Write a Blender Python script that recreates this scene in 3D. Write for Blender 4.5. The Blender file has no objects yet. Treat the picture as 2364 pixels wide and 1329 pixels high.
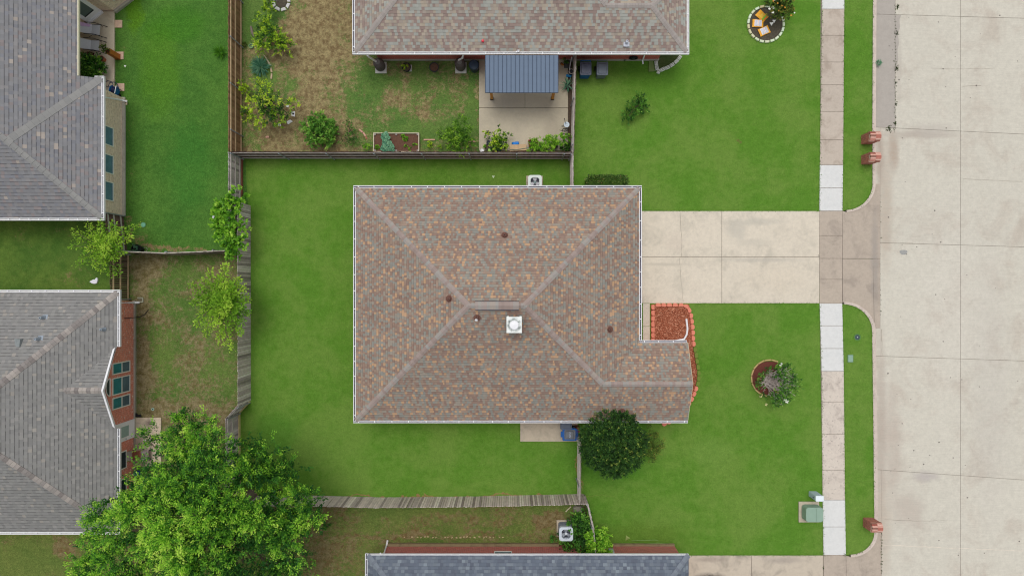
import bpy, math, random
import numpy as np
from mathutils import Vector, Matrix

# ---------------------------------------------------------------- camera, sky, sun, exposure
H = 38.0            # camera height above the lawns (m)
F = 1596.0          # focal length in photograph pixels (2364 wide)
SC = bpy.context.scene
COL = SC.collection
cam_d = bpy.data.cameras.new("camera")
cam = bpy.data.objects.new("camera", cam_d)
COL.objects.link(cam)
cam.location = (0, 0, H)
cam.rotation_euler = (0, 0, 0)
cam_d.sensor_width = 36.0
cam_d.lens = 36.0 * F / 2364.0
cam_d.clip_end = 1000
SC.camera = cam

SUN_EL, SUN_AZ = math.radians(75), math.radians(345)   # azimuth measured like the sky node
w = bpy.data.worlds.new("World")
SC.world = w
w.use_nodes = True
wn = w.node_tree.nodes
wl = w.node_tree.links
for n in list(wn):
    wn.remove(n)
sky = wn.new("ShaderNodeTexSky")
sky.sky_type = 'NISHITA'
sky.sun_disc = False
sky.sun_elevation = SUN_EL
sky.sun_rotation = SUN_AZ
sky.dust_density = 3.0
sky.air_density = 1.0
hsv = wn.new("ShaderNodeHueSaturation")
hsv.inputs['Saturation'].default_value = 0.25          # cloud-covered sky
bg = wn.new("ShaderNodeBackground")
bg.inputs['Strength'].default_value = 0.15
wo = wn.new("ShaderNodeOutputWorld")
wl.new(sky.outputs[0], hsv.inputs['Color'])
wl.new(hsv.outputs[0], bg.inputs[0])
wl.new(bg.outputs[0], wo.inputs[0])
sun_d = bpy.data.lights.new("sun", 'SUN')
sun_d.energy = 1.25
sun_d.angle = math.radians(28)
sun_d.color = (1.0, 0.965, 0.92)
sun = bpy.data.objects.new("sun", sun_d)
COL.objects.link(sun)
sdir = Vector((math.sin(SUN_AZ) * math.cos(SUN_EL), math.cos(SUN_AZ) * math.cos(SUN_EL), math.sin(SUN_EL)))
sun.rotation_euler = sdir.to_track_quat('Z', 'Y').to_euler()
sun.location = (0, 0, 60)
SC.view_settings.view_transform = 'Standard'
SC.view_settings.look = 'None'
SC.view_settings.exposure = -0.20
SC.view_settings.gamma = 1.0
SC.render.engine = 'CYCLES'
SC.cycles.pixel_filter_type = 'BLACKMAN_HARRIS'
SC.cycles.filter_width = 1.15
SC.render.resolution_x = 1024
SC.render.resolution_y = 575

rnd = random.Random(7)
nr = np.random.RandomState(11)

# ---------------------------------------------------------------- helpers
def P(X, Y, h=0.0):
    k = (H - h) / F
    return ((X - 1182.0) * k, (664.5 - Y) * k)

def S(r, g, b, k=1.0):
    def f(c):
        c /= 255.0
        return (c / 12.92 if c <= 0.04045 else ((c + 0.055) / 1.055) ** 2.4) * k
    return (f(r), f(g), f(b), 1.0)

def tag(o, label=None, cat=None, group=None, kind=None):
    if label: o['label'] = label
    if cat: o['category'] = cat
    if group: o['group'] = group
    if kind: o['kind'] = kind
    return o

def thing(name, label, cat, loc=(0, 0, 0), rz=0.0, group=None):
    o = bpy.data.objects.new(name, None)
    COL.objects.link(o)
    o.empty_display_size = 0.2
    o.location = loc if len(loc) == 3 else (loc[0], loc[1], 0)
    o.rotation_euler = (0, 0, rz)
    return tag(o, label, cat, group)

def dup(root, loc, rz=0.0, label=None):
    r = root.copy()
    COL.objects.link(r)
    r.location = loc if len(loc) == 3 else (loc[0], loc[1], 0)
    r.rotation_euler = (0, 0, rz)
    if label: r['label'] = label
    for ch in list(root.children):
        c = ch.copy()
        COL.objects.link(c)
        c.parent = r
        for g in list(ch.children):
            d = g.copy()
            COL.objects.link(d)
            d.parent = c
    return r

class MB:
    def __init__(self, org=(0, 0, 0)):
        self.v, self.f, self.uv, self.m = [], [], [], []
        self.o = Vector(org if len(org) == 3 else (org[0], org[1], 0))

    def face(self, pts, uv=None, m=0):
        b = len(self.v)
        pts = [Vector(p) - self.o for p in pts]
        self.v += [tuple(p) for p in pts]
        self.f.append(tuple(range(b, b + len(pts))))
        if uv is None:
            n = Vector((0, 0, 0))
            for i in range(len(pts)):
                a, c = pts[i], pts[(i + 1) % len(pts)]
                n += a.cross(c)
            n = n.normalized() if n.length > 1e-12 else Vector((0, 0, 1))
            if abs(n.z) > 0.75:
                uv = [(p.x + self.o.x, p.y + self.o.y) for p in pts]
            else:
                t = Vector((-n.y, n.x, 0)).normalized()
                uv = [((p + self.o).dot(t), p.z + self.o.z) for p in pts]
        self.uv += uv
        self.m.append(m)

    def solid(self, pts, faces, m=0):
        """shared-vertex solid (keeps islands whole for random-per-island and bevels)"""
        b = len(self.v)
        P_ = [Vector(p) - self.o for p in pts]
        self.v += [tuple(p) for p in P_]
        for fc in faces:
            self.f.append(tuple(b + i for i in fc))
            q = [P_[i] for i in fc]
            n = Vector((0, 0, 0))
            for i in range(len(q)):
                n += q[i].cross(q[(i + 1) % len(q)])
            n = n.normalized() if n.length > 1e-12 else Vector((0, 0, 1))
            if abs(n.z) > 0.75:
                self.uv += [(p.x + self.o.x, p.y + self.o.y) for p in q]
            else:
                t = Vector((-n.y, n.x, 0)).normalized()
                self.uv += [((p + self.o).dot(t), p.z + self.o.z) for p in q]
            self.m.append(m)

    def box(self, cx, cy, z0, sx, sy, h, rot=0.0, m=0, taper=1.0, M=None):
        c, s = math.cos(rot), math.sin(rot)
        pts = []
        for z, k in ((z0, 1.0), (z0 + h, taper)):
            for dx, dy in ((-1, -1), (1, -1), (1, 1), (-1, 1)):
                x, y = dx * sx / 2 * k, dy * sy / 2 * k
                p = Vector((cx + x * c - y * s, cy + x * s + y * c, z))
                pts.append(M @ p if M else p)
        self.solid(pts, [(3, 2, 1, 0), (4, 5, 6, 7), (0, 1, 5, 4), (1, 2, 6, 5), (2, 3, 7, 6), (3, 0, 4, 7)], m)

    def prism(self, poly, z0, z1, m=0, inset=0.0, cap0=True):
        n = len(poly)
        cx = sum(p[0] for p in poly) / n
        cy = sum(p[1] for p in poly) / n
        top = [(p[0] + (cx - p[0]) * inset, p[1] + (cy - p[1]) * inset, z1) for p in poly]
        area = sum(poly[i][0] * poly[(i + 1) % n][1] - poly[(i + 1) % n][0] * poly[i][1] for i in range(n))
        idx = list(range(n)) if area > 0 else list(range(n))[::-1]
        pts = [(poly[i][0], poly[i][1], z0) for i in idx] + [top[i] for i in idx]
        fs = [tuple(range(n, 2 * n))]
        if cap0: fs.append(tuple(range(n))[::-1])
        for i in range(n):
            j = (i + 1) % n
            fs.append((i, j, n + j, n + i))
        self.solid(pts, fs, m)

    def cyl(self, x, y, z0, z1, r0, r1=None, n=16, m=0, M=None):
        r1 = r0 if r1 is None else r1
        pts = []
        for z, r in ((z0, r0), (z1, r1)):
            for i in range(n):
                a = 2 * math.pi * i / n
                p = Vector((x + r * math.cos(a), y + r * math.sin(a), z))
                pts.append(M @ p if M else p)
        fs = [tuple(range(n))[::-1], tuple(range(n, 2 * n))]
        for i in range(n):
            j = (i + 1) % n
            fs.append((i, j, n + j, n + i))
        self.solid(pts, fs, m)

    def lathe(self, x, y, prof, n=20, m=0, M=None):
        pts, fs = [], []
        for r, z in prof:
            for i in range(n):
                a = 2 * math.pi * i / n
                p = Vector((x + r * math.cos(a), y + r * math.sin(a), z))
                pts.append(M @ p if M else p)
        for k in range(len(prof) - 1):
            for i in range(n):
                j = (i + 1) % n
                fs.append((k * n + i, k * n + j, (k + 1) * n + j, (k + 1) * n + i))
        fs.append(tuple(range(n))[::-1])
        fs.append(tuple(range((len(prof) - 1) * n, len(prof) * n)))
        self.solid(pts, fs, m)

    def ring(self, x, y, z0, z1, r0, r1, n=24, m=0):
        pts, fs = [], []
        for r, z in ((r0, z0), (r1, z0), (r1, z1), (r0, z1)):
            for i in range(n):
                a = 2 * math.pi * i / n
                pts.append((x + r * math.cos(a), y + r * math.sin(a), z))
        for k in range(4):
            l = (k + 1) % 4
            for i in range(n):
                j = (i + 1) % n
                fs.append((k * n + i, k * n + j, l * n + j, l * n + i))
        self.solid(pts, fs, m)

    def tube(self, path, rad, n=6, m=0):
        path = [Vector(p) for p in path]
        if not isinstance(rad, (list, tuple)): rad = [rad] * len(path)
        pts, fs = [], []
        for i, p in enumerate(path):
            d = (path[min(i + 1, len(path) - 1)] - path[max(i - 1, 0)]).normalized()
            a = d.cross(Vector((0, 0, 1)))
            if a.length < 0.1: a = d.cross(Vector((1, 0, 0)))
            a.normalize()
            b = d.cross(a)
            for k in range(n):
                t = 2 * math.pi * k / n
                pts.append(p + (a * math.cos(t) + b * math.sin(t)) * rad[i])
        for i in range(len(path) - 1):
            for k in range(n):
                l = (k + 1) % n
                fs.append((i * n + k, i * n + l, (i + 1) * n + l, (i + 1) * n + k))
        fs.append(tuple(range(n)))
        fs.append(tuple(range((len(path) - 1) * n, len(path) * n))[::-1])
        self.solid(pts, fs, m)

    def build(self, name, mats, parent=None, smooth=False, bevel=0.0, seg=2):
        me = bpy.data.meshes.new(name)
        me.from_pydata(self.v, [], self.f)
        if not isinstance(mats, (list, tuple)): mats = [mats]
        for x in mats: me.materials.append(x)
        uvl = me.uv_layers.new(name="UVMap")
        uvl.data.foreach_set("uv", np.array(self.uv, dtype=np.float32).ravel())
        me.polygons.foreach_set("material_index", self.m)
        if smooth: me.polygons.foreach_set("use_smooth", [True] * len(self.f))
        me.update()
        o = bpy.data.objects.new(name, me)
        COL.objects.link(o)
        if parent is not None:
            o.parent = parent
        else:
            o.location = self.o
        if bevel > 0:
            b = o.modifiers.new("bevel", 'BEVEL')
            b.width = bevel
            b.segments = seg
            b.limit_method = 'ANGLE'
        return o

def rrect(cx, cy, sx, sy, r, rot=0, n=4):
    out = []
    c, s = math.cos(rot), math.sin(rot)
    for qx, qy, a0 in ((1, 1, 0), (-1, 1, 90), (-1, -1, 180), (1, -1, 270)):
        for i in range(n + 1):
            a = math.radians(a0 + 90 * i / n)
            x = qx * (sx / 2 - r) + r * math.cos(a)
            y = qy * (sy / 2 - r) + r * math.sin(a)
            out.append((cx + x * c - y * s, cy + x * s + y * c))
    return out

# ---------------------------------------------------------------- node helpers / materials
class NT:
    def __init__(self, name):
        self.mat = bpy.data.materials.new(name)
        self.mat.use_nodes = True
        self.t = self.mat.node_tree
        self.t.nodes.clear()
        self.out = self.t.nodes.new("ShaderNodeOutputMaterial")
        self.b = self.t.nodes.new("ShaderNodeBsdfPrincipled")
        self.t.links.new(self.b.outputs[0], self.out.inputs[0])
        self.b.inputs['Roughness'].default_value = 0.85
        self.b.inputs['Specular IOR Level'].default_value = 0.25

    def n(self, typ, **kw):
        x = self.t.nodes.new("ShaderNode" + typ)
        for k, v in kw.items(): setattr(x, k, v)
        return x

    def set(self, node, key, val):
        if val is None: return
        if hasattr(val, "is_linked") or isinstance(val, bpy.types.NodeSocket):
            self.t.links.new(val, node.inputs[key])
        else:
            sk = node.inputs[key]
            if sk.type == 'VECTOR' and len(val) == 4: val = val[:3]
            sk.default_value = val

    def pos(self):
        return self.n("NewGeometry").outputs['Position']

    def uv(self):
        return self.n("UVMap", uv_map="UVMap").outputs[0]

    def noise(self, vec, scale, detail=3, rough=0.6, dist=0.0, out='Fac', dim='3D'):
        x = self.n("TexNoise", noise_dimensions=dim)
        self.set(x, 'Vector', vec)
        x.inputs['Scale'].default_value = scale
        x.inputs['Detail'].default_value = detail
        x.inputs['Roughness'].default_value = rough
        x.inputs['Distortion'].default_value = dist
        return x.outputs[out]

    def math(self, op, a, b=None, c=None, clamp=False):
        x = self.n("Math", operation=op, use_clamp=clamp)
        self.set(x, 0, a)
        if b is not None: self.set(x, 1, b)
        if c is not None: self.set(x, 2, c)
        return x.outputs[0]

    def vmath(self, op, a, b=None, out=0):
        x = self.n("VectorMath", operation=op)
        self.set(x, 0, a)
        if b is not None: self.set(x, 1, b)
        return x.outputs[out]

    def rng(self, v, a, b, c=0.0, d=1.0, smooth=False):
        x = self.n("MapRange")
        if smooth: x.interpolation_type = 'SMOOTHSTEP'
        self.set(x, 0, v)
        for i, q in enumerate((a, b, c, d)): x.inputs[i + 1].default_value = q
        return x.outputs[0]

    def mix(self, fac, a, b, mode='MIX'):
        x = self.n("Mix", data_type='RGBA', blend_type=mode)
        self.set(x, 0, fac)
        self.set(x, 6, a)
        self.set(x, 7, b)
        return x.outputs[2]

    def ramp(self, fac, stops, interp='LINEAR'):
        x = self.n("ValToRGB")
        self.set(x, 0, fac)
        cr = x.color_ramp
        cr.interpolation = interp
        while len(cr.elements) < len(stops): cr.elements.new(0.5)
        for e, (p, c) in zip(cr.elements, stops):
            e.position = p
            e.color = c
        return x.outputs[0]

    def val(self, col, v):
        """multiply colour by scalar socket"""
        x = self.n("VectorMath", operation='SCALE')
        self.set(x, 0, col)
        self.set(x, 3, v)
        return x.outputs[0]

    def bump(self, h, strength=0.3, dist=0.02):
        x = self.n("Bump")
        x.inputs['Strength'].default_value = strength
        x.inputs['Distance'].default_value = dist
        self.set(x, 'Height', h)
        self.t.links.new(x.outputs[0], self.b.inputs['Normal'])

    def done(self, col, rough=None, spec=None, metal=None):
        self.set(self.b, 'Base Color', col)
        if rough is not None: self.set(self.b, 'Roughness', rough)
        if spec is not None: self.b.inputs['Specular IOR Level'].default_value = spec
        if metal is not None: self.b.inputs['Metallic'].default_value = metal
        return self.mat

def m_plain(name, col, rough=0.6, var=0.08, scale=6.0, spec=0.3, metal=0.0):
    t = NT(name)
    p = t.pos()
    n1 = t.noise(p, scale, 4)
    n2 = t.noise(p, scale * 9, 2)
    v = t.math('ADD', t.rng(n1, 0.25, 0.75, 1 - var, 1 + var), t.rng(n2, 0.2, 0.8, -var * .5, var * .5))
    return t.done(t.val(col, v), rough, spec, metal)

def m_island(name, stops, rough=0.8, nvar=0.12, nscale=12.0, stretch=None, spec=0.2):
    """colour per loose piece, plus fine noise"""
    t = NT(name)
    ri = t.n("NewGeometry").outputs['Random Per Island']
    c = t.ramp(ri, stops)
    p = t.pos()
    if stretch: p = t.vmath('MULTIPLY', p, stretch)
    n = t.noise(p, nscale, 4, 0.7)
    return t.done(t.val(c, t.rng(n, 0.25, 0.75, 1 - nvar, 1 + nvar)), rough, spec)

def m_shingle(name, stops, tabw=0.22, course=0.142, line=0.42, var=0.08, big=0.06, stretch=1.0, seam=0.0, dashes=0.0):
    t = NT(name)
    sep = t.n("SeparateXYZ")
    t.set(sep, 0, t.uv())
    u, v = sep.outputs[0], sep.outputs[1]
    vc = t.math('DIVIDE', v, course)
    row = t.math('FLOOR', vc)
    fr = t.math('FRACT', vc)
    w_ = t.math('ADD', t.math('DIVIDE', u, tabw), t.math('MULTIPLY', row, 137.31))
    vor = t.n("TexVoronoi", voronoi_dimensions='1D')
    t.set(vor, 'W', w_)
    vor.inputs['Scale'].default_value = 1.0
    vor.inputs['Randomness'].default_value = 0.85
    sc = t.n("SeparateColor")
    t.set(sc, 0, vor.outputs['Color'])
    col = t.ramp(sc.outputs[0], stops, 'CONSTANT')
    # printed shadow band under the course above: only on some tabs
    band = t.rng(fr, 0.76, 0.93, 0.0, 1.0)
    thick = t.rng(sc.outputs[1], 0.35, 0.55, 0.35, 1.0)
    dk = t.math('SUBTRACT', 1.0, t.math('MULTIPLY', t.math('MULTIPLY', band, thick), line))
    grain = t.noise(t.uv(), 55, 3, 0.7)
    g2 = t.noise(t.uv(), 0.45, 4, 0.6)
    tabv = t.rng(sc.outputs[2], 0.0, 1.0, 1 - var, 1 + var)
    val = t.math('MULTIPLY', dk, t.math('MULTIPLY', tabv, t.math('MULTIPLY', t.rng(grain, 0.2, 0.8, 0.88, 1.12), t.rng(g2, 0.3, 0.7, 1 - big, 1 + big))))
    t.bump(t.math('ADD', t.math('SUBTRACT', 1.0, fr), t.math('MULTIPLY', sc.outputs[1], 0.6)), 0.5, 0.008)
    return t.done(t.val(col, val), 0.95, 0.1)

def m_brick(name, c1, c2, mortar, c3=None, bw=0.2, bh=0.068, speck=0.0):
    t = NT(name)
    br = t.n("TexBrick")
    t.set(br, 'Vector', t.uv())
    br.inputs['Color1'].default_value = c1
    br.inputs['Color2'].default_value = c2
    br.inputs['Mortar'].default_value = mortar
    br.inputs['Scale'].default_value = 1.0
    br.inputs['Mortar Size'].default_value = 0.007
    br.inputs['Brick Width'].default_value = bw
    br.inputs['Row Height'].default_value = bh
    br.inputs['Bias'].default_value = -0.1
    col = br.outputs[0]
    n = t.noise(t.uv(), 7, 4, 0.7)
    if c3:
        n3 = t.noise(t.vmath('MULTIPLY', t.uv(), (5.0, 14.0, 1.0)), 1.0, 2, 0.6)
        col = t.mix(t.rng(n3, 0.62, 0.68), col, c3)
    t.bump(t.math('SUBTRACT', 1.0, br.outputs[1]), 0.6, 0.008)
    return t.done(t.val(col, t.rng(n, 0.25, 0.75, 0.8, 1.2)), 0.9, 0.15)

def m_grass(name, g1, g2, brown=None, bias=-1.0, patches=(), fine=0.22, brown2=None, patchcol=None, bs=0.55, cols=()):
    """patches: (x, y, rx, ry, weight) spots where the turf is worn; cols: (x,y,rx,ry,colour,weight)"""
    t = NT(name)
    p = t.pos()
    big = t.noise(p, 0.30, 4, 0.62, 0.4)
    med = t.noise(p, 2.2, 4, 0.65)
    fin = t.noise(p, 17.0, 3, 0.75)
    fin2 = t.noise(p, 42.0, 2, 0.7)
    col = t.mix(t.rng(t.math('ADD', t.math('MULTIPLY', big, 0.7), t.math('MULTIPLY', med, 0.3)), 0.38, 0.62, 0, 1, True), g1, g2)
    wob = t.noise(p, 0.9, 4, 0.7, out='Color')
    pw = t.vmath('ADD', p, t.vmath('MULTIPLY', t.vmath('SUBTRACT', wob, (0.5, 0.5, 0.5)), (1.6, 1.6, 0.0)))
    def spot(x, y, rx, ry):
        q = t.vmath('MULTIPLY', t.vmath('SUBTRACT', pw, (x, y, 0.0)), (1.0 / rx, 1.0 / ry, 0.0))
        return t.rng(t.vmath('LENGTH', q, out=1), 0.45, 1.15, 1.0, 0.0, True)
    for (x, y, rx, ry, c, wt) in cols:
        col = t.mix(t.math('MULTIPLY', spot(x, y, rx, ry), wt), col, c)
    if brown:
        acc = None
        for (x, y, rx, ry, wt) in patches:
            s = t.math('MULTIPLY', spot(x, y, rx, ry), wt)
            acc = s if acc is None else t.math('ADD', acc, s)
        nb = t.noise(p, bs, 5, 0.68, 0.3)
        nf = t.noise(p, 5.5, 4, 0.75)
        m = t.math('ADD', t.math('MULTIPLY', t.math('SUBTRACT', nb, 0.5), 4.2), t.math('MULTIPLY', t.math('SUBTRACT', nf, 0.5), 3.6))
        m = t.math('ADD', m, t.math('MULTIPLY', t.math('SUBTRACT', t.noise(p, 16.0, 3, 0.8), 0.5), 2.4))
        m = t.math('ADD', m, bias)
        if acc is not None: m = t.math('ADD', m, acc)
        m = t.rng(m, -0.35, 0.75, 0, 0.92, True)
        bc = brown
        if brown2: bc = t.mix(t.rng(t.noise(p, 3.3, 4, 0.7), 0.42, 0.6), brown, brown2)
        col = t.mix(m, col, bc)
    v = t.math('ADD', t.rng(fin, 0.3, 0.7, 1 - fine, 1 + fine), t.rng(fin2, 0.3, 0.7, -fine * .7, fine * .7))
    v = t.math('MULTIPLY', v, t.rng(t.noise(p, 6.5, 3, 0.7), 0.32, 0.68, 1 - fine * .55, 1 + fine * .55))
    v = t.math('MULTIPLY', v, t.rng(med, 0.3, 0.7, 0.94, 1.06))
    t.bump(t.math('ADD', fin, fin2), 0.5, 0.03)
    return t.done(t.val(col, v), 1.0, 0.05)

def m_concrete(name, col, stain=None, amt=0.35, specks=0.0, sc=0.6, island=0.05, spots=(), broom=0.0, lowvar=0.05):
    t = NT(name)
    p = t.pos()
    g = t.noise(p, 90, 3, 0.7)
    m = t.noise(p, 5, 5, 0.7)
    L = t.noise(p, sc, 5, 0.68, 0.6)
    c = col
    if stain:
        c = t.mix(t.math('MULTIPLY', t.rng(L, 0.46, 0.72, 0, 1, True), amt), col, stain)
    for (x, y, rx, ry, cc, wt) in spots:
        wob = t.noise(p, 1.4, 5, 0.7, out='Color')
        pw = t.vmath('ADD', p, t.vmath('MULTIPLY', t.vmath('SUBTRACT', wob, (0.5, 0.5, 0.5)), (min(rx, ry) * 1.4, min(rx, ry) * 1.4, 0.0)))
        q = t.vmath('MULTIPLY', t.vmath('SUBTRACT', pw, (x, y, 0.0)), (1.0 / rx, 1.0 / ry, 0.0))
        s = t.math('MULTIPLY', t.rng(t.vmath('LENGTH', q, out=1), 0.2, 1.1, 1.0, 0.0, True), t.math('MULTIPLY', t.rng(m, 0.3, 0.6, 0.5, 1.0), wt))
        c = t.mix(s, c, cc)
    if specks > 0:
        sp = t.noise(p, 9, 5, 0.85)
        c = t.mix(t.math('MULTIPLY', t.rng(sp, 0.57, 0.68), specks), c, S(95, 85, 80))
    v = t.math('MULTIPLY', t.rng(g, 0.3, 0.7, 0.92, 1.08), t.rng(m, 0.3, 0.7, 1 - lowvar, 1 + lowvar))
    v = t.math('MULTIPLY', v, t.rng(t.noise(p, 16, 4, 0.8), 0.3, 0.7, 0.96, 1.04))
    ri = t.n("NewGeometry").outputs['Random Per Island']
    v = t.math('MULTIPLY', v, t.rng(ri, 0, 1, 1 - island, 1 + island))
    if broom > 0:
        b = t.noise(t.vmath('MULTIPLY', p, (1.2, 30.0, 1.0)), 1.0, 3, 0.7)
        v = t.math('MULTIPLY', v, t.rng(b, 0.3, 0.7, 1 - broom, 1 + broom))
    return t.done(t.val(c, v), 0.9, 0.2)

def m_leaf(name, stops, trans=0.25, rough=0.6):
    t = NT(name)
    a = t.n("Attribute", attribute_name="tint")
    ri = t.n("NewGeometry").outputs['Random Per Island']
    f = t.math('ADD', a.outputs['Fac'], t.rng(ri, 0, 1, -0.12, 0.12), clamp=True)
    c = t.ramp(f, stops)
    t.done(c, rough, 0.3)
    tr = t.n("BsdfTranslucent")
    t.set(tr, 'Color', t.val(c, 1.1))
    mx = t.n("MixShader")
    mx.inputs[0].default_value = trans
    t.t.links.new(t.b.outputs[0], mx.inputs[1])
    t.t.links.new(tr.outputs[0], mx.inputs[2])
    t.t.links.new(mx.outputs[0], t.out.inputs[0])
    return t.mat

WHITE = m_plain("white paint", S(238, 238, 240), 0.5, 0.04)
CREAM = m_plain("cream paint", S(226, 220, 190), 0.5, 0.04)
GUTIN = m_plain("gutter shade and grime", S(72, 66, 84), 0.8, 0.2, 4)  # shade inside the channel painted into this dark colour, along with leaf dirt
GUTPALE = m_plain("gutter inside clean", S(205, 206, 200), 0.6, 0.12, 3)
BLACK = m_plain("black metal", S(24, 26, 34), 0.5, 0.1)
DARKPL = m_plain("dark plastic", S(52, 54, 58), 0.5, 0.12)
SOIL = m_plain("soil", S(92, 78, 66), 1.0, 0.35, 14)
SOILDK = m_plain("dark soil", S(84, 78, 66), 1.0, 0.35, 12)
TERRA = m_plain("terracotta", S(170, 98, 66), 0.8, 0.12)
GREYMET = m_plain("galvanised metal", S(180, 186, 190), 0.4, 0.1, metal=0.0)
WOODOR = m_plain("orange stained timber", S(196, 136, 62), 0.7, 0.15)
BARKM = m_plain("bark", S(112, 100, 86), 0.95, 0.2, 10)
GLASS = m_plain("dark window glass", S(40, 58, 72), 0.15, 0.1, spec=0.5)
SCREEN_T = m_plain("teal solar screen", S(38, 132, 138), 0.35, 0.28, 2.2)
SCREEN_G = m_plain("grey solar screen", S(88, 112, 124), 0.35, 0.28, 2.2)
STONEW = m_plain("pale stone", S(214, 212, 202), 0.85, 0.12)
BLUEPL = m_plain("blue plastic", S(14, 88, 158), 0.45, 0.1)
LIDGREY = m_plain("grey plastic lid", S(92, 100, 116), 0.5, 0.14, 5)
MARKWH = m_plain("worn white marking", S(175, 185, 205), 0.7, 0.1)
JOINT = m_plain("joint filler", S(140, 130, 118), 1.0, 0.3, 10)
FRAMEW = m_plain("window frame", S(240, 236, 226), 0.5, 0.05)

# ---------------------------------------------------------------- shapes reused by the kerb
def arc(cx, cy, rx, ry, a0, a1, n=12):
    return [(cx + rx * math.cos(math.radians(a0 + (a1 - a0) * i / n)), cy - ry * math.sin(math.radians(a0 + (a1 - a0) * i / n))) for i in range(n + 1)]
# pixel paths, lawn side and road side
K1i = [(2015, -900), (2015, 0), (2013.5, 300), (2014, 424)] + arc(1952, 424, 62, 61, 0, -88)[1:]
K1o = [(2023, -900), (2023, 0), (2021.5, 300), (2021, 424)] + arc(1952, 424, 69, 66, 0, -88)[1:]
K2i = arc(1946, 764, 67, 62, 88, 0) + [(2014, 830), (2016, 1000), (2018, 1200), (2018, 1228)] + arc(1962, 1228, 56, 51, 0, -88)[1:]
K2o = arc(1946, 764, 75, 68, 88, 0) + [(2022, 830), (2025, 1000), (2026, 1200), (2026, 1228)] + arc(1962, 1228, 64, 57, 0, -88)[1:]

# ---------------------------------------------------------------- ground and lawns
def sheet(name, poly, z, mat, px=True):
    mb = MB()
    pts = [P(*p) for p in poly] if px else poly
    n = len(pts)
    a = sum(pts[i][0] * pts[(i + 1) % n][1] - pts[(i + 1) % n][0] * pts[i][1] for i in range(n))
    if a < 0: pts = pts[::-1]
    mb.face([(x, y, z) for x, y in pts])
    o = mb.build(name, mat)
    return tag(o, kind='structure')

def pxs(lst):
    """pixel spots (X,Y,RX,RY,weight) -> metres"""
    out = []
    for s in lst:
        x, y = P(s[0], s[1])
        out.append((x, y, s[2] * H / F, s[3] * H / F) + tuple(s[4:]))
    return out

G_MAIN1, G_MAIN2 = S(89, 132, 45), S(106, 138, 59)
M_MAIN = m_grass("turf bright", G_MAIN1, G_MAIN2, fine=0.17, cols=pxs([
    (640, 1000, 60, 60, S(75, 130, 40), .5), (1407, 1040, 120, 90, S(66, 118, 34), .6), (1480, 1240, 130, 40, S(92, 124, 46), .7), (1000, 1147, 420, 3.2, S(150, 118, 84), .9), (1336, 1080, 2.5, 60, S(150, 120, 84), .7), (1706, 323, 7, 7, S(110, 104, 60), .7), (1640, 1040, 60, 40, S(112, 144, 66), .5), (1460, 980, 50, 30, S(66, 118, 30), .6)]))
M_MAINB = M_MAIN
BR1, BR2 = S(158, 142, 104), S(134, 114, 80)
M_BACK = m_grass("turf worn back garden", S(84, 118, 56), S(102, 128, 64), BR1, -0.05, pxs([
    (690, 170, 120, 160, .95), (760, 60, 110, 110, 1.0), (720, 300, 150, 50, .6), (600, 260, 40, 130, .5), (700, 345, 170, 14, .8),
    (960, 240, 80, 40, .35), (1060, 180, 40, 40, .2), (610, 180, 30, 50, -1.5), (640, 200, 50, 60, -1.0), (1030, 300, 120, 30, -.8),
    (900, 300, 80, 20, -.5), (1090, 250, 12, 80, -2.0), (600, 30, 50, 60, -1.4), (860, 195, 45, 40, -.6)]), 0.34, S(122, 100, 74), bs=0.9)
M_LEFT = m_grass("turf left neighbour", S(70, 112, 46), S(84, 124, 52), S(142, 126, 92), -1.75, pxs([
    (300, 380, 10, 220, 1.2), (285, 110, 12, 130, .9), (330, 522, 16, 16, 1.8), (420, 574, 110, 10, 2.1), (330, 560, 40, 26, 1.6), (285, 530, 30, 40, 1.5)]), 0.32,
    S(150, 118, 88), cols=pxs([(370, 160, 60, 130, S(86, 132, 34), .5), (400, 60, 90, 50, S(62, 120, 28), .5), (310, 30, 20, 60, S(86, 130, 26), .7), (440, 380, 60, 120, S(58, 116, 44), .5)]))
M_STRIP = m_grass("turf between left houses", S(72, 106, 44), S(96, 122, 54), S(142, 126, 94), -0.9, pxs([
    (150, 540, 60, 12, .8), (140, 600, 30, 20, .6), (200, 640, 80, 20, .5), (100, 520, 100, 10, -.5)]), 0.22, S(110, 100, 60))
M_MID = m_grass("turf small back garden", S(84, 114, 52), S(100, 124, 60), S(142, 128, 98), -0.05, pxs([
    (335, 620, 50, 60, .9), (330, 780, 20, 150, .8), (350, 900, 60, 50, .6), (400, 950, 140, 30, .8), (520, 640, 40, 60, .3), (450, 960, 120, 60, .6), (440, 800, 90, 60, .1), (100, 1290, 200, 60, .5)]),
    0.34, S(112, 98, 66))
M_BOT = m_grass("turf lower neighbour", S(92, 112, 54), S(108, 120, 62), S(130, 116, 84), -0.15, pxs([
    (740, 1250, 90, 90, .8), (1000, 1235, 280, 10, .7), (1100, 1200, 200, 20, .3), (1270, 1200, 40, 30, 1.2), (900, 1180, 250, 16, -.6), (770, 1170, 40, 20, .9), (150, 1260, 30, 40, .9), (60, 1290, 80, 40, -.9)]),
    0.34, S(112, 92, 62))
M_FAR = m_grass("turf beyond", S(70, 108, 40), S(92, 124, 48))

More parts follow.
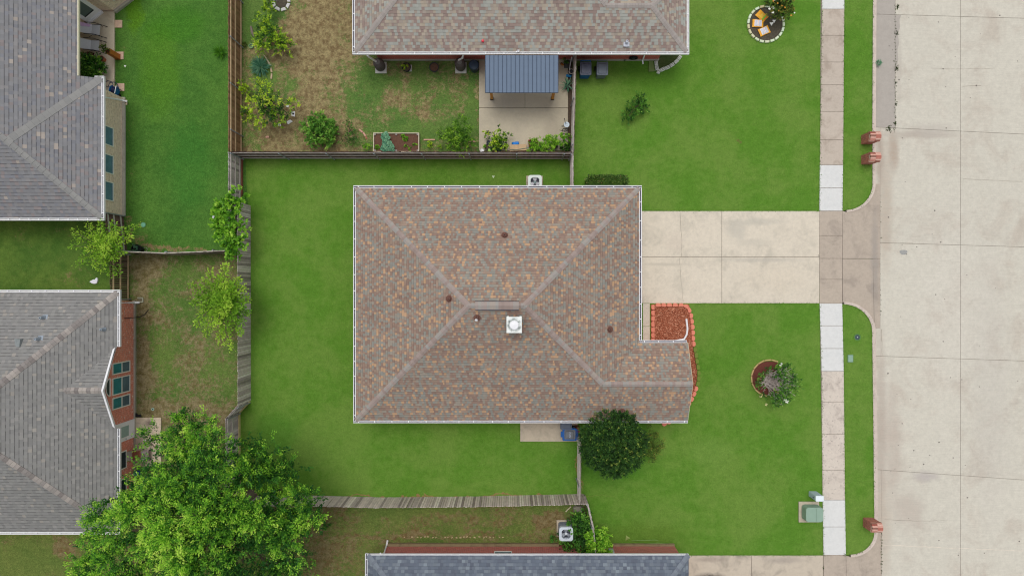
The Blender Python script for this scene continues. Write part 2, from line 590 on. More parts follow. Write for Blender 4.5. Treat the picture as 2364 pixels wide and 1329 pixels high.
sheet("ground", [(-260, -260), (260, -260), (260, 260), (-260, 260)], -0.16, M_FAR, px=False)
LZ = 0.0
sheet("front_lawn", [(566, 362), (1320, 362), (1322, 100), (1322, -900), (1897, -900), (1897, 0), (1893, 380), (1891, 487), (1892, 700), (1896, 856), (1899, 1153), (1901, 1283),
                     (1366, 1283), (1366, 1256), (1352, 1150), (552, 1150), (552, 950), (572, 940), (572, 470)], LZ, M_MAIN)
sheet("back_lawn", [(556, -900), (1322, -900), (1320, 362), (556, 362)], LZ, M_BACK)
sheet("side_lawn", [(-1500, -900), (556, -900), (556, 362), (566, 362), (572, 470), (572, 583), (-1500, 583)], LZ, M_LEFT)
sheet("strip_lawn", [(-1500, 500), (284, 500), (296, 583), (296, 690), (-1500, 690)], LZ + 0.004, M_STRIP)
sheet("rear_lawn", [(-1500, 583), (572, 583), (572, 940), (552, 950), (552, 1150), (-1500, 1150)], LZ, M_MID)
sheet("lower_lawn", [(-1500, 1150), (1352, 1150), (1366, 1256), (1366, 2200), (-1500, 2200)], LZ, M_BOT)
V1 = [(1948, -900), (1948, 0), (1945, 380), (1944, 487), (1952, 485)] + K1i[::-1]
sheet("verge_lawn", V1, LZ, M_MAINB)
V2 = [(1944, 702), (1947, 856), (1950, 1153), (1952, 1280), (1960, 1279)] + K2i[::-1]
sheet("verge_lawn", V2, LZ, M_MAINB)

# kerbs
M_KERB = m_concrete("kerb concrete", S(206, 192, 180), S(176, 160, 150), 0.6, 0.15, 1.4)
for Ki, Ko in ((K1i, K1o), (K2i, K2o)):
    mb = MB()
    n = len(Ki)
    for i in range(n - 1):
        a, b = P(*Ki[i]), P(*Ki[i + 1])
        c, d = P(*Ko[i + 1]), P(*Ko[i])
        z1 = 0.03
        mb.prism([a, d, c, b], -0.155, z1)
    tag(mb.build("kerb", M_KERB), kind='structure')

# road slabs (real gaps over a dark filler sheet)
M_ROAD = m_concrete("road concrete", S(205, 200, 186), S(190, 180, 166), 0.75, 0.07, 0.45, 0.016, broom=0.05, lowvar=.08, spots=pxs([
    (2046, 480, 22, 200, S(182, 168, 152), .7), (2036, 1010, 16, 300, S(172, 158, 146), .7), (2062, 1020, 30, 190, S(182, 168, 156), .55), (2034, 360, 12, 90, S(172, 156, 142), .7), (2100, 1180, 50, 60, S(184, 172, 160), .7), (2130, 310, 110, 12, S(170, 158, 146), .6),
    (2150, 300, 70, 22, S(184, 176, 166), .6), (2065, 350, 16, 60, S(172, 154, 138), .8), (2200, 700, 120, 300, S(208, 202, 190), .5), (2290, 900, 60, 400, S(196, 190, 180), .4),
    (2140, 1100, 40, 16, S(168, 158, 158), .6), (2040, 1230, 30, 160, S(186, 172, 156), .6), (2078, 150, 8, 130, S(184, 176, 165), .5)]))
M_GUT = m_concrete("gutter pan concrete", S(176, 169, 160), S(162, 154, 146), 0.5, 0.05, 0.6, 0.01)
rows = [(-900, -900), (-230, -228), (31.5, 41), (293, 309), (560, 569.5), (822, 833), (1084.5, 1108), (1352, 1375), (2300, 2330)]
colsx = [(2022.5, 2220), (2220, 2480), (2480, 2800), (2800, 3100)]
def rowy(i, X):
    a, b = rows[i]
    return a + (b - a) * (X - 2030) / 334.0
road = MB()
g = 0.42   # half gap in pixels
for i in range(len(rows) - 1):
    for j, (x0, x1) in enumerate(colsx):
        xs0 = x0
        if j == 0:
            if i <= 2: xs0 = 2069
            elif i in (3, 4): xs0 = 2034
            elif i == 6: xs0 = 2023.5
            elif i >= 7: xs0 = 2036.5
        def quad(xa, xb, ya0, ya1, mm):
            road.prism([P(xa + g, ya0(xa) + g), P(xa + g, ya1(xa) - g), P(xb - g, ya1(xb) - g), P(xb - g, ya0(xb) + g)], -0.13, -0.1, mm)
        if j == 0 and i == 3:       # row with the apron edge starting part way down
            quad(2021, x1, lambda X: rowy(3, X), lambda X: 425, 0) if False else None
            quad(2034, x1, lambda X: rowy(3, X), lambda X: rowy(4, X), 0)
            quad(2020, 2034 + 2 * g - 0.2, lambda X: rowy(3, X), lambda X: 425, 0)
        elif j == 0 and i == 4:
            quad(2034, x1, lambda X: rowy(4, X), lambda X: rowy(5, X), 0)
            quad(2020, 2034 + 2 * g - 0.2, lambda X: 757, lambda X: rowy(5, X), 0)
        elif j == 0 and i in (5,):
            quad(2020, x1, lambda X: rowy(5, X), lambda X: rowy(6, X), 0)
        elif j == 0 and i == 6:
            quad(2037, x1, lambda X: rowy(6, X), lambda X: rowy(7, X), 0)
            quad(2020, 2037 + 2 * g - 0.2, lambda X: rowy(6, X), lambda X: 1213, 0)
        else:
            quad(xs0, x1, lambda X: rowy(i, X), lambda X: rowy(i + 1, X), 0)
    if i <= 2:
        road.prism([P(2018, rowy(i, 2018) + g), P(2018, rowy(i + 1, 2018) - g), P(2069 - g, rowy(i + 1, 2069) - g), P(2069 - g, rowy(i, 2069) + g)], -0.13, -0.103, 1)
tag(road.build("road", [M_ROAD, M_GUT]), kind='structure')
sheet("road_bed", [(2018, -900), (3100, -900), (3100, 2300), (2018, 2300)], -0.122, JOINT)
# repaired spot in the road
mb = MB()
bx, by = P(2088, 582)
mb.prism([(bx + (0.21 + .03 * math.sin(3 * a)) * math.cos(a), by + (0.15 + 0.02 * math.cos(2 * a)) * math.sin(a)) for a in [i * math.pi / 9 for i in range(18)]], -0.1, -0.094)
tag(mb.build("road_patch", m_plain("patch cement", S(160, 160, 156), 0.9, 0.15, 14)), kind='structure')
# grey gutter edge spill along joint
mb = MB()
edge = [(2069, 33), (2083, 34), (2079, 44), (2080, 62), (2075, 80), (2078, 98), (2074, 115), (2076, 135), (2072, 160), (2069, 165)]
mb.prism([P(*e) for e in edge], -0.102, -0.096)
tag(mb.build("road_spill", M_GUT), kind='structure')

# sidewalk
M_WALKOLD = m_concrete("old walk", S(194, 182, 168), S(166, 152, 138), 0.8, 0.22, 1.2, 0.035)
M_WALKOLD2 = m_concrete("old speckled walk", S(212, 201, 188), S(176, 164, 154), 0.7, 0.85, 1.4, 0.03)
M_WALKNEW = m_concrete("new walk", S(219, 219, 216), S(210, 212, 210), 0.5, 0, 1.2, 0.012, broom=0.012)
M_APRON = m_concrete("apron concrete", S(184, 171, 156), S(162, 150, 138), 0.85, 0.15, 1.0, 0.02, lowvar=.08, spots=pxs([(2022, 600, 12, 160, S(158, 150, 142), .8)]))
M_DRIVE = m_concrete("driveway concrete", S(214, 204, 186), S(192, 184, 168), 0.75, 0.10, 0.9, 0.02, lowvar=.07, spots=pxs([
    (1745, 512, 90, 12, S(180, 176, 164), .55), (1700, 530, 30, 30, S(180, 176, 164), .6), (1740, 560, 60, 14, S(186, 180, 166), .5), (1760, 600, 120, 7, S(184, 178, 166), .6), (1540, 610, 70, 5, S(190, 182, 166), .8), (1780, 640, 100, 40, S(214, 202, 182), .5), (1510, 505, 20, 14, S(190, 182, 166), .5),
    (1560, 560, 30, 30, S(204, 192, 176), .6)]))
def walkx(Y):
    pts = [(-900, 1898, 1949), (0, 1898, 1949), (380, 1892.5, 1946), (487, 1891.5, 1944.5), (700, 1892, 1944), (856, 1896.5, 1947.5), (1153, 1899, 1950.5), (1281, 1901, 1952.5), (2200, 1908, 1960)]
    for a, b in zip(pts, pts[1:]):
        if Y <= b[0]:
            t = (Y - a[0]) / (b[0] - a[0])
            return a[1] + t * (b[1] - a[1]), a[2] + t * (b[2] - a[2])
    return pts[-1][1:]
ys = [(-900, 0), (-840, 0), (-780, 0), (-720, 0), (-660, 0), (-600, 0), (-540, 0), (-480, 0), (-420, 0), (-360, 0), (-300, 0), (-240, 0), (-180, 0), (-120, 0), (-60, 0), (-30, 2), (21.7, 0), (82.5, 0), (144, 0), (196.5, 0), (258, 0), (323, 0), (381, 2), (434, 2), (487, 3), (544, 3), (596.6, 3), (644.7, 3), (700, 2), (751.6, 2), (804, 2),
      (856.5, 1), (927, 1), (1001, 1), (1084, 1), (1153, 2), (1215, 2), (1280, 3), (1345, 3), (1400, 0), (1460, 0), (1520, 0)]
walk = MB()
for (y0, k), (y1, _) in zip(ys, ys[1:]):
    a0, b0 = walkx(y0)
    a1, b1 = walkx(y1)
    walk.prism([P(a0, y0 + .5), P(a1, y1 - .5), P(b1, y1 - .5), P(b0, y0 + .5)], -0.05, 0.022, k)
tag(walk.build("sidewalk", [M_WALKOLD, M_WALKOLD2, M_WALKNEW, M_APRON], bevel=0.004, seg=1), kind='structure')
sheet("sidewalk_bed", [(1898, -900), (1949, -900), (1945.5, 380), (1944, 700), (1952, 1400), (1954, 1520), (1902, 1520), (1899, 1153), (1892, 700), (1893, 380)], 0.006, JOINT)

# driveway slabs
drv = MB()
for xa, xb in ((1430, 1666), (1666, 1891.5)):
    for ya, yb in ((487, 593), (593, 700)):
        drv.prism([P(xa + .5, ya + .5), P(xa + .5, yb - .5), P(xb - .5, yb - .5), P(xb - .5, ya + .5)], -0.05, 0.026, 0)
drv.prism([P(1484, 700.5), P(1484, 752.5), P(1500, 752.5), P(1500, 700.5)], -0.05, 0.024, 0)
drv.prism([P(1484, 753.5), P(1484, 800), P(1500, 800), P(1500, 753.5)], -0.05, 0.024, 0)
tag(drv.build("driveway", M_DRIVE, bevel=0.004, seg=1), kind='structure')
sheet("driveway_bed", [(1431, 488), (1431, 699), (1891.5, 699), (1891.5, 488)], 0.010, JOINT)
# apron, sloping to the road
def slab3(mb, pts, m=0):
    q = [(P(X, Y)[0], P(X, Y)[1], z) for X, Y, z in pts]
    b = [(x, y, z - 0.08) for x, y, z in q]
    n = len(q)
    fs = [tuple(range(n)), tuple(range(n, 2 * n))[::-1]] + [(i, n + i, n + (i + 1) % n, (i + 1) % n) for i in range(n)]
    a = sum(q[i][0] * q[(i + 1) % n][1] - q[(i + 1) % n][0] * q[i][1] for i in range(n))
    if a < 0: fs = [f[::-1] for f in fs]
    mb.solid(q + b, fs, m)
ap = MB()
zr = -0.098
zq = lambda X: 0.02 + (zr - 0.02) * max(0, min(1, (X - 1945) / 70.0))
north = [(x, y, zq(x)) for x, y in K1o[3:]][::-1]
slab3(ap, [(1945, 487, .02)] + north + [(2034, 424, zr), (2034, 596.2, zr), (2018, 596.2, zq(2018)), (1945, 596.2, .02)])
south = [(x, y, zq(x)) for x, y in K2o[:13]]
slab3(ap, [(1945, 597.2, .02), (2018, 597.2, zq(2018)), (2034, 597.2, zr), (2034, 757, zr), (2020, 757, zr)] + south[::-1] + [(1945, 699, .02)])
bot = [(x, y, zq(x)) for x, y in K2o[-13:]]
slab3(ap, [(1953, 1281.5, .02)] + bot[::-1] + [(2026, 1213, zr), (2037, 1213, zr), (2037, 1520, zr), (1956, 1520, .02)])
tag(ap.build("driveway_apron", M_APRON), kind='structure')
# lower neighbour's driveway
ld = MB()
for xa, xb in ((1560, 1735), (1735, 1900)):
    ld.prism([P(xa + .5, 1281), P(xa + .5, 1500), P(xb - .5, 1500), P(xb - .5, 1281)], -0.05, 0.024, 0)
M_LD = m_concrete("lower driveway concrete", S(198, 186, 168), S(164, 154, 140), 0.9, 0.15, 1.1, 0.02, spots=pxs([(1640, 1332, 50, 14, S(78, 72, 70), 1.0), (1640, 1290, 50, 8, S(160, 148, 136), .8), (1810, 1292, 60, 10, S(160, 150, 140), .7)]))
tag(ld.build("lower_driveway", M_LD), kind='structure')

# patios
M_PATIO = m_concrete("patio concrete", S(192, 182, 160), S(176, 166, 148), 0.6, 0.06, 0.9, 0.02, spots=pxs([(1275, 300, 26, 40, S(164, 152, 136), .5), (1160, 240, 60, 20, S(172, 164, 150), .5)]))
M_SLABC = m_concrete("side slab concrete", S(190, 178, 158), S(168, 158, 142), 0.8, 0.15, 1.6, 0.01)
pt = MB()
for (xa, xb, ya, yb) in ((1106, 1212, 118, 250), (1212, 1311, 118, 250), (1106, 1311, 250, 349)):
    pt.prism([P(xa + (0.3 if xa == 1212 else 0), ya + .4), P(xa + (0.3 if xa == 1212 else 0), yb - .4), P(xb - (.3 if xb == 1212 else 0), yb - .4), P(xb - (.3 if xb == 1212 else 0), ya + .4)], -0.05, 0.09)
tag(pt.build("patio", M_PATIO, bevel=0.012), kind='structure')
sheet("soil_border", [(1311, 120), (1321, 120), (1321, 349), (1311, 349)], 0.006, SOIL)
pt = MB(); pt.prism([P(1201, 960), P(1201, 1018), P(1333, 1018), P(1333, 960)], -0.05, 0.07)
tag(pt.build("side_slab", M_SLABC, bevel=0.015), kind='structure')
pt = MB(); pt.prism([P(312, 963), P(312, 1075), P(373, 1075), P(373, 963)], -0.05, 0.08)
tag(pt.build("small_patio", m_concrete("rear patio concrete", S(204, 188, 166), S(160, 144, 130), 0.9, 0.15, 1.5, 0.01, spots=pxs([(345, 975, 14, 12, S(120, 106, 100), .8)])), bevel=0.015), kind='structure')
pt = MB(); pt.prism([P(120, 28), P(120, 250), P(266, 250), P(266, 28), P(236, 28), P(206, 55), P(160, 55)], -0.05, 0.1)
tag(pt.build("covered_patio", m_concrete("porch concrete", S(208, 196, 172), S(190, 172, 148), 0.8, 0.1, 1.2, 0.01), bevel=0.015), kind='structure')
for poly in ([(865, 343), (1105, 322), (1105, 349), (990, 349)], [(1038, 322), (1105, 322), (1105, 348), (1030, 348)]):
    pass

# ---------------------------------------------------------------- houses
SL = 0.5
EH = 2.6

def roof_face(mb, pts, m=0):
    """pts[0]->pts[1] is the direction of the eave"""
    pts = [Vector(p) for p in pts]
    u = (pts[1] - pts[0]); u.z = 0; u.normalize()
    n = Vector((0, 0, 0))
    for i in range(len(pts)):
        n += pts[i].cross(pts[(i + 1) % len(pts)])
    n.normalize()
    if n.z < 0:
        pts = pts[::-1]; n = -n
    vdir = n.cross(u)
    if vdir.z < 0: vdir = -vdir
    o = Vector((0, 0, 0))
    zmin = EH
    k = zmin / max(vdir.z, 1e-6)
    mb.face(pts, uv=[((p - o).dot(u), (p.dot(vdir))) for p in pts], m=m)

def caps(mb, p0, p1, n1, n2, w=0.14, step=0.145, lift=0.014):
    p0, p1 = Vector(p0), Vector(p1)
    L = (p1 - p0).length
    d = (p1 - p0) / L
    def side(nv):
        nv = Vector(nv).normalized()
        s = nv.cross(d)
        if s.x * nv.x + s.y * nv.y < 0: s = -s
        return s.normalized()
    s1 = side(n1)
    s2 = side(n2) if n1 != n2 else -s1
    k = int(L / step)
    for i in range(k + 1):
        a = p0 + d * (i * step)
        b = p0 + d * min(L, i * step + step * 1.25)
        u0 = Vector((0, 0, lift + 0.014))
        u1 = Vector((0, 0, lift))
        ww = w * (1 + rnd.uniform(-.05, .05))
        pts = [a + s1 * ww + u0, a + u0 * 1.35, a + s2 * ww + u0, b + s1 * ww + u1, b + u1 * 1.35, b + s2 * ww + u1]
        low = [p - Vector((0, 0, 0.03)) for p in pts]
        mb.solid(pts + low, [(0, 1, 4, 3), (1, 2, 5, 4), (0, 6, 7, 1), (1, 7, 8, 2), (0, 3, 9, 6), (2, 8, 11, 5)])

CAPQ = []
def cap_line(*a, **k):
    CAPQ.append((a, k))
def cap_flush(mat, parent, org_):
    for a, k in CAPQ:
        mb = MB(org_)
        caps(mb, *a, **k)
        mb.build("ridge_cap", mat, parent)
    CAPQ.clear()

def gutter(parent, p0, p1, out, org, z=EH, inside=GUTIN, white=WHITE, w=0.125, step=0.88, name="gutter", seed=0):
    """open channel with front lip, back flange and hangers"""
    mb = MB(org)
    p0, p1, out = Vector((p0[0], p0[1], 0)), Vector((p1[0], p1[1], 0)), Vector((out[0], out[1], 0))
    L = (p1 - p0).length
    d = (p1 - p0) / L
    def bar(a0, a1, o0, o1, z0, z1, m):
        pts = []
        for zz in (z0, z1):
            for a, o in ((a0, o0), (a1, o0), (a1, o1), (a0, o1)):
                q = p0 + d * a + out * o
                pts.append((q.x, q.y, zz))
        c = (Vector(pts[1]) - Vector(pts[0])).cross(Vector(pts[3]) - Vector(pts[0])).z
        fs = [(3, 2, 1, 0), (4, 5, 6, 7), (0, 1, 5, 4), (1, 2, 6, 5), (2, 3, 7, 6), (3, 0, 4, 7)]
        if c < 0: fs = [f[::-1] for f in fs]
        mb.solid(pts, fs, m)
    bar(0, L, 0.0, 0.030, z - 0.13, z + 0.01, 0)
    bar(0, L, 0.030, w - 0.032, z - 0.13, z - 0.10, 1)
    bar(0, L, w - 0.032, w, z - 0.13, z, 0)
    bar(-0.006, 0.0, 0.0, w, z - 0.13, z, 0)
    bar(L, L + 0.006, 0.0, w, z - 0.13, z, 0)
    r = random.Random(seed)
    a = 0.25
    while a < L - 0.1:
        bar(a, a + 0.034, 0.03, w - 0.032, z - 0.03, z - 0.004, 0)
        a += step * r.uniform(0.85, 1.15)
    return mb.build(name, [white, inside], parent)

def wall_box(parent, x0, x1, y0, y1, mat, org, z1=EH - 0.1, fnd=None, name="wall"):
    mb = MB(org)
    mb.box((x0 + x1) / 2, (y0 + y1) / 2, 0.0, x1 - x0, y1 - y0, z1)
    o = mb.build(name, mat, parent)
    if fnd:
        f = MB(org)
        f.box((x0 + x1) / 2, (y0 + y1) / 2, -0.1, x1 - x0 + 0.1, y1 - y0 + 0.1, 0.28)
        f.build("foundation", fnd, parent, bevel=0.01)
    return o

def vent_pipe(parent, X, Y, org, plane, mat, cap=None, r=0.05):
    """plumbing vent with flashing; plane(x,y)->z"""
    x, y = P(X, Y, 4.2)
    for _ in range(6):
        x, y = P(X, Y, plane(x, y) + 0.1)
    z = plane(x, y)
    mb = MB(org)
    mb.lathe(x, y, [(0.17, z - 0.03), (0.17, z + 0.03), (0.11, z + 0.07), (r + .02, z + 0.12), (r + .01, z + 0.28), (r * .55, z + 0.28), (r * .55, z + 0.2)], 14)
    v = mb.build("vent_pipe", mat, parent, smooth=False)
    m2 = MB(org); m2.cyl(x, y, z + 0.19, z + 0.215, r * .55, n=10)
    m2.build("pipe_bore", BLACK, v)

def window(parent, org, c, along, nrm, w_, z0, z1, glass=GLASS, frame=FRAMEW, mull=None, glass2=None, name="window"):
    """c: centre xy on wall face; along, nrm unit 2d vectors"""
    al, nn = Vector((along[0], along[1], 0)), Vector((nrm[0], nrm[1], 0))
    base = Vector((c[0], c[1], 0))
    def bar(mb, a0, a1, z0_, z1_, o0, o1, m=0):
        pts = []
        for o in (o0, o1):
            for a, z in ((a0, z0_), (a1, z0_), (a1, z1_), (a0, z1_)):
                q = base + al * a + nn * o
                pts.append((q.x, q.y, z))
        fs = [(3, 2, 1, 0), (4, 5, 6, 7), (0, 1, 5, 4), (1, 2, 6, 5), (2, 3, 7, 6), (3, 0, 4, 7)]
        q = (Vector(pts[1]) - Vector(pts[0])).cross(Vector(pts[3]) - Vector(pts[0]))
        if q.dot(nn) < 0: fs = [f[::-1] for f in fs]
        mb.solid(pts, fs, m)
    f = MB(org)
    t = 0.05
    hw = w_ / 2
    bar(f, -hw, hw, z0 - t, z0, -.01, .05)
    bar(f, -hw, hw, z1, z1 + t, -.01, .05)
    bar(f, -hw - t, -hw, z0 - t, z1 + t, -.01, .05)
    bar(f, hw, hw + t, z0 - t, z1 + t, -.01, .05)
    if mull: bar(f, -hw, hw, mull - .025, mull + .025, -.01, .045)
    fo = f.build(name, frame, parent)
    mm = mull or z1
    gmb = MB(org)
    bar(gmb, -hw, hw, z0, mm, .0, .02)
    gmb.build("pane", glass2 or glass, fo)
    if mull:
        gmb = MB(org)
        bar(gmb, -hw, hw, mull, z1, .0, .02)
        gmb.build("pane", glass, fo)
    return fo

MAUVE, GREYG, TAN = S(134, 108, 99), S(132, 132, 124), S(178, 132, 94)
M_RF_MAIN = m_shingle("mottled brown shingle", [(0.0, S(144, 122, 110)), (0.2, S(155, 135, 120)), (0.38, S(143, 141, 133)), (0.62, S(153, 144, 132)), (0.76, S(186, 152, 122)), (0.87, S(150, 127, 114))], 0.115, line=0.36, var=.06)
M_CAP_MAIN = m_island("brown ridge cap", [(0, S(150, 134, 127)), (0.5, S(163, 147, 140)), (0.8, S(156, 154, 149)), (1, S(168, 154, 143))], 0.95, 0.08, 30)
M_RF_TOP = m_shingle("pink grey shingle", [(0.0, S(150, 132, 124)), (0.26, S(160, 149, 138)), (0.44, S(162, 163, 155)), (0.72, S(172, 160, 144)), (0.88, S(154, 137, 128))], 0.15, course=0.15, line=0.35)
M_CAP_TOP = m_island("grey ridge cap", [(0, S(156, 148, 142)), (1, S(168, 160, 154))], 0.95, 0.06, 30)
M_RF_UL = m_shingle("blue grey shingle", [(0.0, S(134, 134, 136)), (0.5, S(139, 137, 137)), (0.7, S(130, 131, 136)), (0.87, S(142, 134, 133)), (0.965, S(166, 157, 148))], 0.17, course=0.185, line=0.62, big=0.04)
M_CAP_UL = m_island("grey plain ridge cap", [(0, S(140, 140, 138)), (1, S(150, 149, 146))], 0.95, 0.04, 30)
M_RF_LL = m_shingle("warm grey shingle", [(0.0, S(136, 135, 133)), (0.55, S(140, 139, 136)), (0.8, S(144, 142, 139)), (0.95, S(156, 151, 144))], 0.16, course=0.18, line=0.62, big=0.04)
M_CAP_LL = m_island("two tone ridge cap", [(0, S(124, 117, 114)), (0.45, S(144, 138, 134)), (0.8, S(162, 154, 148)), (1, S(176, 168, 160))], 0.95, 0.06, 30)
M_RF_BOT = m_shingle("slate blue shingle", [(0.0, S(102, 110, 122)), (0.4, S(110, 118, 129)), (0.65, S(117, 125, 134)), (0.8, S(98, 104, 116)), (0.93, S(128, 137, 145))], 0.17, course=0.16, line=0.3)
M_CAP_BOT = m_island("slate ridge cap", [(0, S(112, 118, 130)), (1, S(128, 136, 145))], 0.95, 0.06, 30)
M_BR_RED = m_brick("red brick", S(236, 134, 108), S(212, 112, 92), S(230, 204, 188), S(250, 234, 218))
M_BR_DEEP = m_brick("deep red brick", S(196, 92, 76), S(168, 78, 66), S(178, 142, 128))
M_BR_PINK = m_brick("rose brick", S(208, 110, 96), S(182, 96, 86), S(206, 182, 178))
M_BR_TAN = m_brick("tan brick", S(246, 222, 198), S(228, 200, 174), S(240, 224, 208), S(186, 158, 136))
M_FND = m_concrete("foundation", S(172, 168, 154), S(150, 142, 128), 0.7, 0.2, 2)
M_FND2 = m_concrete("stained foundation", S(146, 130, 100), S(110, 98, 76), 0.8, 0.2, 2)

nE, nW, nN, nS_ = (SL, 0, 1), (-SL, 0, 1), (0, SL, 1), (0, -SL, 1)

# ---- main house
org = (-0.7, -0.85, 0)
HM = thing("house", "brick house with mottled brown hip roof and white chimney cap", "house", org)
x0, x1, y1_, y0_ = -8.0, 6.52, 5.12, -6.78
ym = (y0_ + y1_) / 2; hd = (y1_ - y0_) / 2
rz = EH + hd * SL
rl, rr = x0 + hd, x1 - hd
GY0, GY1 = y0_, -2.80          # wing
gm = (GY0 + GY1) / 2; gh = (GY1 - GY0) / 2; gz = EH + gh * SL
gx = 9.0
rb = MB(org)
roof_face(rb, [(x0, y1_, EH), (x1, y1_, EH), (rr, ym, rz), (rl, ym, rz)])
roof_face(rb, [(x0, y0_, EH), (x0, y1_, EH), (rl, ym, rz)])
roof_face(rb, [(x0, y0_, EH), (gx, y0_, EH), (gx, gm, gz), (x1 - gh, gm, gz), (rr, ym, rz), (rl, ym, rz)])
roof_face(rb, [(x1, GY1, EH), (x1, y1_, EH), (rr, ym, rz), (x1 - gh, gm, gz)])
roof_face(rb, [(x1, GY1, EH), (gx, GY1, EH), (gx, gm, gz), (x1 - gh, gm, gz)])
RM = rb.build("roof", M_RF_MAIN, HM)
cap_line((x0, y1_, EH), (rl, ym, rz), nN, nW)
cap_line((x0, y0_, EH), (rl, ym, rz), nW, nS_)
cap_line((x1, y1_, EH), (rr, ym, rz), nE, nN)
cap_line((x1 - gh, gm, gz), (rr, ym, rz), nE, nS_)
cap_line((rl, ym, rz), (rr, ym, rz), nN, nS_)
cap_line((gx, gm, gz), (x1 - gh, gm, gz), nN, nS_)
# sort out sides: use both orientations implicitly
cap_flush(M_CAP_MAIN, HM, org)
sb = MB(org)
sb.box((x0 + x1) / 2, ym, EH - 0.16, x1 - x0 - .02, y1_ - y0_ - .02, 0.12)
sb.box((x1 + gx) / 2, gm, EH - 0.165, gx - x1 - .02, GY1 - GY0 - .02, 0.12)
# gable end triangle
sb.solid([(gx - .25, GY0 + .2, EH - .04), (gx - .25, GY1 - .2, EH - .04), (gx - .25, gm, gz - .1), (gx - .3, GY0 + .2, EH - .04), (gx - .3, GY1 - .2, EH - .04), (gx - .3, gm, gz - .1)],
         [(0, 1, 2), (5, 4, 3), (0, 2, 5, 3), (1, 4, 5, 2), (0, 3, 4, 1)])
sb.build("soffit", WHITE, HM)
# rake boards of the gable
rk = MB(org)
for ya, yb in ((GY0, gm), (GY1, gm)):
    rk.tube([(gx - .015, ya, EH - .06), (gx - .015, yb, gz - .06)], 0.05, 4)
rk.build("rake_board", CREAM, HM)
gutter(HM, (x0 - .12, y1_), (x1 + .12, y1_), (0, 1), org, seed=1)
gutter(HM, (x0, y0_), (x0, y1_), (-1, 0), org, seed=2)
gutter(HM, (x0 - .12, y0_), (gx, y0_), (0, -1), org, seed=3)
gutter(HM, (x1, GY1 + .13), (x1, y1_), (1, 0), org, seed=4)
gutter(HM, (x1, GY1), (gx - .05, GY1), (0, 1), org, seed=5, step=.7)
wall_box(HM, x0 + .45, x1 - .4, y0_ + .5, y1_ - .5, M_BR_RED, org, fnd=M_FND)
wall_box(HM, x1 - .4, gx - .3, GY0 + .5, GY1 - .4, M_BR_RED, org, z1=EH - .11)
gd = MB(org)
gyc = P(0, 594)[1]
gd.box(x1 - .38, gyc, 0.03, .06, 4.8, 2.15)
for k in range(3): gd.box(x1 - .345, gyc, 0.03 + .53 * (k + 1) - .02, .012, 4.7, .03)
gd.build("garage_door", WHITE, HM)
window(HM, org, (gx - .3, -4.8), (0, 1), (1, 0), 1.7, .8, 2.1)
window(HM, org, (-7.55, 2.0), (0, 1), (-1, 0), 1.6, .9, 2.1)
window(HM, org, (-7.55, -3.4), (0, 1), (-1, 0), 1.6, .9, 2.1)
fd = MB(org); fd.box(x1 - .38, -2.15, 0.03, .06, .95, 2.05); fd.build("front_door", m_plain("door paint", S(92, 50, 44), .5), HM)
def plM(x, y):
    e = [y - y0_, y1_ - y, x - x0]
    if x <= x1: e.append(x1 - x)
    h = EH + SL * max(0, min(e))
    if y < GY1: h = max(h, EH + SL * min(y - GY0, GY1 - y)) if x > x1 - gh else h
    if x > 4.4 and y < gm: h = EH + SL * (y - y0_)
    return h
M_PIPE = m_plain("brown vent", S(112, 78, 68), .7, .1)
for X, Y in ((1165, 543), (1037, 689), (1101, 732), (1408, 760), (1436, 948)):
    vent_pipe(HM, X, Y, org, plM, M_PIPE)
rv = MB(org)
cxr = (P(1097, 703, rz)[0] + P(1198, 703, rz)[0]) / 2
Lr = P(1198, 703, rz)[0] - P(1097, 703, rz)[0]
for k in range(15):
    xx = cxr - Lr / 2 + (k + .5) * Lr / 15
    rv.solid([(xx - Lr / 30, ym - .19, rz - .01), (xx + Lr / 30, ym - .19, rz - .01), (xx + Lr / 30, ym, rz + .07), (xx - Lr / 30, ym, rz + .07), (xx + Lr / 30, ym + .19, rz - .01), (xx - Lr / 30, ym + .19, rz - .01),
              (xx - Lr / 30, ym - .19, rz - .08), (xx + Lr / 30, ym - .19, rz - .08), (xx + Lr / 30, ym + .19, rz - .08), (xx - Lr / 30, ym + .19, rz - .08)],
             [(0, 1, 2, 3), (3, 2, 4, 5), (6, 7, 1, 0), (5, 4, 8, 9), (0, 3, 5, 9, 6), (1, 7, 8, 4, 2)])
ridgev = rv.build("ridge_vent", M_CAP_MAIN, HM)
fl = MB(org)
for s in (-1, 1): fl.box(cxr, ym + s * .205, rz - .12, Lr, .028, .11)
fl.build("vent_slot", m_plain("vent dark", S(46, 50, 66), .6), ridgev)
sv = MB(org); sx, sy = P(1100, 737, 5.3); sv.lathe(sx, sy - .02, [(.06, 5.1), (.09, 5.3), (.06, 5.42), (.02, 5.46)], 10)
sv.build("metal_collar", WHITE, HM)
# chimney
cx0, cy0 = P(1187, 750, 6.3)
ch = MB(org); ch.box(cx0, cy0, 4.6, .66, .66, 1.55); CH = ch.build("chimney", m_plain("chimney boards", S(120, 84, 76), .8), HM)
cc = MB(org); cc.box(cx0, cy0, 6.15, .72, .76, .09, taper=.97)
for s in (-1, 1): cc.box(cx0 + s * .29, cy0 + .36, 6.15, .10, .09, .085)
t_ = NT("chimney cap paint"); pz = t_.pos()
q_ = t_.vmath('LENGTH', t_.vmath('MULTIPLY', t_.vmath('SUBTRACT', pz, (cx0, cy0, 0)), (1, 1, 0)), out=1)
ringm = t_.math('MULTIPLY', t_.rng(q_, .17, .26, 0, 1, True), t_.rng(q_, .28, .38, 1, 0, True))
mcap = t_.done(t_.mix(t_.math('MULTIPLY', ringm, t_.rng(t_.noise(pz, 5, 5, .7), .38, .62)), S(236, 240, 236), S(120, 130, 128)), .5)
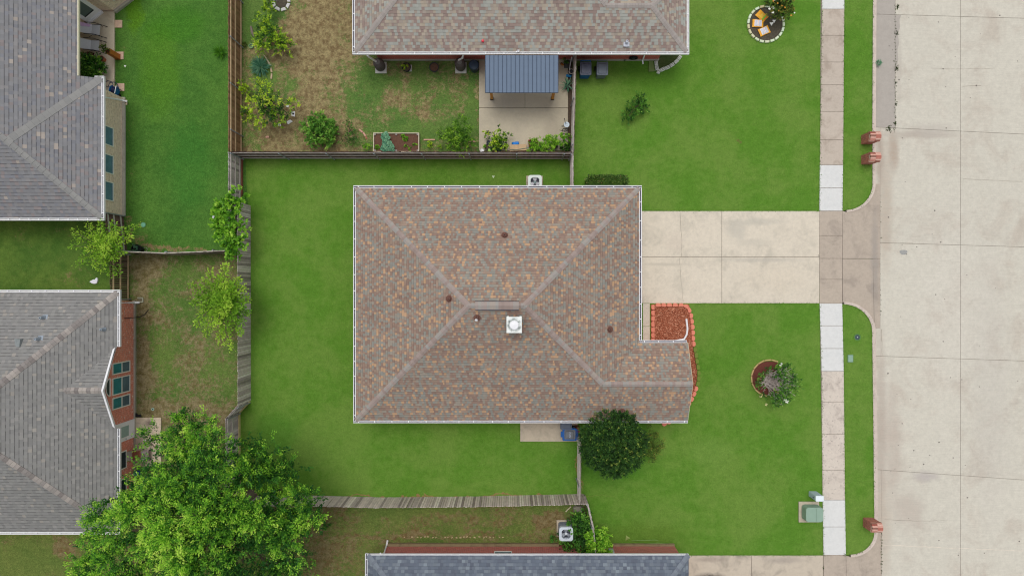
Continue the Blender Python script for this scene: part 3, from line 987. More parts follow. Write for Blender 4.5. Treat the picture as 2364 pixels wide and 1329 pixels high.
CC = cc.build("chimney_cap", mcap, CH, bevel=.01)
fc = MB(org); fc.cyl(cx0, cy0, 6.24, 6.36, .14, n=20); fc.lathe(cx0, cy0, [(.2, 6.36), (.215, 6.39), (.19, 6.42), (.03, 6.44)], 24)
fc.build("flue_cap", WHITE, CH)

# ---- top neighbour
org = (0, 14.5, 0)
HT = thing("house", "brick house with pink grey mottled shingles at the top edge, above the pergola", "house", org)
tx0, tx1, txe, ty0, ty1 = -8.05, 6.68, 8.95, 12.08, 25.0
d2 = 1.98
thd = min((ty1 - ty0) / 2, (tx1 - tx0) / 2)
tm = ty0 + thd; tz = EH + thd * SL
wy = ty0 + d2; wz = EH + d2 * SL
rb = MB(org)
roof_face(rb, [(tx0, ty0, EH), (txe, ty0, EH), (txe - d2, wy, wz), (tx1 - d2, wy, wz), (tx1 - thd, tm, tz), (tx0 + thd, tm, tz)])
roof_face(rb, [(txe, ty0, EH), (txe, ty0 + 2 * d2, EH), (txe - d2, wy, wz)])
roof_face(rb, [(tx1, ty0 + 2 * d2, EH), (txe, ty0 + 2 * d2, EH), (txe - d2, wy, wz), (tx1 - d2, wy, wz)])
roof_face(rb, [(tx1, ty0 + 2 * d2, EH), (tx1, ty1, EH), (tx1 - thd, tm, tz), (tx1 - d2, wy, wz)])
roof_face(rb, [(tx0, ty0, EH), (tx0, ty1, EH), (tx0 + thd, tm, tz)])
roof_face(rb, [(tx0, ty1, EH), (tx1, ty1, EH), (tx1 - thd, tm, tz), (tx0 + thd, tm, tz)])
rb.build("roof", M_RF_TOP, HT)
cap_line((tx0, ty0, EH), (tx0 + thd, tm, tz), nW, nS_)
cap_line((txe, ty0, EH), (txe - d2, wy, wz), nS_, nE)
cap_line((tx1 - d2, wy, wz), (txe - d2, wy, wz), nN, nS_)
cap_line((txe, ty0 + 2 * d2, EH), (txe - d2, wy, wz), nN, nE)
cap_line((tx1 - d2, wy, wz), (tx1 - thd, tm, tz), nS_, nE)
cap_flush(M_CAP_TOP, HT, org)
sb = MB(org)
sb.box((tx0 + tx1) / 2, (ty0 + ty1) / 2, EH - .16, tx1 - tx0 - .02, ty1 - ty0 - .02, .12)
sb.box((tx1 + txe) / 2, ty0 + d2, EH - .165, txe - tx1 - .02, 2 * d2 - .02, .12)
sb.build("soffit", WHITE, HT)
gutter(HT, (tx0 - .12, ty0), (txe + .12, ty0), (0, -1), org, inside=GUTPALE, seed=11, step=.93)
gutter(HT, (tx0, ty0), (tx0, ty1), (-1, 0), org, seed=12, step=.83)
gutter(HT, (txe, ty0), (txe, ty0 + 2 * d2), (1, 0), org, seed=13, step=.85, inside=GUTPALE)
wyS = P(0, 139)[1]
wall_box(HT, tx0 + .75, tx1 - .5, wyS, ty1 - .5, M_BR_DEEP, org, fnd=M_FND)
wall_box(HT, tx1 - .5, txe - .95, wyS, ty0 + 2 * d2 - .4, M_BR_DEEP, org, fnd=M_FND)
window(HT, org, (P(1093, 130, 2)[0], wyS), (1, 0), (0, -1), .9, 1.5, 2.15)
def plT(x, y): return EH + SL * (y - ty0)
M_FLASH = m_plain("blue grey flashing", S(186, 190, 200), .5, .1)
vx, vy = P(1450, 93, 3.3)
fv = MB(org); fv.box(vx, vy, plT(vx, vy) - .02, .3, .3, .06); fv.lathe(vx, vy + .05, [(.09, plT(vx, vy)), (.07, plT(vx, vy) + .25), (.04, plT(vx, vy) + .25), (.04, plT(vx, vy) + .2)], 12)
fv.build("vent_pipe", M_FLASH, HT)
vx, vy = P(1195, 118, 2.75)
fv = MB(org); fv.box(vx, vy, 2.72, .2, .05, .03, rot=.5); fv.box(vx + .02, vy, 2.72, .05, .12, .03, rot=.5); fv.build("gutter_bracket", WHITE, HT)
rp = MB(org); vx, vy = P(1114, 91, 3.1); rp.lathe(vx, vy, [(.06, plT(vx, vy) - .02), (.075, plT(vx, vy) + .05), (.04, plT(vx, vy) + .1)], 10)
rp.build("red_roof_marker", m_plain("red plastic", S(232, 70, 84), .5), HT)
def downspout(name, path, label, cat="downspout", r=.045, mat=WHITE, parent=None, n=4, org=(0, 0, 0)):
    mb = MB(org); mb.tube(path, r, n)
    o = mb.build(name, mat, parent)
    if parent is None: tag(o, label, cat)
    return o
x, y = P(1493, 134, 1.0)
downspout("downspout", [(P(1497, 121, 2.5)[0], ty0 - .03, 2.5), (P(1495, 124, 2.3)[0], wyS - .05, 2.25), (P(1484, 140, .2)[0], wyS - .06, .15), (P(1484, 143)[0], wyS - .25, .08)], None, parent=HT, org=org)

# ---- lower right neighbour (slate roof at the bottom edge)
org = (0, -16, 0)
HB = thing("house", "brick house with slate blue shingles cut by the bottom edge", "house", org)
bx0, bx1, by1, by0 = -7.4, 9.05, -13.66, -26.5
bhd = (by1 - by0) / 2; bm = (by0 + by1) / 2; bz = EH + bhd * SL
rb = MB(org)
roof_face(rb, [(bx0, by1, EH), (bx1, by1, EH), (bx1 - bhd, bm, bz), (bx0 + bhd, bm, bz)])
roof_face(rb, [(bx0, by0, EH), (bx0, by1, EH), (bx0 + bhd, bm, bz)])
roof_face(rb, [(bx1, by0, EH), (bx1, by1, EH), (bx1 - bhd, bm, bz)])
roof_face(rb, [(bx0, by0, EH), (bx1, by0, EH), (bx1 - bhd, bm, bz), (bx0 + bhd, bm, bz)])
rb.build("roof", M_RF_BOT, HB)
cap_line((bx0, by1, EH), (bx0 + bhd, bm, bz), nN, nW)
cap_line((bx1, by1, EH), (bx1 - bhd, bm, bz), nE, nN)
cap_flush(M_CAP_BOT, HB, org)
sb = MB(org); sb.box((bx0 + bx1) / 2, bm, EH - .16, bx1 - bx0 - .02, by1 - by0 - .02, .12); sb.build("soffit", WHITE, HB)
fs_ = MB(org); fs_.box((bx0 + bx1) / 2, by1 + .018, EH - .15, bx1 - bx0, .04, .16); fs_.build("fascia", WHITE, HB)
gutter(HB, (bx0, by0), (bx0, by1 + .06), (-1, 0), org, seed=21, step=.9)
wx0, wx1 = P(893, 0)[0], P(1556, 0)[0]
wyN = -14.12
wall_box(HB, wx0, wx1, by0 + .5, wyN, M_BR_PINK, org)
f = MB(org); f.box((wx0 + P(1290, 0)[0]) / 2, wyN + .05, -.1, P(1290, 0)[0] - wx0, .18, .32); f.box((P(1350, 0)[0] + wx1) / 2, wyN + .05, -.1, wx1 - P(1350, 0)[0], .12, .28)
f.build("foundation", M_FND2, HB, bevel=.015)
window(HB, org, (P(1161, 0, 2)[0], wyN), (1, 0), (0, 1), .86, 1.0, 1.95, glass=m_plain("window sky tint", S(92, 112, 120), .2), frame=FRAMEW)
downspout("downspout", [(P(879, 1281, 2.5)[0] - .02, by1 + .06, 2.5), (P(884, 1272, 2)[0], wyN + .06, 2.2), (wx0 + .03, wyN + .08, .3), (wx0 + .06, wyN + .3, .1)], None, parent=HB, org=org, r=.05)
em = MB(org); ex, ey = P(1413, 1272, 1.5); em.box(ex, wyN + .1, 1.0, .26, .2, .5); em.cyl(ex - .1, wyN + .1, .1, 1.0, .025, n=8)
em.cyl(ex - .08, wyN + .22, 1.2, 1.35, .08, n=12)
em.build("electric_meter", GREYMET, HB)

# ---- lower left neighbour (gable with windows)
org = (-24, -6, 0)
HL = thing("house", "red brick house with plain grey shingles and a gable over three windows", "house", org)
lx1, ly1, ly0, lx0 = -20.2, -0.22, -12.48, -42.0
lhd = (ly1 - ly0) / 2; lm = (ly0 + ly1) / 2; lz = EH + lhd * SL
GA, GB = -3.0, -7.2; gmy = (GA + GB) / 2; ghw = (GA - GB) / 2; gpz = EH + ghw * SL
GX = -20.36
rb = MB(org)
roof_face(rb, [(lx0, ly1, EH), (lx1, ly1, EH), (lx1 - lhd, lm, lz), (lx0, lm, lz)])
roof_face(rb, [(lx0, ly0, EH), (lx1, ly0, EH), (lx1 - lhd, lm, lz), (lx0, lm, lz)])
vx_ = lx1 - ghw
roof_face(rb, [(lx1, GA, EH), (lx1, ly1, EH), (lx1 - lhd, lm, lz), (lx1, ly0, EH), (lx1, GB, EH), (vx_, gmy, gpz)])
roof_face(rb, [(lx1 - .02, GA, EH), (GX, GA, EH), (GX, gmy, gpz), (vx_, gmy, gpz)])
roof_face(rb, [(GX, GB, EH), (lx1 - .02, GB, EH), (vx_, gmy, gpz), (GX, gmy, gpz)])
rb.build("roof", M_RF_LL, HL)
cap_line((lx1, ly1, EH), (lx1 - lhd, lm, lz), nE, nN, w=.17, step=.2)
cap_line((lx1, ly0, EH), (lx1 - lhd, lm, lz), nE, nS_, w=.15, step=.2)
cap_line((GX, gmy, gpz), (vx_ - .15, gmy, gpz), nN, nS_, w=.17, step=.2)
cap_flush(M_CAP_LL, HL, org)
sb = MB(org); sb.box((lx0 + lx1) / 2, lm, EH - .16, lx1 - lx0 - .02, ly1 - ly0 - .02, .12) if False else None
wxE = -20.72
# soffit as strips so that the gable wall stays visible
sb.box((lx0 + lx1) / 2, ly1 - .3, EH - .16, lx1 - lx0 - .02, .56, .12)
sb.box((lx0 + lx1) / 2, ly0 + .3, EH - .16, lx1 - lx0 - .02, .56, .12)
sb.box((wxE + lx1) / 2, (GA + ly1 - .56) / 2, EH - .16, lx1 - wxE - .02, (ly1 - .56 - GA), .12)
sb.box((wxE + lx1) / 2, (GB + ly0 + .56) / 2, EH - .16, lx1 - wxE - .02, (GB - ly0 - .56), .12)
sb.build("soffit", WHITE, HL)
wb = MB(org)
wb.box((lx0 + wxE) / 2, lm, 0, wxE - lx0 - .1, ly1 - ly0 - 1.0, EH - .1)
zt = gpz - .14
wb.solid([(wxE, ly0 + .5, 0), (wxE, ly1 - .5, 0), (wxE, ly1 - .5, EH - .1), (wxE, GA, EH - .1), (wxE, gmy, zt), (wxE, GB, EH - .1), (wxE, ly0 + .5, EH - .1)] +
         [(wxE - .12, ly0 + .5, 0), (wxE - .12, ly1 - .5, 0), (wxE - .12, ly1 - .5, EH - .1), (wxE - .12, GA, EH - .1), (wxE - .12, gmy, zt), (wxE - .12, GB, EH - .1), (wxE - .12, ly0 + .5, EH - .1)],
         [(0, 1, 2, 3, 4, 5, 6), (13, 12, 11, 10, 9, 8, 7), (1, 8, 9, 2), (0, 6, 13, 7)])
wb.build("wall", M_BR_RED, HL)
f = MB(org); f.box(wxE, lm, -.1, .14, ly1 - ly0 - .95, .26); f.build("foundation", M_FND, HL, bevel=.01)
rk = MB(org)
for ya, s in ((GA, 1), (GB, -1)):
    a, b = Vector((GX + .01, ya + s * .12, EH - .1)), Vector((GX + .01, gmy, gpz - .03))
    dd = Vector((.045, 0, 0)); uu = Vector((0, 0, .07))
    rk.solid([a - dd - uu, a + dd - uu, a + dd + uu, a - dd + uu, b - dd - uu, b + dd - uu, b + dd + uu, b - dd + uu],
             [(0, 1, 2, 3), (7, 6, 5, 4), (0, 4, 5, 1), (1, 5, 6, 2), (2, 6, 7, 3), (3, 7, 4, 0)])
rk.build("rake_board", WHITE, HL)
gutter(HL, (lx0, ly1), (lx1 + .12, ly1), (0, 1), org, seed=31, step=.68, inside=GUTPALE)
gutter(HL, (lx1, GA), (lx1, ly1), (1, 0), org, seed=32, step=.75, inside=GUTPALE)
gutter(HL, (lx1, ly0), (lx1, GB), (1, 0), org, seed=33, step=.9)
gutter(HL, (lx0, ly0), (lx1 + .12, ly0), (0, -1), org, seed=34, step=.66, inside=GUTPALE)
for yc, ww in ((-4.21, .5), (-5.13, .8), (-6.02, .52)):
    window(HL, org, (wxE, yc), (0, 1), (1, 0), ww, .6, 2.15, glass=SCREEN_T, glass2=SCREEN_G, mull=1.33)
# half-round gable window
hb = MB(org); pts = [(wxE + .03, gmy + .45 * math.cos(a), 2.42 + .36 * math.sin(a)) for a in [math.pi * i / 10 for i in range(11)]]
hb.face(pts)
HG = MB(org)
for k in range(10): HG.tube([pts[k], pts[k + 1]], .03, 4)
HG.tube([pts[0], pts[-1]], .035, 4)
hf = HG.build("arched_window", FRAMEW, HL)
hb.build("pane", GLASS, hf)
# rear door
db = MB(org); db.box(wxE + .03, -7.65, .08, .06, 1.0, 2.2); DO = db.build("rear_door", WHITE, HL)
dg = MB(org); dg.box(wxE + .066, -7.65, .75, .02, .56, 1.3); dg.build("pane", m_plain("door glass", S(150, 178, 172), .3), DO)
dg = MB(org); dg.lathe(0, 0, [(.02, 0), (.035, .03), (.02, .06)], 8, M=Matrix.Translation((wxE + .07, -8.05, 1.05)) @ Matrix.Rotation(math.pi / 2, 4, 'Y')); dg.build("handle", GREYMET, DO)
window(HL, org, (wxE, -9.15), (0, 1), (1, 0), .85, .95, 2.2, glass=BLACK, glass2=m_plain("dark teal screen", S(28, 50, 58), .4), mull=1.75)
window(HL, org, (wxE, -10.6), (0, 1), (1, 0), .85, .95, 2.2, glass=BLACK, glass2=m_plain("dark teal screen2", S(28, 50, 58), .4), mull=1.75)
lp = MB(org); lp.lathe(wxE + .12, -8.55, [(.06, 1.6), (.09, 1.7), (.09, 1.85), (.03, 1.95)], 10); lp.build("wall_lamp", m_plain("brass", S(150, 120, 60), .5), HL)
downspout("downspout", [(lx1 + .06, ly1 - .35, 2.48), (wxE + .08, ly1 - .55, 2.25), (wxE + .07, ly1 - .58, .2), (wxE + .3, ly1 - .58, .1)], None, parent=HL, org=org, r=.055)
cbm = MB(org); cbm.tube([(wxE + .02, -1.62, 1.1), (wxE + .04, -1.62, .5), (wxE + .3, -1.6, .15), (wxE + .55, -1.45, .04), (wxE + .75, -1.2, .03)], .018, 6); cbm.build("cable", BLACK, HL)
def plL(x, y): return EH + SL * min(lx1 - x, ly1 - y, y - ly0)
for X, Y in ((98, 733), (87, 782), (237, 760)):
    x, y = P(X, Y, 4)
    for _ in range(6): x, y = P(X, Y, plL(x, y) + .1)
    z = plL(x, y)
    vb = MB(org)
    if X < 200: vb.solid([(x - .13, y - .12, z - .03), (x + .2, y - .1, z - .03), (x + .17, y + .16, z - .08), (x - .1, y + .14, z - .08), (x - .13, y - .12, z + .05), (x + .2, y - .1, z + .05), (x + .17, y + .16, z - .07), (x - .1, y + .14, z - .07)],
                         [(4, 5, 6, 7), (0, 1, 5, 4), (1, 2, 6, 5), (2, 3, 7, 6), (3, 0, 4, 7)])
    vb.lathe(x, y, [(.12, z - .03), (.09, z + .08), (.06, z + .3), (.03, z + .3), (.03, z + .2)], 12)
    vb.build("vent_pipe", m_plain("pale blue lead", S(150, 160, 170), .5, .15), HL)
x, y = P(38, 792, 4.6)
for _ in range(6): x, y = P(38, 792, plL(x, y) + .1)
z = plL(x, y)
vb = MB(org); vb.solid([(x - .25, y - .2, z - .1), (x + .22, y - .2, z - .1), (x + .22, y + .22, z - .2), (x - .25, y + .22, z - .2), (x - .25, y - .18, z + .0), (x + .18, y - .18, z + .16), (x + .18, y + .2, z + .1), (x - .25, y + .2, z - .1)],
                       [(4, 5, 6, 7), (0, 1, 5, 4), (1, 2, 6, 5), (2, 3, 7, 6), (3, 0, 4, 7)])
vb.build("box_vent", m_plain("box vent grey", S(134, 140, 140), .5, .1), HL)

# ---- upper left neighbour
org = (-25, 9, 0)
HU = thing("house", "tan brick house with blue grey shingles and a covered patio, at upper left", "house", org)
ux1, uy0, uyc = -21.02, 3.58, 10.72
uxp = -21.95; uzp = EH + (ux1 - uxp) * SL
uhd = 9.5
rb = MB(org)
top = 16.4
rxx = ux1 - uhd; rzz = EH + uhd * SL
roof_face(rb, [(ux1, uy0, EH), (ux1, uyc, EH), (uxp, uyc, uzp), (uxp, top, uzp), (ux1 + .9, top, EH - .45), (ux1 + .9, 24, EH - .45), (rxx, 24, rzz), (rxx, uy0 + uhd, rzz)])
roof_face(rb, [(-48, uy0, EH), (ux1, uy0, EH), (rxx, uy0 + uhd, rzz), (-48, uy0 + uhd, rzz)])
rb.build("roof", M_RF_UL, HU)
A = Vector((ux1 - 3.55, uy0 + 3.55, EH + 3.55 * SL)); Cn = Vector((ux1, uyc, EH))
cap_line(Cn, A, nE, nE, w=.17, step=.3, lift=.012)
cap_line((ux1, uy0, EH), (rxx, uy0 + uhd, rzz), nE, nS_, w=.16, step=.3)
cap_flush(M_CAP_UL, HU, org)
gutter(HU, (ux1, uy0), (ux1, uyc), (1, 0), org, seed=41, inside=GUTPALE, step=1.0, w=.13)
gutter(HU, (-48, uy0), (ux1 + .12, uy0), (0, -1), org, seed=42, step=.55, inside=GUTPALE)
gutter(HU, (ux1 - .35, uyc), (ux1 + .12, uyc), (0, 1), org, seed=43, step=.3, inside=GUTPALE)
fs_ = MB(org); fs_.box(uxp + .02, (uyc + top) / 2, uzp - .13, .05, top - uyc, .14); fs_.build("fascia", CREAM, HU)
uwx = -21.36
sb = MB(org)
sb.box((ux1 + uwx) / 2, (uy0 + uyc) / 2, EH - .17, ux1 - uwx - .02, uyc - uy0 - .02, .12)
sb.box(-34, uy0 + .22, EH - .16, 26, .42, .1)
sb.build("soffit", WHITE, HU)
wb = MB(org)
wb.box(uwx - 5, (uy0 + .42 + uyc - .3) / 2, 0, 10, uyc - uy0 - .72, EH - .12)
wb.box(-29.5, 13, 0, 10.5, 5.2, EH - .12)
wb.build("wall", M_BR_TAN, HU)
f = MB(org); f.box(uwx + .03, (uy0 + .42 + uyc - .3) / 2, -.1, .2, uyc - uy0 - .65, .22); f.build("foundation", m_concrete("pale foundation", S(190, 186, 172), S(160, 154, 140), .8, .2, 2), HU, bevel=.01)
for yc in (8.03, 6.55, 5.12):
    window(HU, org, (uwx, yc), (0, 1), (1, 0), .92, 1.05, 2.3, glass=m_plain("deep blue glass", S(40, 60, 128), .2), glass2=m_plain("teal grey screen", S(96, 132, 150), .3, .25, 2.2), mull=1.85)
# angled bay with the patio door
def wallseg(a, b, name, mat, z0=0, z1=EH - .1, th=.14):
    mb = MB(org)
    a, b = Vector((a[0], a[1], 0)), Vector((b[0], b[1], 0))
    d = (b - a).normalized(); nn = Vector((d.y, -d.x, 0))
    mb.prism([(a.x, a.y), (b.x, b.y), (b.x - nn.x * th, b.y - nn.y * th), (a.x - nn.x * th, a.y - nn.y * th)], z0, z1)
    return mb.build(name, mat, HU)
b1, b2, b3, b4 = P(160, 92), P(238, 26), P(266, 27), P(330, -22)
wallseg(b1, b2, "bay_wall", M_BR_TAN)
wallseg(b2, b3, "bay_wall", M_BR_TAN)
wallseg(b3, b4, "bay_wall", M_BR_TAN)
dv = Vector((b2[0] - b1[0], b2[1] - b1[1])).normalized()
dn = (dv.y, -dv.x)
wdc = Vector(P(221, 40)) 
DU = MB(org)
def obar(mb, c, al, nn, a0, a1, z0, z1, o0, o1, m=0):
    pts = []
    for o in (o0, o1):
        for a, z in ((a0, z0), (a1, z0), (a1, z1), (a0, z1)):
            pts.append((c[0] + al[0] * a + nn[0] * o, c[1] + al[1] * a + nn[1] * o, z))
    fs = [(3, 2, 1, 0), (4, 5, 6, 7), (0, 1, 5, 4), (1, 2, 6, 5), (2, 3, 7, 6), (3, 0, 4, 7)]
    q = (Vector(pts[1]) - Vector(pts[0])).cross(Vector(pts[3]) - Vector(pts[0]))
    if q.dot(Vector((nn[0], nn[1], 0))) < 0: fs = [f_[::-1] for f_ in fs]
    mb.solid(pts, fs, m)
obar(DU, wdc, dv, dn, -.5, .5, .12, 2.15, 0, .06)
obar(DU, wdc, dv, dn, -.52, .52, .1, .2, 0, .16)
du = DU.build("patio_door", WHITE, HU)
DG = MB(org); obar(DG, wdc, dv, dn, -.3, .3, .62, 1.95, .05, .075); DG.build("pane", m_plain("patio door glass", S(92, 108, 104), .3), du)
DG = MB(org); obar(DG, wdc, dv, dn, -.3, .3, .62, .7, .074, .082); DG.build("blind_gap", BLACK, du)
d34 = Vector((b4[0] - b3[0], b4[1] - b3[1])).normalized()
f = MB(org)
a, b = Vector(b3), Vector(b4)
nn = Vector((d34.y, -d34.x))
f.prism([tuple(a), tuple(b), tuple(b + nn * .14), tuple(a + nn * .14)], -.1, .18); f.build("foundation", M_FND, HU)
window(HU, org, tuple(a + d34 * .75 + nn * .005), tuple(d34), tuple(nn), .5, .85, 2.0, frame=FRAMEW)
downspout("downspout", [(ux1 + .06, P(0, 220, 2.5)[1], 2.48), (uwx + .1, P(0, 222, 2.3)[1], 2.2), (uwx + .1, P(0, 236)[1] + .02, .3), (uwx + .28, P(0, 236)[1], .14)], None, parent=HU, org=org, r=.055)

# ---------------------------------------------------------------- fences
M_F_WARM = m_island("stained pickets", [(0, S(132, 102, 78)), (.5, S(156, 122, 92)), (1, S(174, 138, 106))], .9, .2, 8, (1, 1, .3))
M_F_GREY = m_island("weathered pickets", [(0, S(138, 126, 128)), (.3, S(184, 168, 170)), (.7, S(208, 194, 194)), (.92, S(220, 208, 206)), (1, S(236, 226, 224))], .95, .22, 9, (1, 1, .3))
M_F_LIGHT = m_island("pale weathered pickets", [(0, S(104, 96, 88)), (.4, S(142, 132, 118)), (.8, S(160, 150, 136)), (1, S(178, 166, 146))], .95, .2, 9, (1, 1, .3))
M_F_DARK = m_island("dark brown pickets", [(0, S(84, 66, 60)), (.6, S(106, 82, 76)), (1, S(126, 100, 92))], .9, .2, 8, (1, 1, .3))
M_RAIL_TAN = m_plain("tan rail", S(206, 180, 142), .9, .18, 5)
M_RAIL_GREY = m_plain("grey rail", S(198, 190, 182), .9, .16, 5)
M_POST = m_plain("galvanised post", S(150, 156, 160), .5, .1)

def fence(name, label, path, mat, rail=None, side=1, h=1.8, gap=0.004, rails=(.35, .95, 1.55), post=2.44, postmat=M_POST, jit=.03, seed=0, cap=None, edge=None, lean=0.0):
    """path: list of xy. Pickets on the line; rails/posts on `side` (left = +1 of travel direction)."""
    r = random.Random(seed)
    o = path[0]
    T = thing(name, label, "fence", (o[0], o[1], 0))
    org_ = (o[0], o[1], 0)
    pk = MB(org_)
    first = True
    for a, b in zip(path, path[1:]):
        a, b = Vector((a[0], a[1], 0)), Vector((b[0], b[1], 0))
        L = (b - a).length
        d = (b - a) / L
        nn = Vector((-d.y, d.x, 0)) * side
        n = max(1, int(L / .118))
        st = L / n
        for i in range(n):
            hh = h + r.uniform(-jit, jit)
            off = nn * (-0.012 + r.uniform(-.006, .006))
            p0 = a + d * (i * st + gap) + off
            p1 = a + d * ((i + 1) * st - gap) + off
            tl = nn * (lean + r.uniform(-.012, .012)) + d * r.uniform(-.008, .008)
            t_ = nn * .018
            c = .025
            pts = []
            for q in (0, 1):
                s_ = t_ * q
                pts += [p0 + s_, p1 + s_, p1 + s_ + tl + Vector((0, 0, hh - c)), p1 - d * c + s_ + tl + Vector((0, 0, hh)), p0 + d * c + s_ + tl + Vector((0, 0, hh)), p0 + s_ + tl + Vector((0, 0, hh - c))]
            fs = [(5, 4, 3, 2, 1, 0), (6, 7, 8, 9, 10, 11)] + [(k, (k + 1) % 6, 6 + (k + 1) % 6, 6 + k) for k in range(6)]
            if side > 0: fs = [f_[::-1] for f_ in fs]
            pk.solid(pts, fs)
        if rail:
            for z in rails:
                rb_ = MB(org_)
                m0 = a + nn * (.012 + lean * z / h); m1 = b + nn * (.012 + lean * z / h)
                q = nn * .04
                pts = [m0, m1, m1 + q, m0 + q]
                rb_.solid([p + Vector((0, 0, z)) for p in pts] + [p + Vector((0, 0, z + .085)) for p in pts],
                          [(3, 2, 1, 0), (4, 5, 6, 7), (0, 1, 5, 4), (1, 2, 6, 5), (2, 3, 7, 6), (3, 0, 4, 7)] if side > 0 else [(0, 1, 2, 3), (7, 6, 5, 4), (4, 5, 1, 0), (5, 6, 2, 1), (6, 7, 3, 2), (7, 4, 0, 3)])
                rb_.build("rail", rail, T)
            k = 0
            while k * post <= L:
                q = a + d * min(k * post + .05, L) + nn * (.085)
                pb = MB(org_)
                pb.cyl(q.x, q.y, 0, h - .08, .03, n=10)
                pb.lathe(q.x, q.y, [(.038, h - .08), (.038, h - .05), (.015, h - .02)], 10)
                pb.build("post", postmat, T)
                k += 1
    pk.build("pickets", mat, T)
    if edge:
        for a, b in zip(path, path[1:]):
            a, b = Vector((a[0], a[1], 0)), Vector((b[0], b[1], 0))
            d = (b - a).normalized(); nn = Vector((-d.y, d.x, 0)) * side
            e = MB(org_)
            p = [a + nn * .03, b + nn * .03, b + nn * .075, a + nn * .075]
            e.prism([(q.x, q.y) for q in p], 0, .2)
            e.build("kickboard", edge, T)
    return T

F1x = -14.85
TH = 1.8
yA, yB, yC = 23.0, P(0, 349, TH)[1], P(0, 575, TH)[1]
fence("wooden_fence", "warm brown stained picket fence beside the worn back garden, rails on its right", [(F1x - .02, 23), (F1x, yB)], M_F_WARM, M_RAIL_TAN, side=1, seed=1, rails=(.12, .9, 1.5), jit=.02)
fence("wooden_fence", "weathered grey picket fence carrying the vine, behind the bright lawn", [(F1x, yB - .03), (F1x, yC)], M_F_GREY, M_RAIL_GREY, side=1, seed=2, rails=(.1, .3, .9, 1.5), edge=m_plain("rust brown board", S(140, 88, 70), .9, .2))
fence("wooden_fence", "weathered grey board fence facing the bright lawn, left of the central house", [(P(0, 0)[0] + 0 if False else -14.38, P(0, 465, TH)[1]), (-14.36, P(0, 937, TH)[1])], M_F_GREY, None, side=-1, seed=3, jit=.02, gap=.008)
pj = [(-14.42, P(0, 937, TH)[1] - .02), (-15.0, P(0, 966, TH)[1]), (-14.98, -11.4)]
fence("wooden_fence", "short grey fence with two pale rails jutting out beside the big tree", pj, M_F_GREY, M_RAIL_GREY, side=1, seed=4, rails=(.1, .95, 1.55), edge=m_plain("pale yellow board", S(206, 190, 134), .8, .15))
fence("wooden_fence", "dark brown picket fence between the worn back garden and the central house lawn", [(F1x + .05, P(0, 350, TH)[1]), (P(1322, 0, TH)[0], P(0, 351, TH)[1])], M_F_DARK, M_RAIL_GREY, side=-1, seed=5, rails=(.12, .85, 1.55), post=2.5)
fence("wooden_fence", "brown fence running up from the dark fence to the house with wheeled bins", [(P(1331, 0, TH)[0], wyS - .05), (P(1325, 0, TH)[0], P(0, 352, TH)[1])], M_F_LIGHT, M_RAIL_GREY, side=-1, seed=6, rails=(.3, .95, 1.5), jit=.04)
fence("wooden_fence", "short grey fence between the dark fence and the central house", [(P(1323, 0, TH)[0], P(0, 354, TH)[1]), (P(1324, 0, TH)[0], y1_ - .5)], M_F_GREY, M_RAIL_GREY, side=-1, seed=7, jit=.03)
fence("wooden_fence", "weathered grey board fence leaning along the lower edge of the bright lawn", [(-14.9, -11.42), (P(700, 0, TH)[0], P(0, 1167, TH)[1]), (P(870, 0, TH)[0], P(0, 1171.5, TH)[1]), (P(1100, 0, TH)[0], P(0, 1169, TH)[1]), (P(1356, 0, TH)[0], P(0, 1163, TH)[1])],
      m_island("silver boards", [(0, S(148, 134, 132)), (.3, S(200, 184, 180)), (.85, S(222, 206, 200)), (1, S(238, 226, 218))], .95, .22, 9, (1, 1, .3)), None, side=1, seed=8, jit=.02, gap=.008)
fence("wooden_fence", "short grey fence running down from the blue bin to the leaning board fence", [(P(1341, 0, TH)[0], P(0, 1015, TH)[1]), (P(1341, 0, TH)[0], P(0, 1163, TH)[1])], M_F_LIGHT, M_RAIL_GREY, side=-1, seed=9)
fence("wooden_fence", "slanting grey fence from the board fence to the leafy shrub by the grey outdoor unit", [(P(1358, 0, TH)[0], P(0, 1163, TH)[1]), (P(1371, 0, TH)[0], P(0, 1218, TH)[1]), (P(1376, 0, TH)[0], wyN + .1)], M_F_GREY, M_RAIL_GREY, side=-1, seed=10)
fence("wooden_fence", "low thin fence above the small rear garden, reaching the vine", [(P(272, 0, TH)[0], P(0, 581, TH)[1]), (P(380, 0, TH)[0], P(0, 585, TH)[1]), (P(527, 0, TH)[0], P(0, 579, TH)[1])], M_F_LIGHT, M_RAIL_GREY, side=1, seed=11)
fence("wooden_fence", "dark fence with pale rails between the two left houses", [(P(254, 0, TH)[0], P(0, 582, TH)[1]), (P(254, 0, TH)[0], ly1 - .45)], M_F_DARK, M_RAIL_TAN, side=1, seed=12, rails=(.1, .85, 1.5), gap=.012)
fence("wooden_fence", "dark short fence at the corner of the tan brick house, under the airy tree", [(P(240, 0, TH)[0], uy0 + .4), (P(250, 0, TH)[0], P(0, 582, TH)[1])], M_F_DARK, M_RAIL_GREY, side=1, seed=13, rails=(.3, .95, 1.5))

# ---------------------------------------------------------------- foliage
def unit(a):
    return a / np.maximum(np.linalg.norm(a, axis=1, keepdims=True), 1e-9)

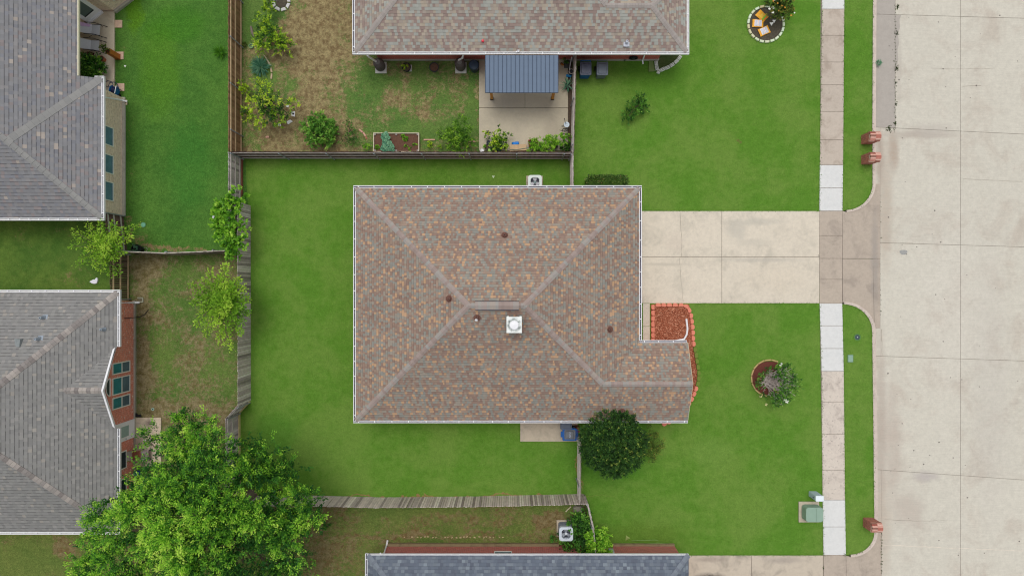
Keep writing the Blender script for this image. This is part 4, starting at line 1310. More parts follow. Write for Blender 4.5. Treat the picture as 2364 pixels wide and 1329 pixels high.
def leaf_mesh(name, C, D, N, L, W, T, mats, parent=None, org=(0, 0, 0)):
    """rhombic leaves: centres-of-base C, long axis D, normal N"""
    C = np.asarray(C, float) - np.array(org if len(org) == 3 else (org[0], org[1], 0))
    n = len(C)
    D = unit(np.asarray(D, float)); N = np.asarray(N, float)
    Sd = unit(np.cross(D, N)); N = unit(np.cross(Sd, D))
    L = np.broadcast_to(np.asarray(L, float), (n,))[:, None]
    W = np.broadcast_to(np.asarray(W, float), (n,))[:, None]
    v = np.empty((n, 4, 3))
    v[:, 0] = C
    v[:, 1] = C + D * L * .5 + Sd * W * .5 + N * W * .15
    v[:, 2] = C + D * L - N * L * .12
    v[:, 3] = C + D * L * .5 - Sd * W * .5 + N * W * .15
    me = bpy.data.meshes.new(name)
    me.vertices.add(n * 4); me.loops.add(n * 4); me.polygons.add(n)
    me.vertices.foreach_set("co", v.reshape(-1).astype(np.float32))
    me.loops.foreach_set("vertex_index", np.arange(n * 4, dtype=np.int32))
    me.polygons.foreach_set("loop_start", np.arange(0, n * 4, 4, dtype=np.int32))
    me.polygons.foreach_set("loop_total", np.full(n, 4, dtype=np.int32))
    me.materials.append(mats)
    at = me.attributes.new("tint", 'FLOAT', 'FACE')
    at.data.foreach_set("value", np.asarray(T, np.float32))
    me.update()
    o = bpy.data.objects.new(name, me)
    COL.objects.link(o)
    if parent is not None: o.parent = parent
    return o

def sprays(lobes, rs, dens=10, k=26, slen=.5, leaf=.13, up=.25, tint=(.25, .75), spread=.8, zmin=-.25, fill=.55, lw=.45, tipb=.35):
    """lobes: (x,y,z,rx,rz[,tintbias]) ellipsoids -> leaf arrays; feathery shoots pointing outwards"""
    Cs, Ds, Ns, Ls, Ts = [], [], [], [], []
    for lb in lobes:
        x, y, z, r, rz_ = lb[:5]
        tb = lb[5] if len(lb) > 5 else 0.0
        m = max(3, int(dens * 4 * math.pi * r * r * .6))
        d = rs.normal(size=(m * 3, 3)); d = unit(d)
        d = d[d[:, 2] > zmin][:m]
        m = len(d)
        rad = fill + (1 - fill) * rs.uniform(size=(m, 1)) ** .6
        c = np.array([x, y, z]) + d * np.array([r, r, rz_]) * rad
        ax = unit(d + rs.normal(size=(m, 3)) * .45 + np.array([0, 0, up]))
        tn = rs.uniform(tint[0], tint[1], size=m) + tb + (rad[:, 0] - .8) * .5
        t = rs.uniform(0, 1, size=(m, k))
        ln = slen * rs.uniform(.6, 1.3, size=(m, 1))
        pos = c[:, None, :] + ax[:, None, :] * (t * ln)[:, :, None] + rs.normal(size=(m, k, 3)) * slen * .13
        pos[:, :, 2] -= (t * ln) ** 2 * .18
        sd = unit(rs.normal(size=(m * k, 3))).reshape(m, k, 3)
        ld = unit((ax[:, None, :] * .9 + sd * spread).reshape(-1, 3))
        Cs.append(pos.reshape(-1, 3)); Ds.append(ld)
        nn = rs.normal(size=(m * k, 3)) * .5 + np.array([0, 0, 1.0]); Ns.append(nn)
        Ls.append(leaf * rs.uniform(.6, 1.3, size=m * k))
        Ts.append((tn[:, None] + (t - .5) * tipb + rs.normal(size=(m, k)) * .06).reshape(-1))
    L = np.concatenate(Ls)
    return np.concatenate(Cs), np.concatenate(Ds), np.concatenate(Ns), L, L * lw, np.clip(np.concatenate(Ts), 0, 1)

def limbs(mb, base, tips, r0, rs, sag=.0, thin=.012):
    for t in tips:
        b = Vector(base); t = Vector(t)
        mid = b.lerp(t, .5) + Vector((rs.uniform(-.12, .12), rs.uniform(-.12, .12), (t - b).length * .08)) * ((t - b).length * .5)
        pts = [b, b.lerp(mid, .6), mid, mid.lerp(t, .6), t]
        mb.tube(pts, [r0, r0 * .7, r0 * .5, r0 * .3, thin], 6)

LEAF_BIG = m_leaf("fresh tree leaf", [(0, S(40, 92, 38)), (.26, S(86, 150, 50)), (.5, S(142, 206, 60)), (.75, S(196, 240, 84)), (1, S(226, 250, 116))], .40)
LEAF_AIRY = m_leaf("yellow green leaf", [(0, S(66, 112, 34)), (.4, S(112, 164, 44)), (.75, S(162, 206, 62)), (1, S(200, 228, 88))], .38)
LEAF_DARK = m_leaf("dark evergreen leaf", [(0, S(24, 52, 20)), (.5, S(48, 90, 32)), (.85, S(78, 120, 44)), (.97, S(128, 156, 56)), (1, S(176, 190, 90))], .18)
LEAF_MID = m_leaf("mid green leaf", [(0, S(42, 84, 34)), (.4, S(76, 132, 44)), (.8, S(120, 178, 64)), (1, S(170, 210, 90))], .28)
LEAF_CIT = m_leaf("citrus leaf", [(0, S(40, 80, 38)), (.35, S(76, 124, 42)), (.55, S(150, 192, 44)), (.85, S(200, 228, 60)), (1, S(220, 232, 84))], .3)
LEAF_VINE = m_leaf("vine leaf", [(0, S(54, 112, 30)), (.5, S(112, 174, 42)), (.85, S(160, 212, 64)), (1, S(190, 228, 90))], .35)
LEAF_BLUE = m_leaf("blue green leaf", [(0, S(40, 84, 66)), (.5, S(74, 128, 98)), (1, S(126, 168, 132))], .1)
LEAF_OLIVE = m_leaf("olive leaf", [(0, S(36, 54, 20)), (.5, S(70, 92, 30)), (.85, S(104, 124, 44)), (1, S(150, 140, 60))], .2)
LEAF_HEDGE = m_leaf("hedge leaf", [(0, S(34, 66, 22)), (.5, S(74, 112, 40)), (.85, S(112, 142, 62)), (1, S(150, 130, 80))], .15)

def plant(name, label, cat, base, leafm, arrays, stem=None, group=None, leafname="crown", stemmat=BARKM, stemname="trunk"):
    T = thing(name, label, cat, (base[0], base[1], base[2] if len(base) > 2 else 0), 0, group)
    org_ = (base[0], base[1], base[2] if len(base) > 2 else 0)
    leaf_mesh(leafname, *arrays, leafm, T, org_)
    if stem:
        mb = MB(org_)
        stem(mb)
        mb.build(stemname, stemmat, T, smooth=True)
    return T

# ---- the big tree, lower left
rs = np.random.RandomState(5)
tb = P(470, 1215, 5.0)
tb = (tb[0] + .4, tb[1])
L1 = [(446, 1020, 54), (404, 1062, 54), (490, 1052, 56), (560, 1075, 64), (345, 1100, 46), (310, 1140, 50), (262, 1172, 42), (370, 1130, 80), (460, 1120, 88), (560, 1150, 80), (640, 1140, 62),
      (690, 1165, 42), (250, 1225, 62), (205, 1190, 26), (330, 1210, 84), (430, 1215, 96), (530, 1225, 90), (620, 1215, 76), (695, 1215, 44), (215, 1290, 52), (280, 1300, 76), (370, 1300, 90), (470, 1310, 90), (560, 1300, 60), (650, 1265, 44),
      (590, 1360, 60), (640, 1320, 46), (680, 1335, 22), (200, 1350, 40), (300, 1380, 80), (420, 1400, 90), (338, 1012, 14), (468, 985, 18), (426, 984, 16), (655, 1090, 24), (610, 1045, 24), (720, 1190, 18), (180, 1320, 16), (655, 1300, 36)]
lob = []
for X, Y, R in L1:
    dd = math.hypot(X - 450, Y - 1230) / 300.0
    hz = 7.6 - 3.4 * dd * dd + rs.uniform(-.35, .35)
    if X > 590 and Y > 1270: hz -= 1.8
    k = (H - hz) / F
    x, y = P(X, Y, hz)
    r = R * k * .80
    hz += rs.choice([-.5, 0, .35, .5])
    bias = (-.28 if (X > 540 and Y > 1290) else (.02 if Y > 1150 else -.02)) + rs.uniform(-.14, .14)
    R *= .93
    if (X, Y) in ((655, 1090), (560, 1075), (610, 1045)): bias = -.05
    lob.append((x, y, hz - r * .55, r, r * .8, bias))
sub = []
for (x, y, z, r, rq, bi) in lob:
    m_ = max(2, int(round(5.2 * r * r)))
    for i in range(m_):
        a_ = rs.uniform(0, 2 * math.pi); q = math.sqrt(rs.uniform(0, 1)) * r * .95
        rr_ = rs.uniform(.34, .62)
        zz = z + rq * math.sqrt(max(.05, 1 - (q / r) ** 2 * .95)) + rs.uniform(-.45, .3) - rr_ * .5
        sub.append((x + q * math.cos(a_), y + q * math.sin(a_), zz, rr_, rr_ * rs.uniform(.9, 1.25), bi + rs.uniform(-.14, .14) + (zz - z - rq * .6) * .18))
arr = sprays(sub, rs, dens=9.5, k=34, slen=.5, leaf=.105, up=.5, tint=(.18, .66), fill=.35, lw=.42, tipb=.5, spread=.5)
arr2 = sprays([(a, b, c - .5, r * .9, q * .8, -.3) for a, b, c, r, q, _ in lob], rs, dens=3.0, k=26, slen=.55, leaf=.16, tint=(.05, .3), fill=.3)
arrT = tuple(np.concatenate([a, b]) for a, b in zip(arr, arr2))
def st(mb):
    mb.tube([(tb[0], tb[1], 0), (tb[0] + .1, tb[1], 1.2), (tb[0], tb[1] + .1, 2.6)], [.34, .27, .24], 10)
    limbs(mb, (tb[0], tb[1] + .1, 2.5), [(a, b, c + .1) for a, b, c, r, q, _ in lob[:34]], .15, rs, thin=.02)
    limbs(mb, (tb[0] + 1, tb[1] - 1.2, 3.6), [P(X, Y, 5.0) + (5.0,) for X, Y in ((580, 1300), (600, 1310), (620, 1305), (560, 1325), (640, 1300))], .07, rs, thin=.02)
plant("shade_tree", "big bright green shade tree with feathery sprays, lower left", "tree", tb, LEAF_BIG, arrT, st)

# ---- round dark evergreen beside the house
rs = np.random.RandomState(8)
bx, by = P(1414, 1023, 3.1)
lob = [(bx, by, 2.6, 1.3, 1.5)]
for i in range(26):
    a = i * 2.4; q = (.98, .55, .93)[i % 3]
    lob.append((bx + q * 1.22 * math.cos(a), by + q * 1.22 * math.sin(a), 3.0 + (.7 if q < .9 else .05) + rs.uniform(-.1, .2), .5, .5, rs.uniform(-.16, .12)))
sx, sy = P(1494, 1022, 1.2)
side_l = [(sx + .1, sy, 1.5, .55, .5, .05), (sx + .35, sy - .05, 1.3, .45, .4, .15), (sx + .15, sy - .45, 1.1, .45, .4, -.05), (sx + .1, sy + .4, 1.0, .4, .35, -.05)]
arr = sprays(lob, rs, dens=46, k=22, slen=.2, leaf=.065, up=.3, tint=(.0, .76), fill=.6, lw=.5, zmin=-.5)
plant("evergreen_tree", "round dark evergreen tree beside the front corner of the central house", "tree", (bx, by), LEAF_DARK, arr,
      lambda mb: (mb.tube([(bx, by, 0), (bx, by, 1.6)], [.12, .09], 8), limbs(mb, (bx, by, 1.5), [l[:3] for l in lob[1:]], .05, rs)))
arr = sprays(side_l, rs, dens=26, k=14, slen=.28, leaf=.07, tint=(.3, .8), fill=.4)
plant("shrub", "grey green shrub peeping out on the right of the round dark evergreen", "shrub", (sx, sy), LEAF_OLIVE, arr, lambda mb: limbs(mb, (sx, sy, 0), [(a, b, c) for a, b, c, *_ in side_l], .03, rs), leafname="foliage", stemname="stem")

# ---- airy trees built of radiating branches
def airy(name, label, cat, base, tips, leafm, seed, leaf=.12, k=46, bw=.13, r0=.05, tint=(.3, .8), tr=.05, droop=.0):
    rs = np.random.RandomState(seed)
    Cs, Ds, Ls, Ts = [], [], [], []
    T = thing(name, label, cat, (base[0], base[1], 0))
    mb = MB((base[0], base[1], 0))
    fork = Vector((base[0], base[1], base[2]))
    mb.tube([(base[0], base[1], 0), fork], [r0 * 1.5, r0], 8)
    for t in tips:
        t = Vector(t)
        b = fork
        mid = b.lerp(t, .5) + Vector((rs.uniform(-.1, .1), rs.uniform(-.1, .1), (t - b).length * .12))
        path = [b, b.lerp(mid, .55), mid, mid.lerp(t, .55), t]
        mb.tube(path, [r0 * .6, r0 * .45, r0 * .3, r0 * .2, .006], 5)
        pp = np.array([tuple(p) for p in path])
        L = (t - b).length
        kk = int(k * L)
        s = rs.uniform(.22, 1.02, size=kk) * 4
        i = np.minimum(s.astype(int), 3)
        pos = pp[i] + (pp[i + 1] - pp[i]) * (s - i)[:, None]
        dr = unit(pp[i + 1] - pp[i])
        wdt = bw * (1.35 - s / 4)[:, None] + .02
        off = rs.normal(size=(kk, 3)) * wdt
        pos = pos + off
        tn = rs.uniform(*tint)
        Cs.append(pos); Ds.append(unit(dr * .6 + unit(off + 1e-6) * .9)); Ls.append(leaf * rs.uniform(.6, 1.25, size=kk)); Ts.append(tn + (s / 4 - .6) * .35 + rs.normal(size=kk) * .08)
    C = np.concatenate(Cs); L = np.concatenate(Ls)
    N = rs.normal(size=C.shape) * .5 + np.array([0, 0, 1])
    leaf_mesh("crown", C, np.concatenate(Ds), N, L, L * .5, np.clip(np.concatenate(Ts), 0, 1), leafm, T, (base[0], base[1], 0))
    mb.build("trunk", BARKM, T, smooth=True)
    return T
def tip(X, Y, h): return P(X, Y, h) + (h,)
rs = np.random.RandomState(3)
b = P(520, 690, .8)
tips = []
for X, Y, h in [(484, 624, 3), (522, 612, 3.4), (548, 640, 3), (566, 668, 2.8), (446, 660, 2.6), (470, 650, 2.6), (444, 700, 2.4), (452, 748, 2.4), (478, 770, 2.3), (512, 790, 2.6), (534, 802, 2.4), (556, 770, 2.6), (572, 720, 2.8), (500, 680, 3.6), (530, 700, 3.8),
                (515, 655, 3.4), (490, 720, 3.2), (540, 735, 3.2), (560, 700, 3.2), (465, 715, 2.6), (505, 745, 3.), (475, 690, 3), (545, 675, 3.4), (520, 725, 3.5), (455, 680, 2.6), (563, 745, 2.8), (500, 700, 3.5), (535, 660, 3.4), (486, 745, 2.8), (548, 712, 3.5), (525, 765, 2.9), (508, 640, 3.2), (575, 690, 2.6), (527, 680, 3.8)]:
    tips.append(tip(X + rs.uniform(-4, 4), Y + rs.uniform(-4, 4), h))
airy("young_tree", "airy yellow green young tree leaning over the grey board fence", "tree", (b[0], b[1], .9), tips, LEAF_AIRY, 21, k=80, leaf=.13, bw=.14, r0=.07)
b = P(250, 572, .9)
tips = [tip(X, Y, h) for X, Y, h in [(168, 532, 2), (178, 552, 2), (163, 568, 2), (200, 515, 2.4), (232, 512, 2.6), (262, 516, 2.4), (286, 528, 2.2), (318, 520, 1.6), (302, 548, 2), (190, 596, 2.2), (212, 612, 2.2), (232, 622, 2), (256, 636, 1.8), (276, 632, 1.8), (180, 610, 1.8),
        (225, 560, 3), (250, 550, 3.2), (240, 585, 3), (270, 570, 2.8), (285, 585, 2.4), (205, 575, 2.6), (215, 545, 2.6), (262, 595, 2.6), (245, 570, 3.4), (280, 555, 2.6), (230, 535, 2.8), (265, 540, 2.8), (222, 590, 2.6), (238, 605, 2.4)]]
airy("young_tree", "spreading yellow green tree between the two left houses, by the dark round planter", "tree", (b[0], b[1], .8), tips, LEAF_AIRY, 22, k=60, leaf=.13, bw=.13, r0=.06)
# vine
rs = np.random.RandomState(31)
vl = []
for X, Y, R, h in [(545, 452, 20, 2.1), (520, 478, 24, 1.9), (505, 495, 18, 1.6), (515, 520, 24, 1.8), (540, 500, 14, 2.1), (520, 545, 22, 1.8), (545, 535, 16, 2.0), (535, 565, 20, 1.9), (537, 582, 16, 1.7), (560, 520, 9, 2.0), (558, 555, 8, 2.0), (500, 530, 12, 1.4), (548, 470, 10, 2), (562, 575, 6, 2)]:
    x, y = P(X, Y, h); r = R * .0228
    vl.append((x, y, h - r * .4, r, r * .7, rs.uniform(-.1, .1)))
arr = sprays(vl, rs, dens=25, k=11, slen=.18, leaf=.14, tint=(.2, .85), fill=.35, lw=.75)
b = P(535, 520)
plant("vine", "bright green vine scrambling over the weathered fence", "vine", b, LEAF_VINE, arr, lambda mb: [mb.tube([(F1x + .05, b[1] + d, 0), (F1x + .1, b[1] + d + .2, 1), (F1x - .1, b[1] + d * 1.6, 1.9)], [.03, .025, .015], 6) for d in (-.8, -.3, .4, .9)], leafname="foliage", stemname="stem")

def bush(name, label, cat, spots, leafm, seed, dens=36, k=14, slen=.22, leaf=.09, tint=(.15, .85), fill=.4, lw=.5, up=.3, z0=None, group=None, stems=True, lname="foliage"):
    """spots: (X,Y,Rpx,h[,bias]) with h = top height"""
    rs = np.random.RandomState(seed)
    lb = []
    for s in spots:
        X, Y, R, h = s[:4]
        x, y = P(X, Y, h * .7); r = R * (H - h) / F
        rz_ = min(r * .9, h * .5)
        lb.append((x, y, max(h - rz_, rz_ * .6), r * .85, rz_, s[4] if len(s) > 4 else rs.uniform(-.06, .06)))
    arr = sprays(lb, rs, dens, k, slen, leaf, up, tint, fill=fill, lw=lw)
    b = P(spots[0][0], spots[0][1])
    return plant(name, label, cat, b, leafm, arr, (lambda mb: limbs(mb, (b[0], b[1], 0), [(l[0], l[1], l[2]) for l in lb], .025, rs, thin=.006)) if stems else None, group, lname, stemname="stem")

bush("citrus_shrub", "leafy bright green shrub beside the ring of stones in the back garden", "shrub", [(630, 85, 24, 1.6), (607, 62, 14, 1.3), (597, 45, 9, 1.1), (645, 100, 20, 1.4), (615, 95, 20, 1.4), (660, 112, 12, 1), (605, 108, 10, 1), (625, 60, 14, 1.3)], LEAF_CIT, 41, dens=30, slen=.3, leaf=.15, tint=(.25, .75), fill=.3, lw=.35)
bush("citrus_shrub", "large yellow green shrub with dark inner leaves near the white tiles", "shrub", [(622, 247, 22, 1.7, -.3), (606, 203, 10, 1.5, .3), (598, 222, 11, 1.5, .1), (585, 238, 10, 1.3, .1), (640, 222, 10, 1.6, .1), (657, 255, 14, 1.5, -.25), (598, 262, 13, 1.5, .15), (606, 292, 9, 1.2, .3),
     (625, 278, 12, 1.5, -.15), (676, 244, 9, 1.3, .3), (690, 243, 5, 1.1, .4), (573, 258, 8, 1.1, .1), (618, 208, 9, 1.5, .2), (650, 280, 10, 1.3, .1), (626, 240, 8, 1.9, .35), (597, 180, 7, 1.2, .3), (642, 240, 7, 1.8, .3), (601, 278, 8, 1.3, .3), (585, 225, 7, 1.3, .3), (664, 236, 7, 1.4, .2), (636, 262, 8, 1.6, .2), (612, 230, 8, 1.7, .2), (578, 276, 6, 1, .2), (662, 270, 7, 1.2, .25), (610, 186, 6, 1.2, .3)], LEAF_CIT, 42, dens=34, k=11, slen=.24, leaf=.14, tint=(.15, .7), fill=.2, lw=.36)
bush("round_shrub", "rounded mid green shrub by the worn grass patch", "shrub", [(738, 300, 34, 1.3), (715, 290, 20, 1.0), (760, 295, 20, 1.0), (725, 318, 20, 1.0), (752, 318, 20, 1.0), (735, 278, 18, 1.1)], LEAF_MID, 43, dens=34, slen=.22, leaf=.13, tint=(.3, .9), lw=.4)
bush("wispy_shrub", "thin wispy dull green shrub between the round shrub and the brick pieces", "shrub", [(808, 300, 12, .9), (800, 320, 14, .8), (815, 315, 13, .8), (804, 285, 9, .9), (795, 328, 8, .5)], LEAF_MID, 44, dens=24, slen=.25, leaf=.10, tint=(.1, .5), fill=.1, lw=.3)
bush("small_plant", "small bright leafy plant just left of the raised bed", "plant", [(845, 335, 7, .5)], LEAF_VINE, 45, dens=60, leaf=.1, slen=.1)
bush("lemon_shrub", "feathery light green shrub leaning on the dark fence, right of the raised bed", "shrub", [(1055, 318, 26, 1.8), (1075, 330, 18, 1.6), (1035, 312, 16, 1.5), (1068, 292, 14, 1.8), (1055, 335, 20, 1.6), (1022, 312, 8, 1.2), (1080, 310, 10, 1.4), (1062, 282, 8, 1.8)], LEAF_AIRY, 46, dens=30, slen=.3, leaf=.14, tint=(.0, .6), fill=.25, lw=.3)
def spiky(name, label, cat, X, Y, R, n, leafm, seed, h=.5, w=.05, z=0.0, tint=(.2, .9), parent=None):
    rs = np.random.RandomState(seed)
    x, y = P(X, Y)
    a = rs.uniform(0, 2 * math.pi, n); el = rs.uniform(.15, 1.2, n)
    D = np.stack([np.cos(a) * np.cos(el), np.sin(a) * np.cos(el), np.sin(el)], 1)
    C = np.tile([x, y, z + .03], (n, 1)) + np.stack([np.cos(a) * .03, np.sin(a) * .03, np.zeros(n)], 1)
    L = R * .0235 * rs.uniform(.7, 1.1, n)
    if parent: return leaf_mesh("leaves", C, D, np.tile([0, 0, 1.], (n, 1)) + rs.normal(size=(n, 3)) * .1, L, w, rs.uniform(*tint, n), leafm, parent, tuple(parent.location))
    T = thing(name, label, cat, (x, y, 0))
    leaf_mesh("leaves", C, D, np.tile([0, 0, 1.], (n, 1)) + rs.normal(size=(n, 3)) * .1, L, w, rs.uniform(*tint, n), leafm, T, (x, y, 0))
    return T
spiky("iris_clump", "blue green strap leaved clump beside the long dead branch", "plant", 603, 156, 28, 170, LEAF_BLUE, 51, w=.055)
spiky("grass_tuft", "coarse grass tuft growing in the left neighbour's lawn by the fence", "plant", 509, 122, 20, 160, LEAF_VINE, 52, w=.025, tint=(.0, .45))
spiky("small_plant", "small rosette plant at the foot of the brown stained fence near the round lid", "plant", 566, 105, 9, 60, LEAF_OLIVE, 53, w=.03)
bush("small_shrub", "small light green shrub growing through the brown fence", "shrub", [(565, 205, 10, .8), (562, 197, 7, 1.0)], LEAF_CIT, 54, dens=60, leaf=.12, slen=.15, tint=(.4, .8), lw=.35)
bush("small_shrub", "tiny light green shoots at the fence foot, left of the large yellow green shrub", "shrub", [(567, 262, 8, .6), (573, 252, 5, .6)], LEAF_CIT, 55, dens=50, leaf=.12, slen=.15, tint=(.3, .7), lw=.35)
bush("lawn_shrub", "dark centred shrub alone on the bright lawn below the wheeled bins", "shrub", [(1468, 246, 22, .9), (1455, 262, 16, .7), (1482, 240, 14, .8), (1475, 225, 12, .7), (1450, 272, 10, .5), (1490, 255, 9, .5)], LEAF_MID, 56, dens=34, slen=.2, leaf=.09, tint=(.0, .6), fill=.3)
bush("tree_sapling", "orange tinged leafy bush in the stone ringed bed at the top", "bush", [(1800, 22, 24, 1.4), (1782, 10, 16, 1.2), (1815, 30, 14, 1.1), (1795, -10, 24, 1.4), (1812, 5, 16, 1.3), (1785, 35, 10, 1.0), (1818, 15, 12, 1.1)], LEAF_OLIVE, 57, dens=38, slen=.2, leaf=.09, tint=(.05, .95), fill=.4)
bush("fence_shrub", "dark green leafy shrub surrounding the grey outdoor unit", "shrub", [(1330, 1210, 22, 1.0, -.2), (1345, 1235, 26, 1.1, -.3), (1320, 1262, 22, 1.0, -.1), (1345, 1268, 20, 1.1, -.1), (1350, 1200, 12, .9, .1), (1352, 1180, 8, .8, .2), (1322, 1197, 10, .8, .1), (1286, 1240, 9, .6, 0), (1300, 1262, 10, .7, 0), (1335, 1195, 12, .8, 0), (1352, 1215, 14, 1, -.1)], LEAF_MID, 58, dens=36, slen=.2, leaf=.12, tint=(.1, .7), fill=.4, lw=.6)
bush("bright_shrub", "light green rounded shrub at the wall beside the electric meter", "shrub", [(1380, 1245, 26, 1.9), (1370, 1262, 22, 1.8), (1395, 1258, 16, 1.7), (1390, 1228, 14, 1.6), (1365, 1235, 14, 1.6), (1375, 1225, 12, 1.6), (1360, 1270, 12, 1.7), (1398, 1272, 8, 1.6)], LEAF_VINE, 59, dens=36, slen=.18, leaf=.12, tint=(.2, .95), lw=.6)
# clipped hedge
rs = np.random.RandomState(61)
hx0, hy0 = P(1354, 427, .7); hx1, hy1 = P(1452, 403, .7)
n = 5200
pts = np.stack([rs.uniform(hx0, hx1, n), rs.uniform(hy0 - .2, hy1, n), rs.uniform(.1, .72, n)], 1)
keep = (pts[:, 2] > .55) | (pts[:, 1] > hy1 - .16) | (pts[:, 0] < hx0 + .15) | (pts[:, 0] > hx1 - .15)
pts = pts[keep]; n = len(pts)
ex = np.minimum(pts[:, 0] - hx0, hx1 - pts[:, 0]); pts = pts[(ex > .12) | (pts[:, 1] < hy1 - .15)]; n = len(pts)
plant("hedge", "low clipped hedge against the upper wall of the central house", "hedge", ((hx0 + hx1) / 2, (hy0 + hy1) / 2), LEAF_HEDGE,
      (pts, rs.normal(size=(n, 3)) + np.array([0, .3, .4]), rs.normal(size=(n, 3)) * .5 + np.array([0, 0, 1]), rs.uniform(.06, .12, n), rs.uniform(.03, .06, n), np.clip(rs.normal(.45, .25, n), 0, 1)),
      lambda mb: [mb.tube([(hx0 + .3 + i * .32, (hy0 + hy1) / 2, 0), (hx0 + .3 + i * .32, (hy0 + hy1) / 2, .5)], .02, 5) for i in range(6)], leafname="foliage", stemname="stem")
# twiggy bush in the round bed
b = P(1758, 874)
tips = []
rs = np.random.RandomState(62)
for i in range(80):
    a = rs.uniform(-1.5, 1.25)
    rr_ = rs.uniform(.5, 1.6)
    tips.append((b[0] + .3 + rr_ * math.cos(a) * .9, b[1] - .15 + rr_ * math.sin(a) * .75, .4 + rs.uniform(.1, .7)))
for i in range(20):
    a = rs.uniform(0, 6.28)
    tips.append((b[0] + .35 + .75 * math.cos(a), b[1] - .1 + .75 * math.sin(a), .5 + rs.uniform(.1, .5)))
TW = thing("twiggy_bush", "twiggy half bare bush leaning out of the round mulch bed", "bush", (b[0], b[1], 0))
mb = MB((b[0], b[1], 0))
for t in tips:
    t = Vector(t); s_ = Vector((b[0] + rs.uniform(.1, .75), b[1] + rs.uniform(-.45, .3), .1))
    m_ = s_.lerp(t, .5) + Vector((rs.uniform(-.1, .1), rs.uniform(-.1, .1), .15))
    mb.tube([s_, m_, t], [.018, .014, .008], 5)
    for q in range(3):
        e = m_.lerp(t, rs.uniform(0, .8)); mb.tube([e, e + Vector((rs.uniform(-.05, .35), rs.uniform(-.25, .2), rs.uniform(.0, .2)))], [.010, .007], 4)
mb.build("branches", m_plain("grey twig", S(190, 178, 172), .9, .15), TW)
tp = np.array([tuple(t) for t in tips])
arr = sprays([(t[0], t[1], t[2] - .05, .13, .1, rs.uniform(-.2, .2)) for t in tips[::1]], rs, dens=60, k=9, slen=.14, leaf=.08, tint=(.0, .8), fill=.2)
leaf_mesh("leaves", *arr, LEAF_MID, TW, (b[0], b[1], 0))

def flowers(spots, mat, parent, h=.6, r=.045, seed=1, name="flower"):
    rs = random.Random(seed)
    for X, Y in spots:
        x, y = P(X, Y, h)
        mb = MB(tuple(parent.location))
        for i in range(5):
            a = i * 1.2566 + rs.uniform(0, 1)
            mb.solid([(x, y, h), (x + r * math.cos(a - .5), y + r * math.sin(a - .5), h + .02), (x + 1.5 * r * math.cos(a), y + 1.5 * r * math.sin(a), h + .01), (x + r * math.cos(a + .5), y + r * math.sin(a + .5), h + .02)], [(0, 1, 2, 3)])
        mb.lathe(x, y, [(.015, h - .02), (.02, h + .015)], 6)
        mb.build(name, mat, parent)
M_FLW = m_plain("white petal", S(240, 240, 232), .6, .05)
M_FLO = m_plain("orange petal", S(236, 172, 72), .6, .1)
M_FLY = m_plain("cream petal", S(226, 224, 160), .6, .1)
flowers([(1812, 922), (1817, 926), (1811, 873), (1803, 841)], M_FLW, TW, .95, .075)
flowers([(1794, 904)], M_FLO, TW, .95, .065)
flowers([(1756, 914), (1769, 933)], M_FLY, TW, .06, .06)
SAP = [o for o in bpy.data.objects if o.name == "tree_sapling"][0]
flowers([(1805, 14), (1812, 18), (1798, 25), (1815, 3), (1826, 36), (1806, -4), (1795, 8), (1785, 3)], M_FLO, SAP, 1.35, .035, 2)
flowers([(1776, 21), (1784, 29), (1788, 1)], M_FLW, SAP, 1.2, .05, 3)

# ---------------------------------------------------------------- beds and edging
def poly_m(pxs_): return [P(*p) for p in pxs_]
t = NT("red bark mulch")
p_ = t.pos()
vor = t.n("TexVoronoi"); t.set(vor, 'Vector', t.vmath('MULTIPLY', p_, (1.0, 1.6, 1.0))); vor.inputs['Scale'].default_value = 22
sc_ = t.n("SeparateColor"); t.set(sc_, 0, vor.outputs['Color'])
cc_ = t.ramp(sc_.outputs[0], [(0, S(108, 56, 38)), (.4, S(146, 82, 58)), (.8, S(174, 106, 78)), (1, S(214, 158, 128))])
t.bump(vor.outputs['Distance'], .6, .03)
M_MULCH = t.done(t.val(cc_, t.rng(t.noise(p_, 40, 3), .3, .7, .8, 1.2)), .95)
M_MULCHD = m_plain("dark bark mulch", S(104, 58, 48), .95, .25, 20)
sheetm = MB()
bed = [(1502, 702), (1590, 702), (1599, 735), (1603, 790), (1608, 830), (1612, 868), (1607, 900), (1592, 938), (1580, 960), (1540, 975), (1500, 975), (1480, 940), (1502, 900)]
pp = poly_m(bed)
area = sum(pp[i][0] * pp[(i + 1) % len(pp)][1] - pp[(i + 1) % len(pp)][0] * pp[i][1] for i in range(len(pp)))
sheetm.prism(pp, 0, .045)
tag(sheetm.build("mulch_bed", M_MULCH), kind='structure')
M_SALMON = m_plain("salmon edging block", S(222, 136, 112), .85, .08, 8)
M_MOSS = m_plain("mossy green edging block", S(112, 132, 56), .9, .1, 8)
def edging_block(mat):
    mb = MB()
    # bell shape: rounded outwards (+y), flat inside
    poly = [(-.135, -.09), (.135, -.09), (.15, .0), (.12, .075), (.06, .105), (-.06, .105), (-.12, .075), (-.15, .0)]
    mb.prism(poly, 0, .13, inset=.06)
    o = mb.build("edging_block", mat, None, bevel=.012)
    return o
used = {}
def place_block(X, Y, ang, mat, label, group, h=.1):
    x, y = P(X, Y, h)
    if mat.name not in used:
        o = edging_block(mat); used[mat.name] = o
    else:
        o = used[mat.name].copy(); COL.objects.link(o)
    o.location = (x, y, .01)
    o.rotation_euler = (rnd.uniform(-.02, .02), rnd.uniform(-.02, .02), ang + rnd.uniform(-.04, .04))
    o.scale = (rnd.uniform(.96, 1.03), rnd.uniform(.96, 1.05), 1)
    tag(o, label, "edging block", group)
PI = math.pi
GS = "salmon blocks edging the red mulch bed"
